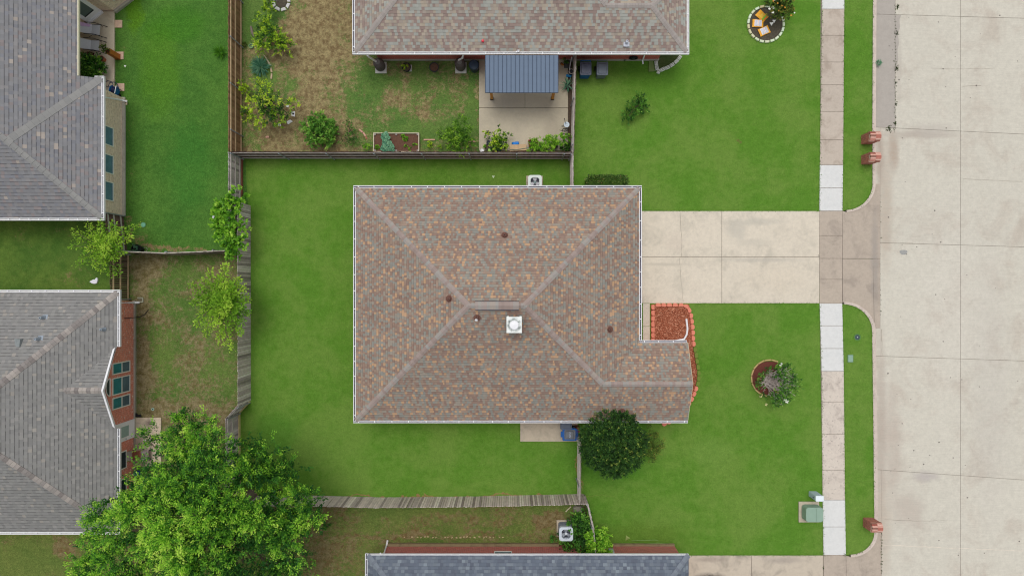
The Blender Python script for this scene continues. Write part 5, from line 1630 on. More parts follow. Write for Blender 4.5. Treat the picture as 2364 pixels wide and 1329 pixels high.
for Y in (709, 722, 735, 748, 761, 773.5, 786): place_block(1507.5, Y, PI / 2, M_SALMON, "salmon edging block in the column left of the red mulch", GS + " on its left")
for X in (1519.5, 1532.5, 1545.5, 1559, 1572.5): place_block(X, 704, 0, M_SALMON, "salmon edging block in the top row of the red mulch bed", GS + " along its top")
for X, Y, a in ((1584, 707, -.5), (1591.5, 716, -1.2), (1595.5, 728.5, -1.5), (1597.5, 741.5, -1.5), (1599, 754.5, -1.5), (1599.8, 767.5, -1.55), (1600.3, 780.5, -1.57), (1601.5, 793, -1.5)):
    place_block(X, Y, a, M_SALMON, "salmon edging block in the upper right curve beside the white drain pipe", GS + " on its upper right")
for X, Y, a in ((1604.5, 806.5, -1.45), (1607.2, 820, -1.45), (1609.2, 833.5, -1.5), (1611.5, 847, -1.45), (1613, 860.5, -1.5), (1613, 873, -1.65), (1611, 885, -1.75)):
    place_block(X, Y, a, M_MOSS, "moss green edging block in the middle of the curved edge", "moss green edging blocks")
for X, Y, a in ((1607, 897, -1.85), (1602.5, 909, -2.0), (1597, 921, -2.0), (1590.5, 932, -2.1)):
    place_block(X, Y, a, M_SALMON, "salmon edging block in the short run by the gable end", GS + " by the gable end")
place_block(1534, 978, PI + .5, M_SALMON, "single salmon edging block showing below the lower gutter, right of the dark evergreen", None)
place_block(1543, 974, PI - .2, M_SALMON, "salmon edging block half tucked under the lower gutter", None)
# white drain extension
x0d, y0d = P(1585, 736, .15)
mb = MB(); mb.tube([(x0d, y0d, .1), (P(1586, 758)[0], P(0, 758)[1], .1), (P(1584, 772)[0], P(0, 772)[1], .1), (P(1578, 782)[0], P(0, 782)[1], .14), (P(1562, 788, .6)[0], P(0, 788, .6)[1], .2), (P(1545, 795)[0], P(0, 795)[1], .3)], .055, 8)
tag(mb.build("drain_pipe", WHITE), "white plastic drain pipe curving over the red mulch", "drain pipe")

def ring_bed(cx, cy, R, n, a0, a1, mat, h, label, group, bw=.26, bt=.11, jitter=.02, name="edging_stone"):
    first = None
    for i in range(n):
        a = math.radians(a0 + (a1 - a0) * (i + .5) / n)
        x, y = cx + R * math.cos(a), cy + R * math.sin(a)
        if first is None:
            mb = MB(); mb.prism([(-bw / 2, -bt / 2), (bw / 2, -bt / 2), (bw / 2 * .92, bt / 2), (-bw / 2 * .92, bt / 2)][::1], 0, h)
            first = mb.build(name, mat, None, bevel=.01); o = first
        else:
            o = first.copy(); COL.objects.link(o)
        o.location = (x, y, 0); o.rotation_euler = (0, 0, a + PI / 2 + PI + rnd.uniform(-.05, .05)); o.scale = (rnd.uniform(.94, 1.04), 1, rnd.uniform(.9, 1.1))
        tag(o, label, "edging stone", group)
cx_, cy_ = P(1767, 57)
mb = MB(); mb.prism([(cx_ + .93 * math.cos(i * PI / 14), cy_ + .93 * math.sin(i * PI / 14)) for i in range(28)], 0, .05)
tag(mb.build("soil_bed", SOILDK), kind='structure')
t = NT("green tan paver"); gr = t.n("ObjectInfo").outputs['Random']
M_RINGST = t.done(t.val(t.ramp(gr, [(0, S(206, 218, 180)), (.4, S(216, 230, 204)), (.6, S(204, 194, 150)), (1, S(220, 232, 206))]), t.rng(t.noise(t.pos(), 9, 4), .3, .7, .9, 1.1)), .9)
ring_bed(cx_, cy_, .97, 19, 60, 385, M_RINGST, .12, "pale stone in the ring around the upper front lawn bed", "stones ringing the upper front lawn bed", bw=.245, bt=.12)
cx_, cy_ = P(1776, 872)
mb = MB(); mb.prism([(cx_ + 1.02 * math.cos(i * PI / 14) * (.98 if i % 3 else 1), cy_ + .92 * math.sin(i * PI / 14)) for i in range(28)], 0, .04)
tag(mb.build("mulch_ring", M_MULCHD), kind='structure')
M_TANST = m_plain("tan paver edge", S(188, 164, 112), .9, .15, 8)
ring_bed(cx_, cy_, .99, 9, 62, 262, M_TANST, .09, "thin tan stone edging the round dark mulch bed", "tan stones edging the round mulch bed", bw=.38, bt=.07)
cx_, cy_ = P(650, 6)
mb = MB(); mb.prism([(cx_ + .3 * math.cos(i * PI / 8), cy_ + .3 * math.sin(i * PI / 8)) for i in range(16)], 0, .05)
tag(mb.build("soil_ring", SOILDK), kind='structure')
mb = MB()
t = NT("light grey wedge"); M_WEDGE = m_plain("light grey wedge", S(206, 206, 204), .85, .1, 8)
first = None
for i in range(8):
    a = i * PI / 4 + .3
    if first is None:
        m2 = MB(); m2.prism([(-.1, -.075), (.1, -.075), (.155, .085), (-.155, .085)], 0, .1); first = m2.build("wedge_stone", M_WEDGE, None, bevel=.01); o = first
    else:
        o = first.copy(); COL.objects.link(o)
    o.location = (cx_ + .41 * math.cos(a), cy_ + .41 * math.sin(a), 0); o.rotation_euler = (0, 0, a - PI / 2)
    tag(o, "light grey wedge stone in the small ring at the top edge", "edging stone", "wedge stones of the small ring")
mb = MB(); mb.tube([P(640, 4) + (.06,), P(652, -4) + (1.6,)], [.018, .012], 6)
tag(mb.build("plant_stake", GREYMET), "thin grey stake in the small stone ring", "stake")
bush("small_shrub", "light green shrub overhanging the small stone ring at the top edge", "shrub", [(622, 8, 9, 1.2), (618, 20, 8, 1.0), (630, 33, 6, .8), (628, 0, 8, 1.2)], LEAF_CIT, 64, dens=50, leaf=.13, slen=.15, tint=(.25, .75), lw=.35)
# white scalloped blocks by the top neighbour's corner
t = NT("white block with dark cells")
M_WBLK = m_plain("white concrete block", S(222, 224, 214), .85, .08, 8)
M_CELL = m_plain("block recess", S(96, 92, 80), .9, .1)
mb = MB(); mb.prism(poly_m([(1512, 120), (1516, 160), (1522, 164), (1545, 153), (1570, 132), (1572, 118)]), 0, .035)
tag(mb.build("planting_bed", m_grass("weedy soil", S(74, 88, 50), S(92, 86, 62), fine=.3)), kind='structure')
firstb = None
for X, Y, a in ((1515, 146, -1.45), (1516.5, 157, -1.35), (1521, 165, 1.1), (1530.5, 160, .45), (1541, 156, .45), (1551.5, 150, .55), (1561.5, 142, .75), (1569, 133, .95)):
    x, y = P(X, Y, .1)
    if firstb is None:
        T = thing("white_block", "white slotted concrete block curving around the bed under the wall corner", "edging block", (x, y, 0), a, "white blocks around the corner bed")
        mb = MB(); mb.box(0, 0, 0, .235, .17, .14); mb.build("block", M_WBLK, T, bevel=.012)
        for s in (-1, 1):
            m2 = MB(); m2.box(0, s * .036, .141, .19, .022, .004); m2.build("slot", M_CELL, T)
        firstb = T
    else:
        dup(firstb, (x, y, 0), a)

# ---------------------------------------------------------------- front lawn things
# feed sacks
M_SACK = m_plain("orange yellow sack", S(240, 172, 44), .45, .07, 5)
M_SACKW = m_plain("sack label", S(226, 228, 236), .5, .03)
M_SACKT = m_plain("sack print", S(120, 120, 140), .5, .05)
def sack(X, Y, rot, label, kind, z=.05):
    x, y = P(X, Y, z + .08)
    T = thing("soil_bag", label, "bag", (x, y, z), rot)
    nx, ny = 10, 8
    W_, D_ = .62, .44
    pts, fs = [], []
    for sgn in (1, -1):
        for j in range(ny + 1):
            for i in range(nx + 1):
                u, v = i / nx * 2 - 1, j / ny * 2 - 1
                h = .055 * (1 - abs(u) ** 3.5) * (1 - abs(v) ** 3.5)
                pin = 1 - .05 * (1 - abs(v)) if abs(u) > .9 else 1
                pts.append((u * W_ / 2 * (1 - .05 * (1 - v * v)), v * D_ / 2 * (1 - .06 * (1 - u * u)), .06 + sgn * h + .004 * math.sin(9 * u + 5 * v)))
    for j in range(ny):
        for i in range(nx):
            a = j * (nx + 1) + i
            fs.append((a, a + 1, a + nx + 2, a + nx + 1))
            b_ = a + (nx + 1) * (ny + 1)
            fs.append((b_, b_ + nx + 1, b_ + nx + 2, b_ + 1))
    mb = MB(); mb.solid(pts, fs)
    mb.build("sack", M_SACK, T, smooth=True)
    lb = MB()
    hz = lambda u, v: .06 + .055 * (1 - abs(u) ** 3.5) * (1 - abs(v) ** 3.5) + .004 * math.sin(9 * u + 5 * v) + .006
    def patch(u0, u1, v0, v1, dz, mat, name):
        m3 = MB(); n_ = 5
        P3, F3 = [], []
        for j in range(n_ + 1):
            for i in range(n_ + 1):
                u = u0 + (u1 - u0) * i / n_; v = v0 + (v1 - v0) * j / n_
                P3.append((u * W_ / 2, v * D_ / 2, hz(u, v) + dz))
        for j in range(n_):
            for i in range(n_):
                a = j * (n_ + 1) + i; F3.append((a, a + 1, a + n_ + 2, a + n_ + 1))
        m3.solid(P3, F3); return m3.build(name, mat, T)
    if kind == 'label':
        patch(-.64, -.04, -.78, .80, 0, M_SACKW, "label_panel"); patch(.02, .62, -.78, .80, 0, M_SACKW, "label_panel")
        for s in (-1, 1):
            for k in range(6): patch(s * .34 - .2, s * .34 + .2, -.66 + k * .24, -.61 + k * .24, .003, M_SACKT, "text_line")
    else:
        patch(-.3, .3, -.6, .5, 0, m_plain("sack gold", S(232, 190, 70), .5, .2, 12), "picture_panel")
        patch(.38, .6, -.7, .7, .002, m_plain("sack green", S(112, 200, 60), .5, .3, 14), "green_print")
        patch(.64, .84, -.3, .85, .002, m_plain("sack red", S(236, 120, 70), .5, .1), "red_print")
        patch(.55, .65, -.86, -.74, .006, BLACK, "emblem_dot")
    return T
sack(1759, 37, -.75, "yellow orange printed bag lying face up, uppermost of the three", 'pic')
sack(1750, 54, -.05, "orange bag with white label, the middle one nearest the left stones", 'label', .06)
sack(1764.5, 71.5, .42, "orange bag with white label, lowest of the three, tilted", 'label', .06)

# brick mailboxes
M_BRMB = m_brick("mailbox brick", S(178, 98, 86), S(140, 74, 64), S(206, 170, 154), S(206, 150, 134), bw=.2, bh=.07)
M_VAULT = m_island("mailbox top bricks", [(0, S(158, 88, 76)), (.35, S(196, 130, 114)), (.6, S(228, 192, 176)), (.8, S(204, 142, 124)), (1, S(116, 86, 74))], .85, .1, 20)
def mailbox(X, Y, label, rot=0.0, first=None):
    x, y = P(X, Y)
    if first is not None: return dup(first, (x, y, 0), rot, label)
    T = thing("brick_mailbox", label, "mailbox", (x, y, 0), rot, "brick mailboxes along the kerb")
    mb = MB(); mb.box(0, 0, -.05, .54, .50, .86); mb.build("pillar", M_BRMB, T)
    mb = MB(); n_ = 9
    for i in range(n_):
        for (xa, xb) in ((-.29, .0), (.0, .29)):
            a0 = PI * i / n_; a1 = PI * (i + .9) / n_
            r0, r1 = .16, .275
            pts = []
            xo = .004
            for xx in (xa + xo, xb - xo):
                for a, r in ((a0, r0), (a1, r0), (a1, r1), (a0, r1)):
                    pts.append((xx, r * math.cos(a), .81 + r * math.sin(a) * .9))
            mb.solid(pts, [(3, 2, 1, 0), (4, 5, 6, 7), (0, 1, 5, 4), (1, 2, 6, 5), (2, 3, 7, 6), (3, 0, 4, 7)])
    mb.build("arched_top", M_VAULT, T, bevel=.004, seg=1)
    mb = MB(); mb.prism([(-.3, -.16), (.3, -.16), (.3, .16), (-.3, .16)], .86, .9); 
    pts = [(.265 * s, .245 * math.cos(PI * i / 10), .808 + .225 * math.sin(PI * i / 10)) for s in (-1, 1) for i in range(11)]
    m5 = MB(); m5.solid(pts, [tuple(range(11))[::-1], tuple(range(11, 22))] + [(i, i + 1, i + 12, i + 11) for i in range(10)] + [(0, 11, 21, 10)])
    m5.build("mortar_core", m_plain("mortar", S(206, 176, 164), .9), T)
    m6 = MB(); m6.box(.275, 0, .5, .03, .22, .26); d_ = m6.build("mail_door", BLACK, T, bevel=.02)
    m6 = MB(); m6.box(.3, 0, .7, .03, .04, .03); m6.build("handle", GREYMET, d_)
    return T
MBX = mailbox(1999.5, 323, "brick mailbox with arched top, upper of the pair near the driveway curve")
mailbox(1999.5, 369.5, "brick mailbox with arched top, lower of the pair near the driveway curve", 0, MBX)
mailbox(2003.5, 1204, "lone brick mailbox at the lower kerb curve", 0, MBX)

# transformer and pedestal
x, y = P(1872, 1183, .3)
TR = thing("transformer_box", "green utility transformer box on a concrete pad beside the sidewalk", "utility box", (x, y, 0))
o3 = (x, y, 0)
mb = MB(o3); px0, py0 = P(1843, 1156.5); px1, py1 = P(1890, 1204); mb.box((px0 + px1) / 2, (py0 + py1) / 2, -.02, px1 - px0, py0 - py1, .09); mb.build("pad", M_SLABC, TR, bevel=.015)
M_TG = m_plain("utility green", S(142, 168, 150), .6, .05, 3)
M_TGS = m_plain("utility green side", S(112, 136, 120), .6, .06, 3)
bxa, bya = P(1849, 1162); bxb, byb = P(1890, 1196.5)
cxx, cyy = (bxa + bxb) / 2, (bya + byb) / 2
mb = MB(o3)
polyb = rrect(cxx, cyy, bxb - bxa, bya - byb, .16)
mb.prism(polyb, .07, .62, inset=.035); mb.build("cabinet", M_TG, TR, bevel=.025, seg=3)
mb = MB(o3); mb.box(cxx + .08, cyy, .60, .012, bya - byb - .12, .026); mb.build("lid_seam", m_plain("seam", S(84, 106, 92), .7), TR)
mb = MB(o3); mb.box(bxb - .02, cyy - .05, .3, .04, .07, .1); mb.build("lock", GREYMET, TR)
x, y = P(1876, 1139)
PD = thing("utility_pedestal", "pale grey utility pedestal just above the green box", "pedestal", (x, y, 0))
mb = MB((x, y, 0)); mb.prism(rrect(x, y, .44, .30, .05), 0, .84, inset=.04); mb.build("housing", m_plain("pedestal grey", S(184, 198, 214), .5, .05), PD, bevel=.015)
mb = MB((x, y, 0)); mb.prism(rrect(x, y, .45, .31, .05), .84, .9, inset=.05); mb.build("cap", m_plain("pedestal top", S(228, 238, 244), .45, .03), PD, bevel=.015)
mb = MB((x, y, 0)); mb.box(x - .225, y - .02, .55, .012, .05, .08); mb.build("badge", BLACK, PD)
# meter covers
x, y = P(1963, 827)
T = thing("meter_lid", "rectangular grey green meter lid in the verge", "meter lid", (x, y, 0))
mb = MB((x, y, 0)); mb.prism(rrect(x, y, .32, .44, .05), 0, .02); mb.build("frame", m_plain("lid frame", S(104, 136, 100), .8), T)
mb = MB((x, y, 0)); mb.prism(rrect(x, y, .25, .37, .03), .02, .032); mb.build("lid", m_plain("lid plastic", S(140, 170, 150), .7, .06), T)
x, y = P(1979, 778)
T = thing("round_meter_lid", "dark round meter lid in the verge near the kerb curve", "meter lid", (x, y, 0))
mb = MB((x, y, 0)); mb.ring(x, y, 0, .02, .14, .2); mb.build("frame", m_plain("olive frame", S(86, 128, 62), .8), T)
mb = MB((x, y, 0)); mb.cyl(x, y, 0, .016, .14, n=20); l_ = mb.build("lid", m_plain("iron lid", S(66, 84, 84), .7, .2, 20), T)
mb = MB((x, y, 0)); mb.cyl(x, y, .016, .03, .03, n=10); mb.build("knob", GREYMET, l_)
x, y = P(331, 519)
T = thing("cleanout_cap", "round pale green lid in the bare spot on the left lawn", "lid", (x, y, 0))
mb = MB((x, y, 0)); mb.ring(x, y, 0, .03, .11, .14); mb.build("rim", m_plain("green rim", S(90, 140, 110), .7), T)
mb = MB((x, y, 0)); mb.lathe(x, y, [(.11, 0), (.11, .03), (.03, .04)], 16); mb.build("cap", m_plain("green lid", S(110, 172, 140), .6), T)
x, y = P(353, 944)
T = thing("valve_ring", "small round pale valve ring in the small rear garden", "valve", (x, y, 0))
mb = MB((x, y, 0)); mb.ring(x, y, 0, .03, .045, .075, n=14); mb.build("ring", m_plain("pale teal", S(160, 196, 180), .6), T)
mb = MB((x, y, 0)); mb.cyl(x, y, 0, .015, .045, n=10); mb.build("core", DARKPL, T)

# wheeled bins
def bin_(X, Y, rot, label, body, lid, text=False, h=1.05):
    x, y = P(X, Y, h)
    T = thing("wheeled_bin", label, "wheeled bin", (x, y, .02), rot)
    mb = MB(); mb.prism([(-.24, -.29), (.24, -.29), (.24, .27), (-.24, .27)], .05, .95, inset=-.12); mb.build("body", body, T, bevel=.03)
    k_ = .84 if text else 1.0
    if text:
        mb = MB(); mb.prism(rrect(0, -.02, .66, .76, .06), .9, .96); mb.box(0, -.43, .86, .3, .12, .08); mb.build("rim", body, T, bevel=.012)
    mb = MB(); mb.prism(rrect(0, -.0 if text else -.02, .62 * k_, .72 * k_, .07), .955, 1.0, inset=.02); mb.prism(rrect(0, -.03, .5 * k_, .56 * k_, .08), 1.0, 1.045, inset=.12); L_ = mb.build("lid", lid, T, bevel=.015)
    mb = MB(); mb.tube([(-.26, .34, .93), (-.26, .42, .95), (.26, .42, .95), (.26, .34, .93)], .022, 8); mb.build("handle", body, T)
    for s in (-1, 1):
        mb = MB(); M_ = Matrix.Translation((s * .29, .26, .11)) @ Matrix.Rotation(PI / 2, 4, 'Y'); mb.cyl(0, 0, -.03, .03, .12, n=16, M=M_); mb.build("wheel", BLACK, T)
    return T, L_
M_GBODY = m_plain("green bin body", S(30, 100, 76), .5, .08)
M_LID2 = m_plain("worn grey lid", S(104, 108, 114), .5, .2, 4)
M_LID3 = m_plain("slate lid", S(104, 112, 122), .5, .08, 6)
M_LID1 = m_plain("scuffed dark lid", S(82, 86, 102), .45, .28, 5)
bin_(1352.5, 157, 0, "dark lidded wheeled bin with a blue handle next to the fence at the top house", BLUEPL, M_LID1)
bin_(1391, 157, 0, "plain slate grey wheeled bin standing away from the fence", M_LID3, M_LID3)
T, L_ = bin_(1316, 1003, -PI / 2, "blue wheeled bin with worn white lettering on its grey lid", m_plain("strong blue", S(14, 84, 156), .45, .1), M_LID2, True)
# worn lettering as raised strokes
mb = MB()
for k, (yy, ww) in enumerate(((-.13, .06), (-.07, .1), (0.0, .1), (.07, .1), (.13, .06))):
    mb.box(yy, .0 + (.01 if k % 2 else -.01), 1.046, .014, ww, .003, rot=.25 if k % 2 else -.2)
    mb.box(yy + .018, .03 * (-1) ** k, 1.046, .03, .014, .003)
    mb.box(yy + .015, -.035 * (-1) ** k, 1.0465, .026, .012, .003)
mb.build("lettering", MARKWH, L_)
bin_(1307, 975, 0, "dark wheeled bin mostly hidden under the lower gutter behind the blue bin", DARKPL, LIDGREY)
x, y = P(1331, 986)
mb = MB((x, y, 0)); mb.box(x, y, 0, .24, .3, .85); tag(mb.build("red_box", m_plain("dark red", S(116, 34, 36), .6), bevel=.02), "dark red box squeezed between the bins and the fence", "box")

# air conditioners
def ac(X, Y, label, h=.85, rot=0, grey=False, hole=.27):
    x, y = P(X, Y, h)
    T = thing("outdoor_unit", label, "air conditioner", (x, y, 0), rot)
    c1 = m_plain("unit top " + label[:5], S(206, 216, 226) if grey else S(216, 226, 220), .45, .03)
    mb = MB(); mb.box(0, 0, -.02, .9, .9, .08); mb.build("pad", M_SLABC, T, bevel=.01)
    mb = MB(); mb.prism(rrect(0, 0, .72, .72, .12), .06, h - .24)
    mb.build("casing", m_plain("unit casing", S(96, 104, 116), .5, .1), T)
    lv = MB()
    for k in range(14): 
        z = .12 + k * (h - .4) / 14
        lv.prism(rrect(0, 0, .735, .735, .12), z, z + .015)
    lv.build("louvres", m_plain("louvre", S(120, 128, 138), .5), T)
    # top with hole
    out = rrect(0, 0, .74, .74, .14, n=7)
    m_ = MB(); n_ = len(out)
    inn = []
    for (a, b) in out:
        an = math.atan2(b, a); inn.append((hole * math.cos(an), hole * math.sin(an)))
    pts = [(a, b, h - .25) for a, b in out] + [(a, b, h) for a, b in out] + [(a, b, h) for a, b in inn] + [(a, b, h - .2) for a, b in inn]
    fs = []
    for k in range(3):
        for i in range(n_):
            j = (i + 1) % n_
            fs.append((k * n_ + i, k * n_ + j, (k + 1) * n_ + j, (k + 1) * n_ + i))
    m_.solid(pts, fs); m_.build("top_cover", c1, T)
    dk = MB(); dk.cyl(0, 0, h - .24, h - .22, hole + .05, n=24); dk.build("fan_well", m_plain("fan well", S(24, 28, 48), .6), T)
    for k in range(3):
        a = k * 2 * PI / 3 + PI / 2
        fb = MB()
        pts = []
        for r, wd in ((.05, .05), (.14, .085), (.24, .105)):
            for s in (-1, 1):
                pts.append((r * math.cos(a) - s * wd * math.sin(a), r * math.sin(a) + s * wd * math.cos(a), h - .11 + s * .02))
        fb.solid(pts, [(0, 1, 3, 2), (2, 3, 5, 4)]); fb.build("fan_blade", m_plain("blade", S(214, 214, 220) if not grey else S(150, 158, 166), .4), T)
    hb_ = MB(); hb_.lathe(0, 0, [(.075, h - .14), (.075, h - .06), (.03, h - .05)], 16); hb_.build("hub", m_plain("hub", S(120, 140, 140) if not grey else S(206, 212, 218), .5), T)
    gr_ = MB()
    for r in (.09, .15, .21, hole): 
        gr_.ring(0, 0, h - .006, h + .002, r - .004, r + .004, n=28)
    for k in range(8):
        a = k * PI / 4; gr_.tube([(.07 * math.cos(a), .07 * math.sin(a), h), (hole * math.cos(a), hole * math.sin(a), h)], .004, 4)
    gr_.build("grille", m_plain("wire", S(120, 126, 134), .5), T)
    return T
ac(1235, 420, "white air conditioner with black fan well, half under the upper gutter of the central house", .8)
ac(1307, 1232, "grey topped air conditioner among the leafy shrubs below", .95, 0, True)

# ---------------------------------------------------------------- top back garden things
def barrel(X, Y, label, base=True, r=.28, h=.95):
    x, y = P(X, Y, h)
    T = thing("rain_barrel", label, "rain barrel", (x, y, 0))
    if base:
        mb = MB(); mb.box(0, -.02, -.02, .62, .62, .08); mb.build("slab", STONEW, T, bevel=.01)
    mb = MB(); prof = [(r * .86, .06), (r * .98, .25), (r * 1.0, .5), (r * .97, .75), (r * .8, h - .08), (r * .5, h), (r * .48, h + .0)]
    for k in range(5): pass
    mb.lathe(0, 0, prof, 28); mb.build("barrel", m_plain("taupe barrel", S(92, 84, 80), .7, .14, 10), T, smooth=True)
    rb_ = MB()
    for z in (.22, .4, .58, .74): rb_.ring(0, 0, z, z + .02, r * .9, r * 1.02)
    rb_.build("hoops", m_plain("hoop", S(80, 72, 70), .7), T)
    mb = MB(); mb.lathe(0, 0, [(r * .48, h - .01), (r * .46, h + .025), (.04, h + .03)], 20); mb.build("lid", m_plain("barrel lid", S(120, 116, 112), .6, .1), T, smooth=False)
    return T
barrel(872, 143, "brown grey rain barrel under the angled downspout at the left wall corner")
barrel(1061, 143, "brown grey rain barrel under the curved downspout near the pergola")
mb = MB(org)
o_ = (0, 14.5, 0)
downspout("downspout", [P(848, 128, 2.45) + (2.45,), P(851, 131, 2.2) + (2.2,), P(868, 142, 1.0) + (.98,)], None, parent=HT, org=o_, r=.05)
downspout("downspout", [P(1067, 118, 2.7) + (2.6,), P(1069, 126, 2.3) + (2.3,), P(1067, 133, 1.9) + (1.8,), P(1059, 139, 1.0) + (1.0,)], None, parent=HT, org=o_, r=.055)
def pot(X, Y, r, h, label, cat, potm, leafspots=None, leafm=None, name="plant_pot", soil=SOIL, z=0.0, seed=70, leaf=.09, top=None, **kw):
    x, y = P(X, Y, h + z)
    T = thing(name, label, cat, (x, y, z))
    mb = MB(); mb.lathe(0, 0, [(r * .72, 0), (r * .95, h * .92), (r * 1.05, h * .94), (r * 1.05, h), (r * .9, h), (r * .86, h - .06)], 20); mb.build("pot", potm, T)
    mb = MB(); mb.cyl(0, 0, h - .07, h - .04, r * .88, n=16); mb.build("soil", soil, T)
    if leafm:
        rs = np.random.RandomState(seed)
        arr = sprays([(x + dx, y + dy, z + h + dz, rr2, rr2 * .8, rs.uniform(-.1, .1)) for dx, dy, dz, rr2 in (leafspots or [(0, 0, .05, r * .8)])], rs, kw.get('dens', 60), 12, kw.get('slen', .12), leaf, tint=kw.get('tint', (.2, .9)), fill=.3, lw=kw.get('lw', .5))
        leaf_mesh("foliage", *arr, leafm, T, (x, y, z))
    return T
mb = MB(); x, y = P(944, 158); mb.box(x, y, 0, .34, .36, .05); tag(mb.build("paver", STONEW, bevel=.01), "square pale paver under the leafy black pot", "paver")
pot(938, 155, .24, .34, "black pot with small yellow green leaves below the brick wall", "potted plant", BLACK, [(-.03, .04, .02, .08), (.04, -.06, .02, .07)], LEAF_CIT, tint=(.4, .8), dens=90)
pot(1002, 155, .25, .36, "empty black pot of brown soil between the leafy pot and the right rain barrel", "pot", DARKPL, soil=m_plain("brown soil", S(104, 78, 62), 1, .3, 14))
x, y = P(1094, 150, .7)
T = thing("round_tub", "dark blue black round tub with lid at the patio corner", "tub", (x, y, 0))
mb = MB(); mb.lathe(0, 0, [(.22, 0), (.26, .62), (.28, .66), (.28, .7), (.25, .7)], 22); mb.build("tub", m_plain("navy tub", S(38, 50, 66), .4, .15), T)
mb = MB(); mb.lathe(0, 0, [(.25, .68), (.24, .74), (.05, .76)], 22); mb.build("lid", m_plain("navy lid", S(58, 74, 92), .35, .25, 7), T)
# pergola
ph = 2.75
pa, pb_ = P(1120, 128, ph), P(1289, 214, ph)
PG = thing("pergola", "pergola with ribbed blue grey metal roof over the patio", "pergola", ((pa[0] + pb_[0]) / 2, (pa[1] + pb_[1]) / 2, 0))
po = tuple(PG.location)
mb = MB(po)
mb.box((pa[0] + pb_[0]) / 2, (pa[1] + pb_[1]) / 2, ph - .03, pb_[0] - pa[0], pa[1] - pb_[1], .03)
nr_ = 17
for i in range(nr_ + 1):
    xx = pa[0] + .01 + (pb_[0] - pa[0] - .02) * i / nr_
    mb.solid([(xx - .016, pb_[1], ph), (xx + .016, pb_[1], ph), (xx + .006, pb_[1], ph + .025), (xx - .006, pb_[1], ph + .025), (xx - .016, pa[1], ph), (xx + .016, pa[1], ph), (xx + .006, pa[1], ph + .025), (xx - .006, pa[1], ph + .025)],
             [(0, 1, 2, 3), (7, 6, 5, 4), (3, 2, 6, 7), (0, 3, 7, 4), (1, 5, 6, 2)], m=1)
mb.build("metal_roof", [m_plain("blue grey sheet", S(100, 117, 138), .6, .05, 3), m_plain("sheet rib", S(70, 84, 104), .6, .05)], PG)
mb = MB(po); mb.box((pa[0] + pb_[0]) / 2, pb_[1] + .02, ph - .1, pb_[0] - pa[0], .04, .075); mb.build("roof_trim", m_plain("dark trim", S(62, 66, 76), .5), PG)
for X, w_ in ((1135.5, 1), (1275, 1)):
    bx_, by_ = P(X, 229)
    mb = MB(po); mb.box(bx_, by_, .09, .14, .14, ph - .3); p_o = mb.build("post", WOODOR, PG, bevel=.008)
    mb = MB(po); mb.box(bx_, by_, .09, .17, .17, .1); mb.build("post_base", BLACK, p_o)
mb = MB(po); mb.box((pa[0] + pb_[0]) / 2, P(0, 229)[1], ph - .25, pb_[0] - pa[0] - .3, .1, .18); mb.build("beam", WOODOR, PG)
mb = MB(po); mb.box((pa[0] + pb_[0]) / 2, pa[1] - .2, ph - .25, pb_[0] - pa[0] - .3, .1, .18); mb.build("beam", WOODOR, PG)

# raised bed
ra, rb2 = P(861.5, 306.5, .3), P(967.5, 351, .3)
RB = thing("raised_bed", "rectangular raised bed framed in pale timber against the dark fence", "raised bed", ((ra[0] + rb2[0]) / 2, (ra[1] + rb2[1]) / 2, 0))
ro = tuple(RB.location)
M_BOARD = m_plain("pale board", S(206, 196, 172), .85, .1, 6)
cxr_, cyr_ = (ra[0] + rb2[0]) / 2, (ra[1] + rb2[1]) / 2
wR, hR = rb2[0] - ra[0], ra[1] - rb2[1]
for (cx_, cy_, sx_, sy_) in ((cxr_, ra[1] - .02, wR, .045), (cxr_, rb2[1] + .02, wR, .045), (ra[0] + .022, cyr_, .045, hR - .09), (rb2[0] - .022, cyr_, .045, hR - .09)):
    mb = MB(ro); mb.box(cx_, cy_, 0, sx_, sy_, .3); mb.build("frame_board", M_BOARD, RB, bevel=.004)
for xx in (ra[0] + .09, cxr_, rb2[0] - .09):
    for yy in (ra[1] - .09, rb2[1] + .09):
        mb = MB(ro); mb.box(xx, yy, 0, .085, .085, .285); mb.build("corner_post", m_plain("grey post", S(150, 144, 140), .9), RB)
mb = MB(ro); mb.box(cxr_, cyr_, 0, wR - .1, hR - .1, .2); mb.build("soil", m_island("bark soil", [(0, S(104, 76, 62)), (1, S(104, 76, 62))], 1, .35, 18), RB)
# kale: broad cupped leaves
def kale(X, Y, R, seed, label):
    rs = np.random.RandomState(seed)
    x, y = P(X, Y, .4)
    T = thing("kale_plant", label, "kale", (x, y, .2), 0, "kale plants in the raised bed")
    mb = MB()
    for i in range(13):
        a = i * 2.4 + rs.uniform(-.3, .3); r = .03 + .011 * i; s = .05 + .005 * i
        cx_, cy_ = r * math.cos(a), r * math.sin(a); z = .30 - .012 * i
        ring_ = [(cx_ + s * math.cos(q) * rs.uniform(.85, 1.1), cy_ + s * math.sin(q) * rs.uniform(.85, 1.1), z + .03 * math.sin(3 * q + i) + .02) for q in [k * PI / 5 for k in range(10)]]
        mb.solid([(cx_, cy_, z)] + ring_, [(0, 1 + k, 1 + (k + 1) % 10) for k in range(10)])
    mb.build("leaves", LEAFK, T)
    mb = MB(); mb.tube([(0, 0, 0), (0, 0, .28)], .02, 6); mb.build("stem", LEAFK, T)
LEAFK = m_island("kale leaf", [(0, S(82, 134, 104)), (.5, S(108, 160, 126)), (1, S(150, 192, 152))], .7, .1, 14)
for i, (X, Y) in enumerate(((889, 313), (893, 319), (891, 326), (897, 334), (888, 341), (903, 342), (893, 345))):
    kale(X, Y, 8, 80 + i, "blue green kale plant in the row crossing the raised bed")
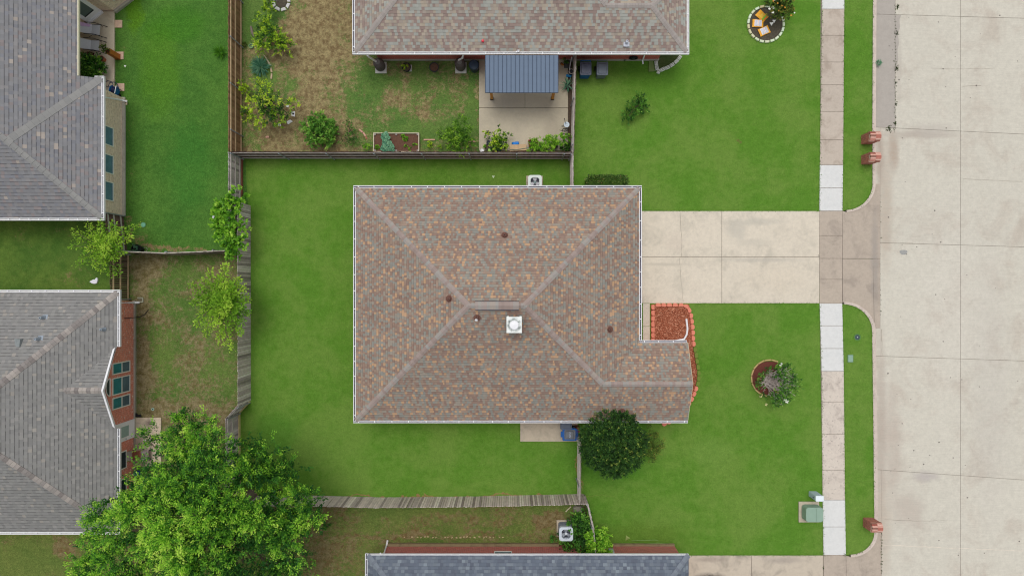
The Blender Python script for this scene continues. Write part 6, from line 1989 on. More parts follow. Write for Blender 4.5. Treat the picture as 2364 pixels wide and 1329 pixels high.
for i, (X, Y, r, lab) in enumerate(((936, 320, 5, "largest bright green seedling in the raised bed"), (930, 314, 3.5, "small seedling just above the largest one in the raised bed"), (957, 333, 3, "small seedling at the right end of the raised bed"), (870, 340, 4, "dull green seedling left of the kale"), (937, 337, 3, "faint seedling at the lower middle of the raised bed"), (947, 343, 3, "tiny yellow green seedling near the fence side of the raised bed"))):
    rs = np.random.RandomState(90 + i)
    x, y = P(X, Y, .28)
    T = thing("seedling", lab, "seedling", (x, y, .2))
    arr = sprays([(x, y, .24, r * .02, .04, 0)], rs, 400 if r > 3.2 else 260, 8, .04, .07, tint=(.2, .8), lw=.6)
    leaf_mesh("leaves", *arr, LEAF_VINE, T, (x, y, .2))

# bricks, stones, branch, tiles
def brick(X, Y, L, W_, rot, label, mat=None, name="brick", cat="brick", h=.07, z=0.0):
    x, y = P(X, Y, h)
    mb = MB((x, y, z)); mb.box(x, y, z, L, W_, h, rot=rot)
    return tag(mb.build(name, mat or M_OLDBR, bevel=.008), label, cat)
M_OLDBR = m_plain("old brick", S(186, 124, 100), .9, .15, 9)
M_PINKBR = m_plain("pale pink brick", S(204, 158, 140), .9, .12, 9)
brick(669, 95, .1, .2, -.1, "brick standing beside the leafy shrub under the worn grass")
brick(833, 302, .24, .09, -.75, "upper brick of the broken curve by the wispy shrub", M_PINKBR)
brick(841, 310, .24, .09, -1.0, "middle brick of the broken curve by the wispy shrub", M_PINKBR)
brick(845, 318, .13, .07, -1.4, "lower orange brick piece of the curve by the wispy shrub")
brick(991, 322.5, .62, .07, 0, "long pink brick strip right of the raised bed", M_PINKBR)
brick(1092, 326.5, .6, .06, 0, "long pink brick strip at the patio's left edge", M_PINKBR)
brick(617, 316, .18, .1, .1, "brick chip near the lower left corner of the back garden", M_PINKBR)
brick(574, 238, .12, .1, .3, "stray brick chip at the foot of the brown fence")
t_w = m_plain("white tile", S(222, 222, 222), .5, .05)
for X, Y, pl, lab in ((677, 264, [(-.12, .12), (.1, .16), (.09, -.14), (-.1, -.08)], "white tile with a dark mark, right of the large shrub"), (669, 282, [(-.16, .02), (.03, .13), (.17, .03), (-.1, -.14)], "plain white tile on the grass below the marked one"),
                      (645, 288, [(-.08, .1), (.08, .04), (.1, -.1), (-.06, -.06)], "small white tile under the large shrub's edge"), (664, 245, [(-.07, .06), (.08, .08), (.05, -.08), (-.06, -.05)], "small white tile peeping through the large shrub's right side")):
    x, y = P(X, Y)
    mb = MB((x, y, 0)); mb.prism([(x + a, y + b_) for a, b_ in pl], 0, .03)
    o = mb.build("tile", t_w); tag(o, lab, "tile")
    if X == 677:
        mb = MB((0, 0, 0)); mb.lathe(0, .02, [(.06, .031), (.05, .034)], 12); m_o = mb.build("dark_mark", BLACK, o)
mb = MB()
pth = [P(a, b_) + (.05,) for a, b_ in ((610, 128), (617, 138), (623, 149), (625, 152))]
mb.tube(pth, [.02, .035, .05, .04], 7); 
tag(mb.build("dead_branch", m_plain("bleached wood", S(206, 190, 160), .9, .12)), "bleached dead branch lying by the blue green clump", "branch")
for a, b_, lab in (((626, 158), (628, 168), "upper bleached log piece below the dead branch"), ((628, 171), (627, 183), "lower bleached log piece beside the blue green clump")):
    mb = MB(); mb.tube([P(*a) + (.05,), P(*b_) + (.05,)], .05, 8); tag(mb.build("log_piece", m_plain("bleached log", S(198, 176, 146), .9, .15)), lab, "log")
mb = MB(); mb.tube([P(580, 62) + (.06,), P(583, 75) + (.06,), P(587, 86) + (.05,)], [.05, .08, .04], 8); tag(mb.build("driftwood", m_plain("grey wood", S(128, 116, 106), .9, .2, 14)), "grey lump of driftwood by the brown fence", "driftwood")
x, y = P(581, 108)
T = thing("round_basin", "small pale green round basin at the brown fence", "basin", (x, y, 0))
mb = MB(); mb.ring(0, 0, 0, .12, .1, .125, n=20); mb.build("rim", m_plain("pale green rim", S(140, 178, 130), .6), T)
mb = MB(); mb.cyl(0, 0, 0, .06, .1, n=20); mb.build("basin_floor", m_plain("olive water", S(88, 116, 62), .3), T)
bush("flower_clump", "small yellow flowering plant between the two pink brick strips", "plant", [(993, 337, 4, .3), (992, 330, 3, .3)], LEAF_CIT, 65, dens=200, leaf=.08, slen=.06, tint=(.6, .95))
bush("small_plant", "tiny orange yellow plant in front of the lemon green shrub", "plant", [(1016, 338, 4, .25)], LEAF_AIRY, 66, dens=160, leaf=.07, slen=.06, tint=(.7, 1))

# patio things
spiky_pot = thing("spiky_potted_plant", "spiky yucca like plant in a black pot at the patio's right edge", "potted plant", P(1310, 199, .3) + (0.09,))
mb = MB(); mb.lathe(0, 0, [(.12, 0), (.16, .26), (.14, .28)], 16); mb.build("pot", BLACK, spiky_pot)
rs = np.random.RandomState(5)
n = 26; a = rs.uniform(0, 6.28, n); el = rs.uniform(.1, 1.0, n)
C0 = np.tile([spiky_pot.location.x, spiky_pot.location.y, .36], (n, 1))
leaf_mesh("leaves", C0, np.stack([np.cos(a) * np.cos(el), np.sin(a) * np.cos(el), np.sin(el)], 1), np.tile([0, 0, 1.], (n, 1)), rs.uniform(.35, .62, n), .045, rs.uniform(.3, 1, n), LEAF_BLUE, spiky_pot, tuple(spiky_pot.location))
x, y = P(1319, 165, .4)
T = thing("white_rim_pot", "white rimmed empty pot near the blue broom", "pot", (x, y, 0))
mb = MB(); mb.lathe(0, 0, [(.1, 0), (.135, .38), (.12, .4)], 18); mb.build("pot", DARKPL, T)
mb = MB(); mb.ring(0, 0, .385, .41, .115, .14, n=22); mb.build("rim", m_plain("cream rim", S(222, 210, 200), .6), T)
x, y = P(1313, 176, .1)
T = thing("push_broom", "blue headed broom with a white pole leaning at the patio's right edge", "broom", (x, y, .09))
mb = MB(); mb.box(0, 0, 0, .30, .14, .09, rot=-.15); mb.build("brush_head", m_plain("bright blue", S(20, 130, 190), .5, .1), T, bevel=.03)
mb = MB(); mb.tube([(0, .05, .08), (.04, .5, .55), (.09, .75, .9)], .015, 6); mb.build("pole", WHITE, T)
x, y = P(1309, 150, .02)
mb = MB((x, y, .09)); mb.box(x, y, .09, .34, .42, .03); tag(mb.build("dark_slab", m_plain("dark stone slab", S(86, 88, 86), .7, .15), bevel=.008), "dark stone slab on the patio beside the wall", "slab")
bush("wall_plant", "small green plant by the wall above the dark slab", "plant", [(1309, 140, 6, .5)], LEAF_MID, 67, dens=90, leaf=.08, slen=.1, tint=(.1, .6))
x, y = P(1297, 147, .2)
T = thing("garden_figurine", "amber garden ornament on the patio beside the brick wall", "ornament", (x, y, .09), .5)
mb = MB(); mb.lathe(0, 0, [(.05, 0), (.07, .08), (.05, .2), (.03, .26), (.045, .32), (.01, .38)], 12, M=Matrix.Rotation(.5, 4, 'X')); mb.build("figure", m_plain("amber glaze", S(176, 116, 48), .4, .15), T)
mb = MB(); mb.cyl(0, 0, 0, .03, .08, n=12); mb.build("foot", m_plain("maroon", S(90, 30, 26), .5), T)
# metal stand with round plate
x, y = P(1308, 288, .5)
T = thing("fire_dish", "pale round metal dish on a black frame at the patio's right edge", "dish stand", (x, y, .09))
mb = MB(); mb.lathe(0, 0, [(.06, .4), (.145, .43), (.15, .45), (.07, .44)], 24); d_ = mb.build("dish", m_plain("pale metal dish", S(198, 212, 222), .4, .05), T)
mb = MB(); mb.ring(0, 0, .44, .455, .07, .078, n=20); mb.build("dish_ring", GREYMET, d_)
mb = MB(); mb.tube([(-.03, .02, .47), (-.09, .12, .55), (-.13, .3, .62)], [.012, .012, .02], 6); mb.build("handle", BLACK, T)
for q in range(3):
    a = q * 2.1 + .4; mb = MB(); mb.tube([(.1 * math.cos(a), .1 * math.sin(a), .4), (.16 * math.cos(a), .16 * math.sin(a), 0)], .012, 6); mb.build("leg", BLACK, T)
mb = MB(); mb.tube([(-.14, -.04, .3), (-.24, -.02, .3), (-.27, -.06, .3), (-.22, -.09, .3), (-.14, -.06, .3)], .011, 6); mb.build("hook", BLACK, T)
x, y = P(1305, 303, .4)
T = thing("iron_stand", "black iron stand with a square top below the pale dish", "stand", (x, y, .09))
mb = MB()
for a, b_ in (((-.13, -.14), (.13, -.14)), ((.13, -.14), (.13, .12)), ((.13, .12), (-.13, .12)), ((-.13, .12), (-.13, -.14)), ((-.13, 0), (.13, 0)), ((-.13, 0), (-.32, .05)), ((0, -.14), (0, -.38))): mb.tube([a + (.35,), b_ + (.35,)], .014, 5)
mb.ring(0, 0, .345, .36, .05, .07, n=14)
mb.build("frame", BLACK, T)
for dx in (-.12, .12):
    for dy in (-.12, .11):
        mb = MB(); mb.tube([(dx, dy, .35), (dx * 1.2, dy * 1.2, 0)], .012, 5); mb.build("leg", BLACK, T)
# shovel
x, y = P(1127, 326, .3)
T = thing("shovel", "black handled shovel standing at the patio's lower left", "shovel", (x, y, .09))
mb = MB(); mb.tube([(0, .12, .5), (0, .3, .75)], .02, 8); mb.build("shaft", m_plain("ash wood", S(214, 186, 140), .7), T)
mb = MB(); mb.tube([(0, .3, .75), (0, .36, .8), (-.06, .42, .86), (.06, .42, .86), (0, .36, .8)], .018, 6); mb.build("grip", BLACK, T)
mb = MB(); mb.solid([(-.09, .02, .32), (.09, .02, .32), (.1, -.16, .1), (0, -.26, .02), (-.1, -.16, .1), (-.09, .02, .3), (.09, .02, .3), (.1, -.16, .08), (0, -.26, .0), (-.1, -.16, .08)], [(0, 4, 3, 2, 1), (5, 6, 7, 8, 9), (0, 1, 6, 5), (1, 2, 7, 6), (2, 3, 8, 7), (3, 4, 9, 8), (4, 0, 5, 9)])
mb.tube([(0, .12, .5), (0, .02, .33)], .022, 8); mb.build("blade", m_plain("steel blade", S(92, 98, 112), .5, .1), T)
pot(1124, 339, .13, .25, "black pot with a small green plant below the shovel", "potted plant", BLACK, [(0, -.02, .04, .06)], LEAF_VINE, z=.09, dens=200)
x, y = P(1113, 348, .5)
mb = MB((x, y, .09)); mb.lathe(x, y, [(.1, .09), (.12, .45), (.1, .5), (.02, .52)], 16); tag(mb.build("white_jug", WHITE, smooth=True), "white rounded container at the fence, left of the green ball", "container")
x, y = P(1131, 347, .5)
mb = MB((x, y, .09)); mb.lathe(x, y, [(.09, .09), (.125, .4), (.11, .48), (.02, .53)], 16); tag(mb.build("green_bucket", m_plain("lime green", S(170, 206, 110), .5), smooth=True), "lime green round container at the fence", "container")
pot(1152, 342, .17, .32, "blue rimmed potted citrus with long reaching branches on the patio", "potted plant", m_plain("teal pot", S(40, 92, 120), .4), [(0, .2, .35, .28), (-.2, .4, .4, .12), (-.42, .62, .3, .13), (-.62, .72, .2, .13), (.25, .45, .4, .11), (.5, .55, .25, .14), (.15, .75, .5, .09), (-.05, .95, .6, .07), (-.15, .1, .2, .22), (.25, .15, .2, .2), (.0, .4, .4, .18), (-.3, .1, .1, .16)], LEAF_CIT, z=.09, dens=46, slen=.16, leaf=.11, tint=(.1, .75), name="potted_citrus")
x, y = P(1190, 331, .2)
mb = MB((x, y, .09)); mb.box(x, y, .09, .42, .2, .16, rot=.12, taper=.8); tag(mb.build("blue_bag", m_plain("cobalt blue", S(20, 126, 214), .5, .2, 8), bevel=.04), "bright blue bag behind the cardboard box", "bag")
x, y = P(1196, 341, .3)
T = thing("cardboard_box", "flat tan cardboard box on the patio by the fence", "box", (x, y, .09), .03)
mb = MB(); mb.box(0, 0, 0, .92, .34, .24); mb.build("carton", m_plain("cardboard", S(200, 172, 136), .9, .07), T, bevel=.006)
mb = MB(); mb.box(0, 0, .241, .02, .34, .004); mb.build("seam", m_plain("tape seam", S(170, 142, 108), .8), T)
mb = MB(); mb.tube([P(1176, 345, .4) + (.36,), P(1195, 345, .4) + (.37,), P(1218, 341, .4) + (.38,), P(1238, 339, .4) + (.37,)], .014, 6); tag(mb.build("garden_hose", m_plain("grey green hose", S(110, 142, 126), .6)), "thin grey green cane lying over the cardboard box", "cane")
x, y = P(1231, 330, .35)
T = thing("terracotta_trough", "square terracotta trough overgrown with leaves, right of the cardboard box", "planter", (x, y, .09), .1)
mb = MB()
for cx_, cy_, sx_, sy_ in ((0, .17, .5, .04), (0, -.17, .5, .04), (-.23, 0, .04, .3), (.23, 0, .04, .3)): mb.box(cx_, cy_, 0, sx_, sy_, .3)
mb.build("trough", m_plain("brick red clay", S(150, 74, 52), .8, .1), T)
mb = MB(); mb.box(0, 0, .02, .42, .3, .22); mb.build("soil", SOIL, T)
rs = np.random.RandomState(77)
arr = sprays([(x + dx, y + dy, .55 + dz, r, r * .7, b_) for dx, dy, dz, r, b_ in ((0, -.1, 0, .22, 0), (.15, -.2, .1, .2, .1), (-.1, -.25, 0, .2, 0), (.1, .12, .15, .1, .1), (.25, .1, .1, .08, .3), (.3, -.3, 0, .16, .1))], rs, 60, 12, .14, .1, tint=(.2, .8), lw=.4)
leaf_mesh("foliage", *arr, LEAF_VINE, T, (x, y, .09))
pot(1280, 338, .19, .34, "grey round pot with a wide light green plant near the patio corner", "potted plant", m_plain("grey pot", S(98, 100, 104), .6), [(-.3, .22, .2, .26), (-.05, .22, .22, .26), (.15, .1, .2, .18), (-.42, .05, .1, .18), (-.2, .0, .1, .2)], LEAF_VINE, z=.09, dens=60, slen=.14, leaf=.12, tint=(.35, .95), name="potted_shrub", lw=.35)
bush("corner_plant", "small leafy plant in the very corner of patio and fence", "plant", [(1302, 322, 8, .8), (1310, 318, 6, .8), (1298, 318, 5, .8)], LEAF_VINE, 68, dens=80, leaf=.1, slen=.12, tint=(.2, .8))
bush("corner_plant", "dark low plant beside the fence below the corner plant", "plant", [(1306, 338, 11, .4), (1312, 342, 8, .4)], LEAF_MID, 69, dens=70, leaf=.08, slen=.1, tint=(.0, .5))
bush("leafy_plant", "green plant spilling over the fence beside the terracotta trough", "plant", [(1252, 342, 10, .6), (1262, 345, 8, .6)], LEAF_VINE, 71, dens=70, leaf=.1, slen=.14, tint=(.1, .8))

# things at the top house's right part
x, y = P(1503, 152)
mb = MB((x, y, 0)); mb.prism([(x - .12, y + .3), (x + .1, y + .3), (x + .2, y - .32), (x - .14, y - .34)], 0, .05); tag(mb.build("splash_block", m_plain("olive splash block", S(118, 138, 80), .9, .1), bevel=.008), "moss coloured splash block below the right downspout of the top house", "splash block")
x, y = P(1462, 133, .5)
T = thing("hose_reel", "dark round hose reel on the top house wall", "hose reel", (x, y, .0))
mb = MB()
MR = Matrix.Translation((0, -.02, .55)) @ Matrix.Rotation(PI / 2, 4, 'X')
for k in range(4):
    pts = [MR @ Vector(((.16 + .025 * k) * math.cos(i * PI / 8), (.16 + .025 * k) * math.sin(i * PI / 8), .04 * (k % 2))) for i in range(17)]
    mb.tube(pts, .02, 6)
mb.build("hose_coil", BLACK, T)
mb = MB(); mb.cyl(0, 0, -.08, .08, .1, n=14, M=MR); mb.build("drum", DARKPL, T)
x, y = P(1480, 150)
# ---------------------------------------------------------------- upper left patio
M_SLING = m_plain("grey sling", S(206, 206, 208), .8, .05, 20)
def lounger(X, Y, rot, label, towel=False):
    x, y = P(X, Y, .45)
    T = thing("sun_lounger", label, "sun lounger", (x, y, .1), rot)
    w_ = .27
    mb = MB(); mb.solid([(-.02, -w_, .36), (.42, -w_, .36), (.42, w_, .36), (-.02, w_, .36), (-.02, -w_, .345), (.42, -w_, .345), (.42, w_, .345), (-.02, w_, .345)], [(0, 1, 2, 3), (7, 6, 5, 4), (0, 4, 5, 1), (1, 5, 6, 2), (2, 6, 7, 3), (3, 7, 4, 0)])
    mb.build("seat", M_SLING, T)
    mb = MB(); mb.solid([(-.62, -w_, .85), (-.02, -w_, .365), (-.02, w_, .365), (-.62, w_, .85), (-.63, -w_, .84), (-.03, -w_, .35), (-.03, w_, .35), (-.63, w_, .84)], [(0, 1, 2, 3), (7, 6, 5, 4), (0, 4, 5, 1), (1, 5, 6, 2), (2, 6, 7, 3), (3, 7, 4, 0)])
    bk = mb.build("backrest", M_SLING, T)
    if towel:
        mb = MB(); mb.solid([(-.64, .02, .882), (-.1, .12, .452), (-.06, .26, .42), (-.64, .28, .885), (-.64, .02, .862), (-.1, .12, .432), (-.06, .26, .40), (-.64, .28, .865)], [(0, 1, 2, 3), (7, 6, 5, 4), (0, 4, 5, 1), (1, 5, 6, 2), (2, 6, 7, 3), (3, 7, 4, 0)])
        tw = mb.build("towel", m_plain("lilac towel", S(206, 172, 206), .95, .1, 16), None)
        tw.matrix_world = T.matrix_world
        tw.location = (x, y, .1); tw.rotation_euler = (0, 0, rot)
        tag(tw, "lilac towel draped over the upper sun lounger's backrest", "towel")
    for s in (-1, 1):
        mb = MB(); mb.tube([(-.3, s * .31, .6), (-.1, s * .31, .6), (.24, s * .31, .58), (.62, s * .31, .02)], .018, 6); mb.build("armrest", BLACK, T)
        mb = MB(); mb.tube([(-.35, s * .29, .02), (.02, s * .29, .36), (.42, s * .29, .36)], .014, 6); mb.build("side_frame", BLACK, T)
        mb = MB(); mb.tube([(.42, s * .29, .36), (.36, s * .29, .02)], .014, 6); mb.build("leg", BLACK, T)
    return T
lounger(213, 69, -.05, "grey sling sun lounger with a lilac towel, upper of the two", True)
lounger(211, 105, -.05, "grey sling sun lounger without towel, lower of the two")
for X, Y, sx_, sy_, lab in ((274, 56, .42, .42, "top"), (277, 129, .42, .42, "middle"), (279, 202, .42, .42, "lower")):
    x, y = P(X, Y)
    mb = MB((x, y, 0)); mb.box(x, y, 0, sx_, sy_, .05); tag(mb.build("stepping_stone", m_plain("pink paver " + lab, S(206, 176, 152), .9, .1, 8), bevel=.01), {"top": "pinkish square paver at the patio edge beside the sun loungers", "middle": "pinkish square paver under the tall rust planter", "lower": "pinkish square paver behind the blue hose cart"}[lab], "paver")
x, y = P(288, 237)
mb = MB((x, y, 0)); mb.box(x, y, 0, .30, .27, .06); o = mb.build("splash_block", m_plain("tan splash", S(208, 192, 164), .9, .1), bevel=.01); tag(o, "small tan splash block at the foot of the left downspout", "splash block")
mb = MB(); mb.box(0, 0, .061, .22, .12, .003); mb.build("trough_mark", m_plain("dark hollow", S(150, 134, 110), .9), o)
# tall rust planter lying toward the patio
x, y = P(273, 132)
T = thing("tall_planter", "tall square rust orange planter with a grey green plant at the patio edge", "planter", (x, y, 0))
mb = MB(); mb.box(0, 0, .05, .26, .26, .95, taper=1.0); mb.build("planter", m_plain("rust glaze", S(182, 104, 44), .6, .15), T, bevel=.01)
mb = MB(); mb.box(0, 0, 0, .31, .31, .08); mb.build("foot", m_plain("rust foot", S(140, 78, 40), .6), T)
mb = MB(); mb.box(0, 0, 1.0, .20, .20, .012); mb.build("soil", m_plain("red soil", S(120, 50, 36), .9), T)
rs = np.random.RandomState(78)
arr = sprays([(x - .05, y + .03, 1.25, .14, .12, 0), (x - .02, y + .0, 1.1, .1, .1, 0)], rs, 160, 12, .1, .08, tint=(.0, .6))
leaf_mesh("foliage", *arr, LEAF_OLIVE, T, (x, y, 0))
pot(234, 135, .14, .3, "terracotta pot with a yellow centred plant on a saucer", "potted plant", TERRA, [(0, 0, .03, .09)], LEAF_CIT, z=.1, dens=160, slen=.06, name="terracotta_pot", tint=(.2, .7))
x, y = P(242, 151)
T = thing("white_saucer", "white ring saucer on the covered patio below the terracotta pot", "saucer", (x, y, .1))
mb = MB(); mb.ring(0, 0, 0, .05, .07, .115, n=20); mb.build("rim", WHITE, T)
mb = MB(); mb.cyl(0, 0, 0, .03, .07, n=16); mb.build("well", m_plain("well", S(120, 100, 110), .5), T)
x, y = P(226, 141)
mb = MB((x, y, .1)); mb.lathe(x, y, [(.05, .1), (.09, .16), (.07, .24), (.02, .27)], 12); tag(mb.build("white_ornament", WHITE, smooth=True), "white rounded ornament between the terracotta pot and the leafy plants", "ornament")
bush("patio_plants", "dense cluster of dark leafy plants under the eave corner", "plant", [(212, 150, 24, .9), (226, 155, 16, .9), (230, 165, 14, .8), (205, 165, 20, .8), (195, 158, 12, .8), (218, 170, 16, .8), (203, 137, 9, 1.0)], LEAF_MID, 72, dens=50, leaf=.13, slen=.18, tint=(.05, .85))
bush("patio_fern", "pale flowering plant at the left side of the leafy cluster", "plant", [(197, 128, 7, .7), (215, 131, 5, .6)], LEAF_FLOW if False else LEAF_HEDGE, 73, dens=80, leaf=.08, slen=.1, tint=(.6, 1))
x, y = P(211, 131)
mb = MB((x, y, .1)); mb.box(x, y, .1, .38, .4, .02, rot=-.2); tag(mb.build("red_mat", m_plain("maroon mat", S(92, 34, 48), .9, .1)), "maroon mat below the lower sun lounger", "mat")
# blue hose cart
x, y = P(262, 208, .4)
T = thing("hose_cart", "blue hose reel cart with looping hose by the white downspout", "hose reel", (x, y, .02), -.2)
mb = MB(); MR = Matrix.Translation((0, 0, .3)) @ Matrix.Rotation(PI / 2, 4, 'Y')
mb.lathe(0, 0, [(.24, -.16), (.24, -.13), (.14, -.12), (.14, .12), (.24, .13), (.24, .16)], 20, M=MR); mb.build("drum", m_plain("blue drum", S(24, 100, 160), .45, .2, 8), T)
mb = MB()
for k in range(5): mb.tube([MR @ Vector((.17 * math.cos(i * PI / 8), .17 * math.sin(i * PI / 8), -.08 + .04 * k)) for i in range(17)], .02, 5)
mb.build("hose_coil", m_plain("navy hose", S(24, 34, 84), .5), T)
mb = MB(); mb.tube([(.22, .12, 0), (.22, .14, .6), (.22, -.2, .75), (.2, -.35, .6)], .018, 6); mb.build("frame", BLACK, T)
mb = MB(); mb.tube([(.24, .2, .62), (.24, -.2, .62)], .024, 6); mb.build("grip", WHITE, T)
for s in (-1, 1):
    mb = MB(); mb.cyl(0, 0, -.02, .02, .1, n=14, M=Matrix.Translation((s * .22, -.2, .1)) @ Matrix.Rotation(PI / 2, 4, 'Y')); mb.build("wheel", BLACK, T)
mb = MB()
hp = [P(*q) + (.12,) for q in ((239, 203), (243, 193), (252, 188), (261, 191), (264, 198), (259, 203), (253, 201), (256, 193), (266, 191), (274, 196), (275, 204))]
mb.tube(hp, .016, 6)
mb.tube([P(*q) + (z,) for q, z in (((238, 198), .5), (245, 201) and ((245, 201), .3), ((254, 203), .15))], .014, 6)
tag(mb.build("hose", m_plain("navy hose line", S(28, 46, 92), .5)), "dark blue hose looping over the corner of the covered patio", "hose")
mb = MB(); mb.tube([P(*q) + (.06,) for q in ((276, 238), (274, 248), (269, 256), (261, 257))], .013, 6)
tag(mb.build("hose_end", m_plain("navy hose end", S(28, 40, 80), .5)), "short dark hose end lying along the tan foundation", "hose")

# ---------------------------------------------------------------- lower left things
x, y = P(303, 575, .5)
T = thing("round_planter", "big black round planter under the spreading tree, beside the thin fence", "planter", (x + .25, y, 0))
mb = MB(); mb.lathe(0, 0, [(.2, 0), (.25, .42), (.27, .45), (.27, .5), (.24, .5), (.23, .4)], 22); mb.build("pot", BLACK, T)
mb = MB(); mb.cyl(0, 0, .36, .38, .23, n=18); mb.build("soil", SOILDK, T)
rs = np.random.RandomState(79)
arr = sprays([(x + .27, y + .02, .5, .12, .1, .2)], rs, 120, 10, .12, .09, tint=(.3, .9)); leaf_mesh("foliage", *arr, LEAF_BLUE, T, (x + .25, y, 0))
x, y = P(336, 576)
T = thing("glass_dish", "faint glassy round dish beside the black planter", "dish", (x, y, 0))
mb = MB(); mb.ring(0, 0, 0, .04, .1, .115, n=18); mb.build("rim", m_plain("dull glass", S(176, 172, 156), .3), T)
x, y = P(218, 649)
mb = MB((x, y, 0)); rs2 = random.Random(4)
poly = [(-.24, -.02), (-.1, .06), (-.02, .1), (.04, .08), (.12, .19), (.2, .16), (.21, .02), (.16, -.12), (0, -.14), (-.14, -.1)]
nP = len(poly); pts = [(x, y, .09)] + [(x + a, y + b_, .05 + .03 * rs2.random()) for a, b_ in poly] + [(x + a * 1.04, y + b_ * 1.04, 0) for a, b_ in poly]
mb.solid(pts, [(0, 1 + i, 1 + (i + 1) % nP) for i in range(nP)] + [(1 + i, 1 + nP + i, 1 + nP + (i + 1) % nP, 1 + (i + 1) % nP) for i in range(nP)])
tag(mb.build("white_cloth", m_plain("white cloth", S(234, 236, 248), .9, .06, 12)), "crumpled white cloth lying on the grass strip", "cloth")
x, y = P(492, 503)
mb = MB((x, y, 0)); mb.box(x, y, 0, .12, .26, .05, rot=-.4, taper=.7); tag(mb.build("white_scrap", m_plain("white scrap", S(214, 218, 222), .8, .1), bevel=.015), "small white scrap on the lawn left of the vine", "scrap")
x, y = P(325, 692)
T = thing("splash_block", "grey framed splash block at the end of the white downspout", "splash block", (x, y, 0))
mb = MB()
for cx_, cy_, sx_, sy_ in ((0, .12, .3, .04), (0, -.12, .3, .04), (.14, 0, .04, .2)): mb.box(cx_, cy_, 0, sx_, sy_, .09)
mb.build("rim", m_plain("pale concrete rim", S(178, 182, 160), .9, .1), T, bevel=.006)
mb = MB(); mb.box(0, 0, 0, .26, .2, .03); mb.build("trough_floor", m_plain("trough floor", S(120, 112, 92), .9, .2), T)
# patio chairs and table by the small patio
x, y = P(291, 1052, .7)
T = thing("patio_chair", "beige backed patio chair by the dark window of the lower left house", "chair", (x + .35, y, .08), 0)
mb = MB()
pts = []
for i in range(7):
    b_ = (i / 6 - .5); pts.append((-.25 - .06 * math.cos(b_ * PI), b_ * .5, .9)); pts.append((-.12 - .04 * math.cos(b_ * PI), b_ * .5, .42))
mb.solid(pts + [(a - .02, b_, c) for a, b_, c in pts], [(2 * i, 2 * i + 1, 2 * i + 3, 2 * i + 2) for i in range(6)] + [(14 + 2 * i + 2, 14 + 2 * i + 3, 14 + 2 * i + 1, 14 + 2 * i) for i in range(6)])
mb.build("backrest", m_plain("beige sling", S(186, 176, 162), .8, .06), T)
mb = MB(); mb.box(.1, 0, .38, .45, .48, .04); mb.build("seat", m_plain("red floral cushion", S(150, 92, 72), .9, .35, 22), T, bevel=.015)
for dx in (-.1, .3):
    for dy in (-.25, .25):
        mb = MB(); mb.tube([(dx, dy, .4), (dx * 1.05, dy * 1.05, 0)], .016, 6); mb.build("leg", BLACK, T)
for s in (-1, 1):
    mb = MB(); mb.tube([(-.22, s * .27, .62), (.25, s * .28, .6), (.3, s * .27, .4)], .018, 6); mb.build("armrest", m_plain("tan arm", S(176, 150, 122), .7), T)
x, y = P(330, 1052, .5)
T = thing("stone_table", "grey stone topped low table at the lower edge of the small patio", "table", (x, y, .0))
mb = MB(); mb.box(0, 0, .42, .56, .62, .06); mb.build("table_top", m_plain("grey stone", S(146, 134, 128), .85, .2, 16), T, bevel=.01)
for dy in (-.18, .18): 
    mb = MB(); mb.box(0, dy, .481, .3, .05, .012); mb.build("inlay", m_plain("pale inlay", S(176, 168, 164), .8), T)
for dx in (-.22, .22):
    for dy in (-.25, .25):
        mb = MB(); mb.box(dx, dy, 0, .06, .06, .42); mb.build("leg", DARKPL, T)
x, y = P(343, 1014)
mb = MB((x, y, .08)); mb.box(x, y, .08, .46, .03, .03, rot=.06); tag(mb.build("white_rod", WHITE), "white rod lying on the small patio at the tree's edge", "rod")
x, y = P(321, 956)
mb = MB((x, y, 0)); mb.prism([(x - .16, y + .1), (x - .02, y - .02), (x + .12, y + .02), (x + .15, y - .12), (x - .17, y - .12)], 0, .1); tag(mb.build("black_sack", BLACK, bevel=.02), "small black plastic heap at the corner of the small patio", "sack")
x, y = P(313, 1093, .3)
mb = MB((x, y, 0)); mb.lathe(x, y, [(.12, 0), (.14, .3), (.12, .33)], 14); tag(mb.build("blue_bucket", m_plain("royal blue", S(24, 74, 170), .5)), "blue bucket glimpsed under the big tree", "bucket")

# ---------------------------------------------------------------- lower things
x, y = P(1335, 1178, .2)
T = thing("boulder", "grey stone slab leaning under the corner of the board fence", "boulder", (x, y, 0))
rs2 = random.Random(9)
mb = MB(); poly = [(-.3, .16), (-.1, .26), (.26, .24), (.33, .02), (.2, -.2), (-.05, -.26), (-.26, -.14)]
mb.prism(poly, 0, .2, inset=.15); mb.build("stone", m_plain("grey rock", S(136, 132, 118), .95, .25, 6), T, bevel=.03)
mb = MB(); mb.box(.2, .02, .19, .07, .26, .04, rot=-.6); mb.build("white_chip", m_plain("white chip", S(200, 206, 204), .9, .1), T, bevel=.01)
for (a, b_, lab) in (((1306, 1180), (1313, 1172), "short pale stick near the corner boulder"), ((1318, 1168), (1312, 1174), "bleached root end beside the short pale stick")):
    mb = MB(); mb.tube([P(*a) + (.03,), P(*b_) + (.05,)], .03, 6); tag(mb.build("stick", m_plain("pale stick", S(200, 188, 162), .9)), lab, "stick")
x, y = P(1449, 1240)
mb = MB((x, y, 0)); mb.solid([(x - .12, y - .16, .02), (x + .14, y - .02, .02), (x - .1, y + .14, .02), (x - .02, y, .1)], [(0, 1, 3), (1, 2, 3), (2, 0, 3), (0, 2, 1)]); tag(mb.build("splash_cone", m_plain("pale green plastic", S(150, 166, 96), .7)), "pale green folded plastic piece on the lawn above the lower wall", "plastic piece")
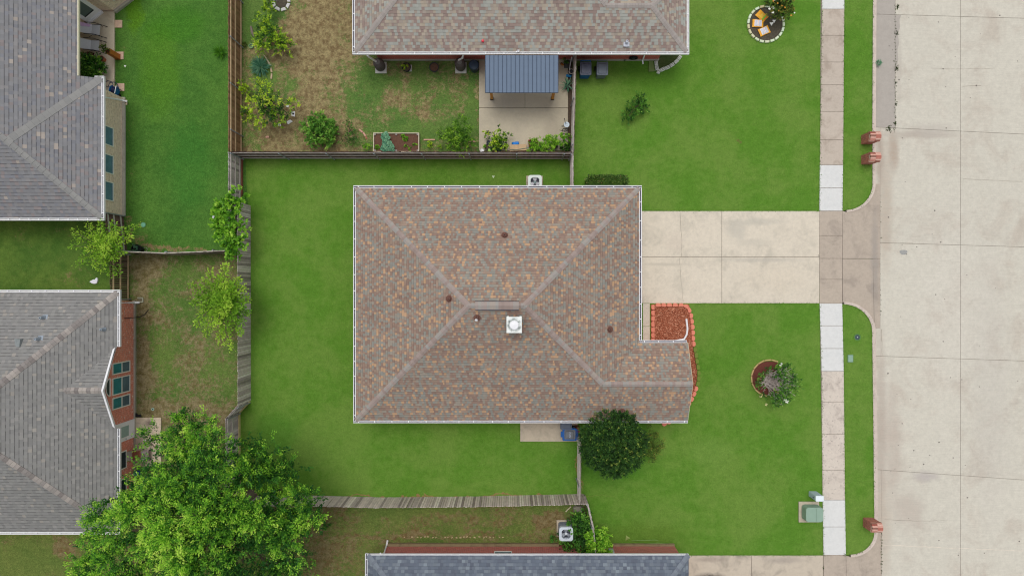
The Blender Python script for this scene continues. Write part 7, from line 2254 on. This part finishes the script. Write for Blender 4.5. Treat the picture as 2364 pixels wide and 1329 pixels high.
mb = MB(); mb.tube([P(1458, 1247) + (.02,), P(1512, 1245) + (.02,), P(1520, 1247) + (.02,)], .014, 5); tag(mb.build("green_cane", m_plain("pale green cane", S(126, 160, 92), .7)), "thin pale green cane parallel to the lower wall", "cane")
mb = MB(); mb.prism(poly_m([(1440, 1256), (1470, 1254), (1520, 1251), (1545, 1253), (1556, 1258), (1500, 1259)]), 0, .03); tag(mb.build("moss_strip", m_grass("mossy strip", S(104, 138, 64), S(116, 146, 78), fine=.15)), kind='structure')
bush("weed_clump", "dark leafy sprig at the right tip of the big tree over the worn grass", "weed", [(755, 1212, 7, .5)], LEAF_MID, 88, dens=90, leaf=.1, slen=.12, tint=(.1, .5))
# concrete/stone line near lower wall
mb = MB()
r5 = random.Random(3)
for k in range(26):
    X = 935 + k * 9 + r5.uniform(-3, 3); x, y = P(X, 1239 + r5.uniform(-1.2, 1.2)); s_ = r5.uniform(.03, .09)
    mb.box(x, y, -.01, s_ * 1.4, s_ * .6, .025, rot=r5.uniform(-.4, .4))
tag(mb.build("gravel_line", m_plain("pale chips", S(190, 168, 132), .95, .2), bevel=.004), kind='stuff')
tag(bpy.data.objects["gravel_line"], "pale stone chips strewn in a line above the lower brick wall", "gravel")
# weeds in road joints, and on the gutter
rs = np.random.RandomState(99)
Cs = []
for X, Y, w_, n in [(2069, y_, 1.0, 2) for y_ in range(8, 296, 7)] + [(2074, 15, 2.5, 40), (2072, 75, 2.5, 26), (2072, 157, 3, 46), (2070, 190, 2, 16), (2070, 240, 2, 16), (2068, 283, 2, 34), (2056, 297, 4, 36), (2050, 296, 2.5, 16), (2066, 298, 3, 12)] + [(2037, y_, 1.0, 4) for y_ in range(1232, 1330, 7)] + [(2037, 1300, 1.8, 14), (1899, 1310, 1.5, 10), (1949, 1279, 2, 10), (1890, 590, 1, 4)] + [(2034, y_, .6, 1) for y_ in range(440, 750, 12)]:
    for _ in range(n):
        x, y = P(X + rs.normal() * w_ * .5, Y + rs.normal() * w_)
        Cs.append((x, y, -.1 if X > 2000 else .02))
Cs = np.array(Cs); n = len(Cs)
wo_ = leaf_mesh("joint_weeds", Cs, rs.normal(size=(n, 3)) * .8 + np.array([0, 0, .8]), rs.normal(size=(n, 3)) * .4 + np.array([0, 0, 1]), rs.uniform(.05, .12, n), rs.uniform(.02, .05, n), rs.uniform(0, .6, n), LEAF_OLIVE)
tag(wo_, "small weeds growing in the concrete joints of the street", "weeds", kind='stuff')
spiky("street_weed", "lone grey green weed in the gutter by the upper kerb", "weed", 2028, 146, 8, 45, LEAF_BLUE, 98, w=.04, tint=(.6, 1))
# fallen petals on the lawn etc.
def litter(X, Y, lab, mat, r=.06, name="petal", cat="petal", z=0.0):
    x, y = P(X, Y)
    mb = MB((x, y, z))
    mb.prism([(x + r * (1 + .4 * math.sin(3 * a)) * math.cos(a), y + r * (1 + .4 * math.sin(3 * a)) * math.sin(a)) for a in [i * PI / 6 for i in range(12)]], z, z + .02)
    tag(mb.build(name, mat), lab, cat)
litter(1139, 408, "pale scrap lying alone on the lawn above the central house", m_plain("pale scrap", S(196, 214, 180), .8))
litter(1834, 30, "pale petal lying right of the bush in the upper bed", M_FLW, .04)
litter(1780, 56, "upper white blossom fallen in the soil ring", M_FLW, .085, z=.05)
litter(1786, 50, "second white blossom fallen in the soil ring beside the bush", M_FLW, .075, z=.05)
litter(289, 153, "tiny white scrap on the left lawn near the covered patio", M_FLW, .05, "paper_scrap", "scrap")

# hairline cracks and drip spots in the concrete
M_CRK = m_plain("crack grime", S(150, 140, 126), 1.0, .2)
M_CRL = m_plain("pale crack filler", S(222, 212, 196), 1.0, .1)
M_SPOT = m_plain("oil drip", S(112, 106, 100), .8, .2)
def crack(path, z, mat, w_=.012, seed=0, name="crack"):
    r = random.Random(seed)
    mb = MB()
    pts = []
    for (a, b_) in zip(path, path[1:]):
        n_ = max(2, int(math.hypot(b_[0] - a[0], b_[1] - a[1]) / 9))
        for i in range(n_): pts.append((a[0] + (b_[0] - a[0]) * i / n_ + r.uniform(-.7, .7), a[1] + (b_[1] - a[1]) * i / n_ + r.uniform(-.7, .7)))
    pts.append(path[-1])
    for a, b_ in zip(pts, pts[1:]):
        a, b_ = Vector(P(*a) + (z,)), Vector(P(*b_) + (z,))
        d_ = (b_ - a).normalized(); s_ = Vector((-d_.y, d_.x, 0)) * w_ * r.uniform(.4, 1)
        mb.face([a - s_, b_ - s_, b_ + s_, a + s_])
    tag(mb.build(name, mat), kind='structure')
crack([(1570, 489), (1571, 520), (1574, 560), (1573, 592)], .031, M_CRK, .011, 1, "driveway_crack")
crack([(1568, 595), (1571, 640), (1577, 695)], .031, M_CRK, .009, 2, "driveway_crack")
crack([(2040, 1258), (2120, 1262), (2220, 1266), (2364, 1272)], -.095, M_CRL, .02, 3, "road_crack")
crack([(2045, 1200), (2130, 1203), (2190, 1202)], -.095, M_CRK, .008, 4, "road_crack")
crack([(2080, 560), (2110, 561)], -.095, M_CRK, .008, 5, "road_crack")
crack([(2225, 412), (2364, 419)], -.095, M_CRK, .008, 6, "road_crack")
crack([(2150, 157), (2220, 158), (2300, 157)], -.095, M_CRK, .006, 7, "road_crack")
crack([(2225, 198), (2268, 197)], -.095, M_CRK, .012, 8, "road_crack")
crack([(2037, 760), (2039, 822)], -.095, M_CRK, .012, 9, "road_crack")
mb = MB()
r8 = random.Random(12)
for X, Y in [(2100, 40), (2078, 183), (2101, 183), (2186, 199), (2180, 158), (2076, 1028), (2112, 1040), (2149, 1051), (2203, 1057), (2231, 1074), (2063, 1138), (2180, 788), (2215, 1282), (2170, 1248), (2085, 978), (2052, 862), (2236, 1149), (2187, 295), (2352, 140), (2055, 105), (2063, 114)] + [(r8.uniform(2050, 2360), r8.uniform(10, 1320)) for _ in range(36)]:
    x, y = P(X, Y); r_ = r8.uniform(.015, .045)
    mb.prism([(x + r_ * math.cos(i * PI / 4) * r8.uniform(.7, 1.2), y + r_ * math.sin(i * PI / 4) * r8.uniform(.7, 1.2)) for i in range(8)], -.101, -.094)
tag(mb.build("road_spots", M_SPOT), kind='structure')

# grass creeping over the concrete edges
def grass_edge(edges, z, seed, label, dens=26, leafm=None, spread=.028):
    rs = np.random.RandomState(seed)
    Cs, Ns = [], []
    for a, b_ in edges:
        a, b_ = np.array(P(*a)), np.array(P(*b_))
        L = np.linalg.norm(b_ - a); n_ = int(L * dens)
        t_ = rs.uniform(0, 1, n_)
        w_ = .6 + .8 * (np.sin(t_ * L * 2.3 + rs.uniform(0, 6)) * .5 + .5)
        d_ = (b_ - a) / L
        off = rs.normal(size=n_) * spread * w_
        p_ = a + (b_ - a) * t_[:, None] + np.array([-d_[1], d_[0]]) * off[:, None]
        Cs.append(np.column_stack([p_, np.full(n_, z)]))
    C = np.concatenate(Cs); n_ = len(C)
    o = leaf_mesh("grass_edge", C, rs.normal(size=(n_, 3)) + np.array([0, 0, .7]), rs.normal(size=(n_, 3)) * .5 + np.array([0, 0, 1]), rs.uniform(.04, .10, n_), rs.uniform(.012, .03, n_), rs.uniform(.1, .75, n_), leafm)
    tag(o, label, "grass", kind='stuff')
LEAF_TURF = m_leaf("turf blade", [(0, S(60, 104, 30)), (.5, S(92, 140, 44)), (1, S(128, 164, 66))], .1)
E = [((1484, 487), (1891, 487)), ((1604, 700), (1891, 700)), ((1595, 1281), (1900, 1281))]
for a, b_ in zip(K1i, K1i[1:]): E.append((a, b_))
for a, b_ in zip(K2i, K2i[1:]): E.append((a, b_))
yy = [-100, 0, 190, 380, 487]
for a, b_ in zip(yy, yy[1:]):
    for k in (0, 1): E.append(((walkx(a)[k], a), (walkx(b_)[k], b_)))
yy = [702, 856, 1000, 1153, 1281]
for a, b_ in zip(yy, yy[1:]):
    for k in (0, 1): E.append(((walkx(a)[k], a), (walkx(b_)[k], b_)))
grass_edge(E, .015, 201, "short turf creeping over the edges of driveway, walk and kerb", 46, LEAF_TURF)
E = [((1106, 140), (1106, 349)), ((1201, 1018), (1292, 1018)), ((1201, 978), (1201, 1018)), ((373, 963), (373, 1000)), ((266, 30), (266, 200)), ((285, 200), (285, 500)), ((313, 700), (313, 960))]
grass_edge(E, .015, 202, "ragged grass along the patios and house foundations", 60, LEAF_TURF, .05)
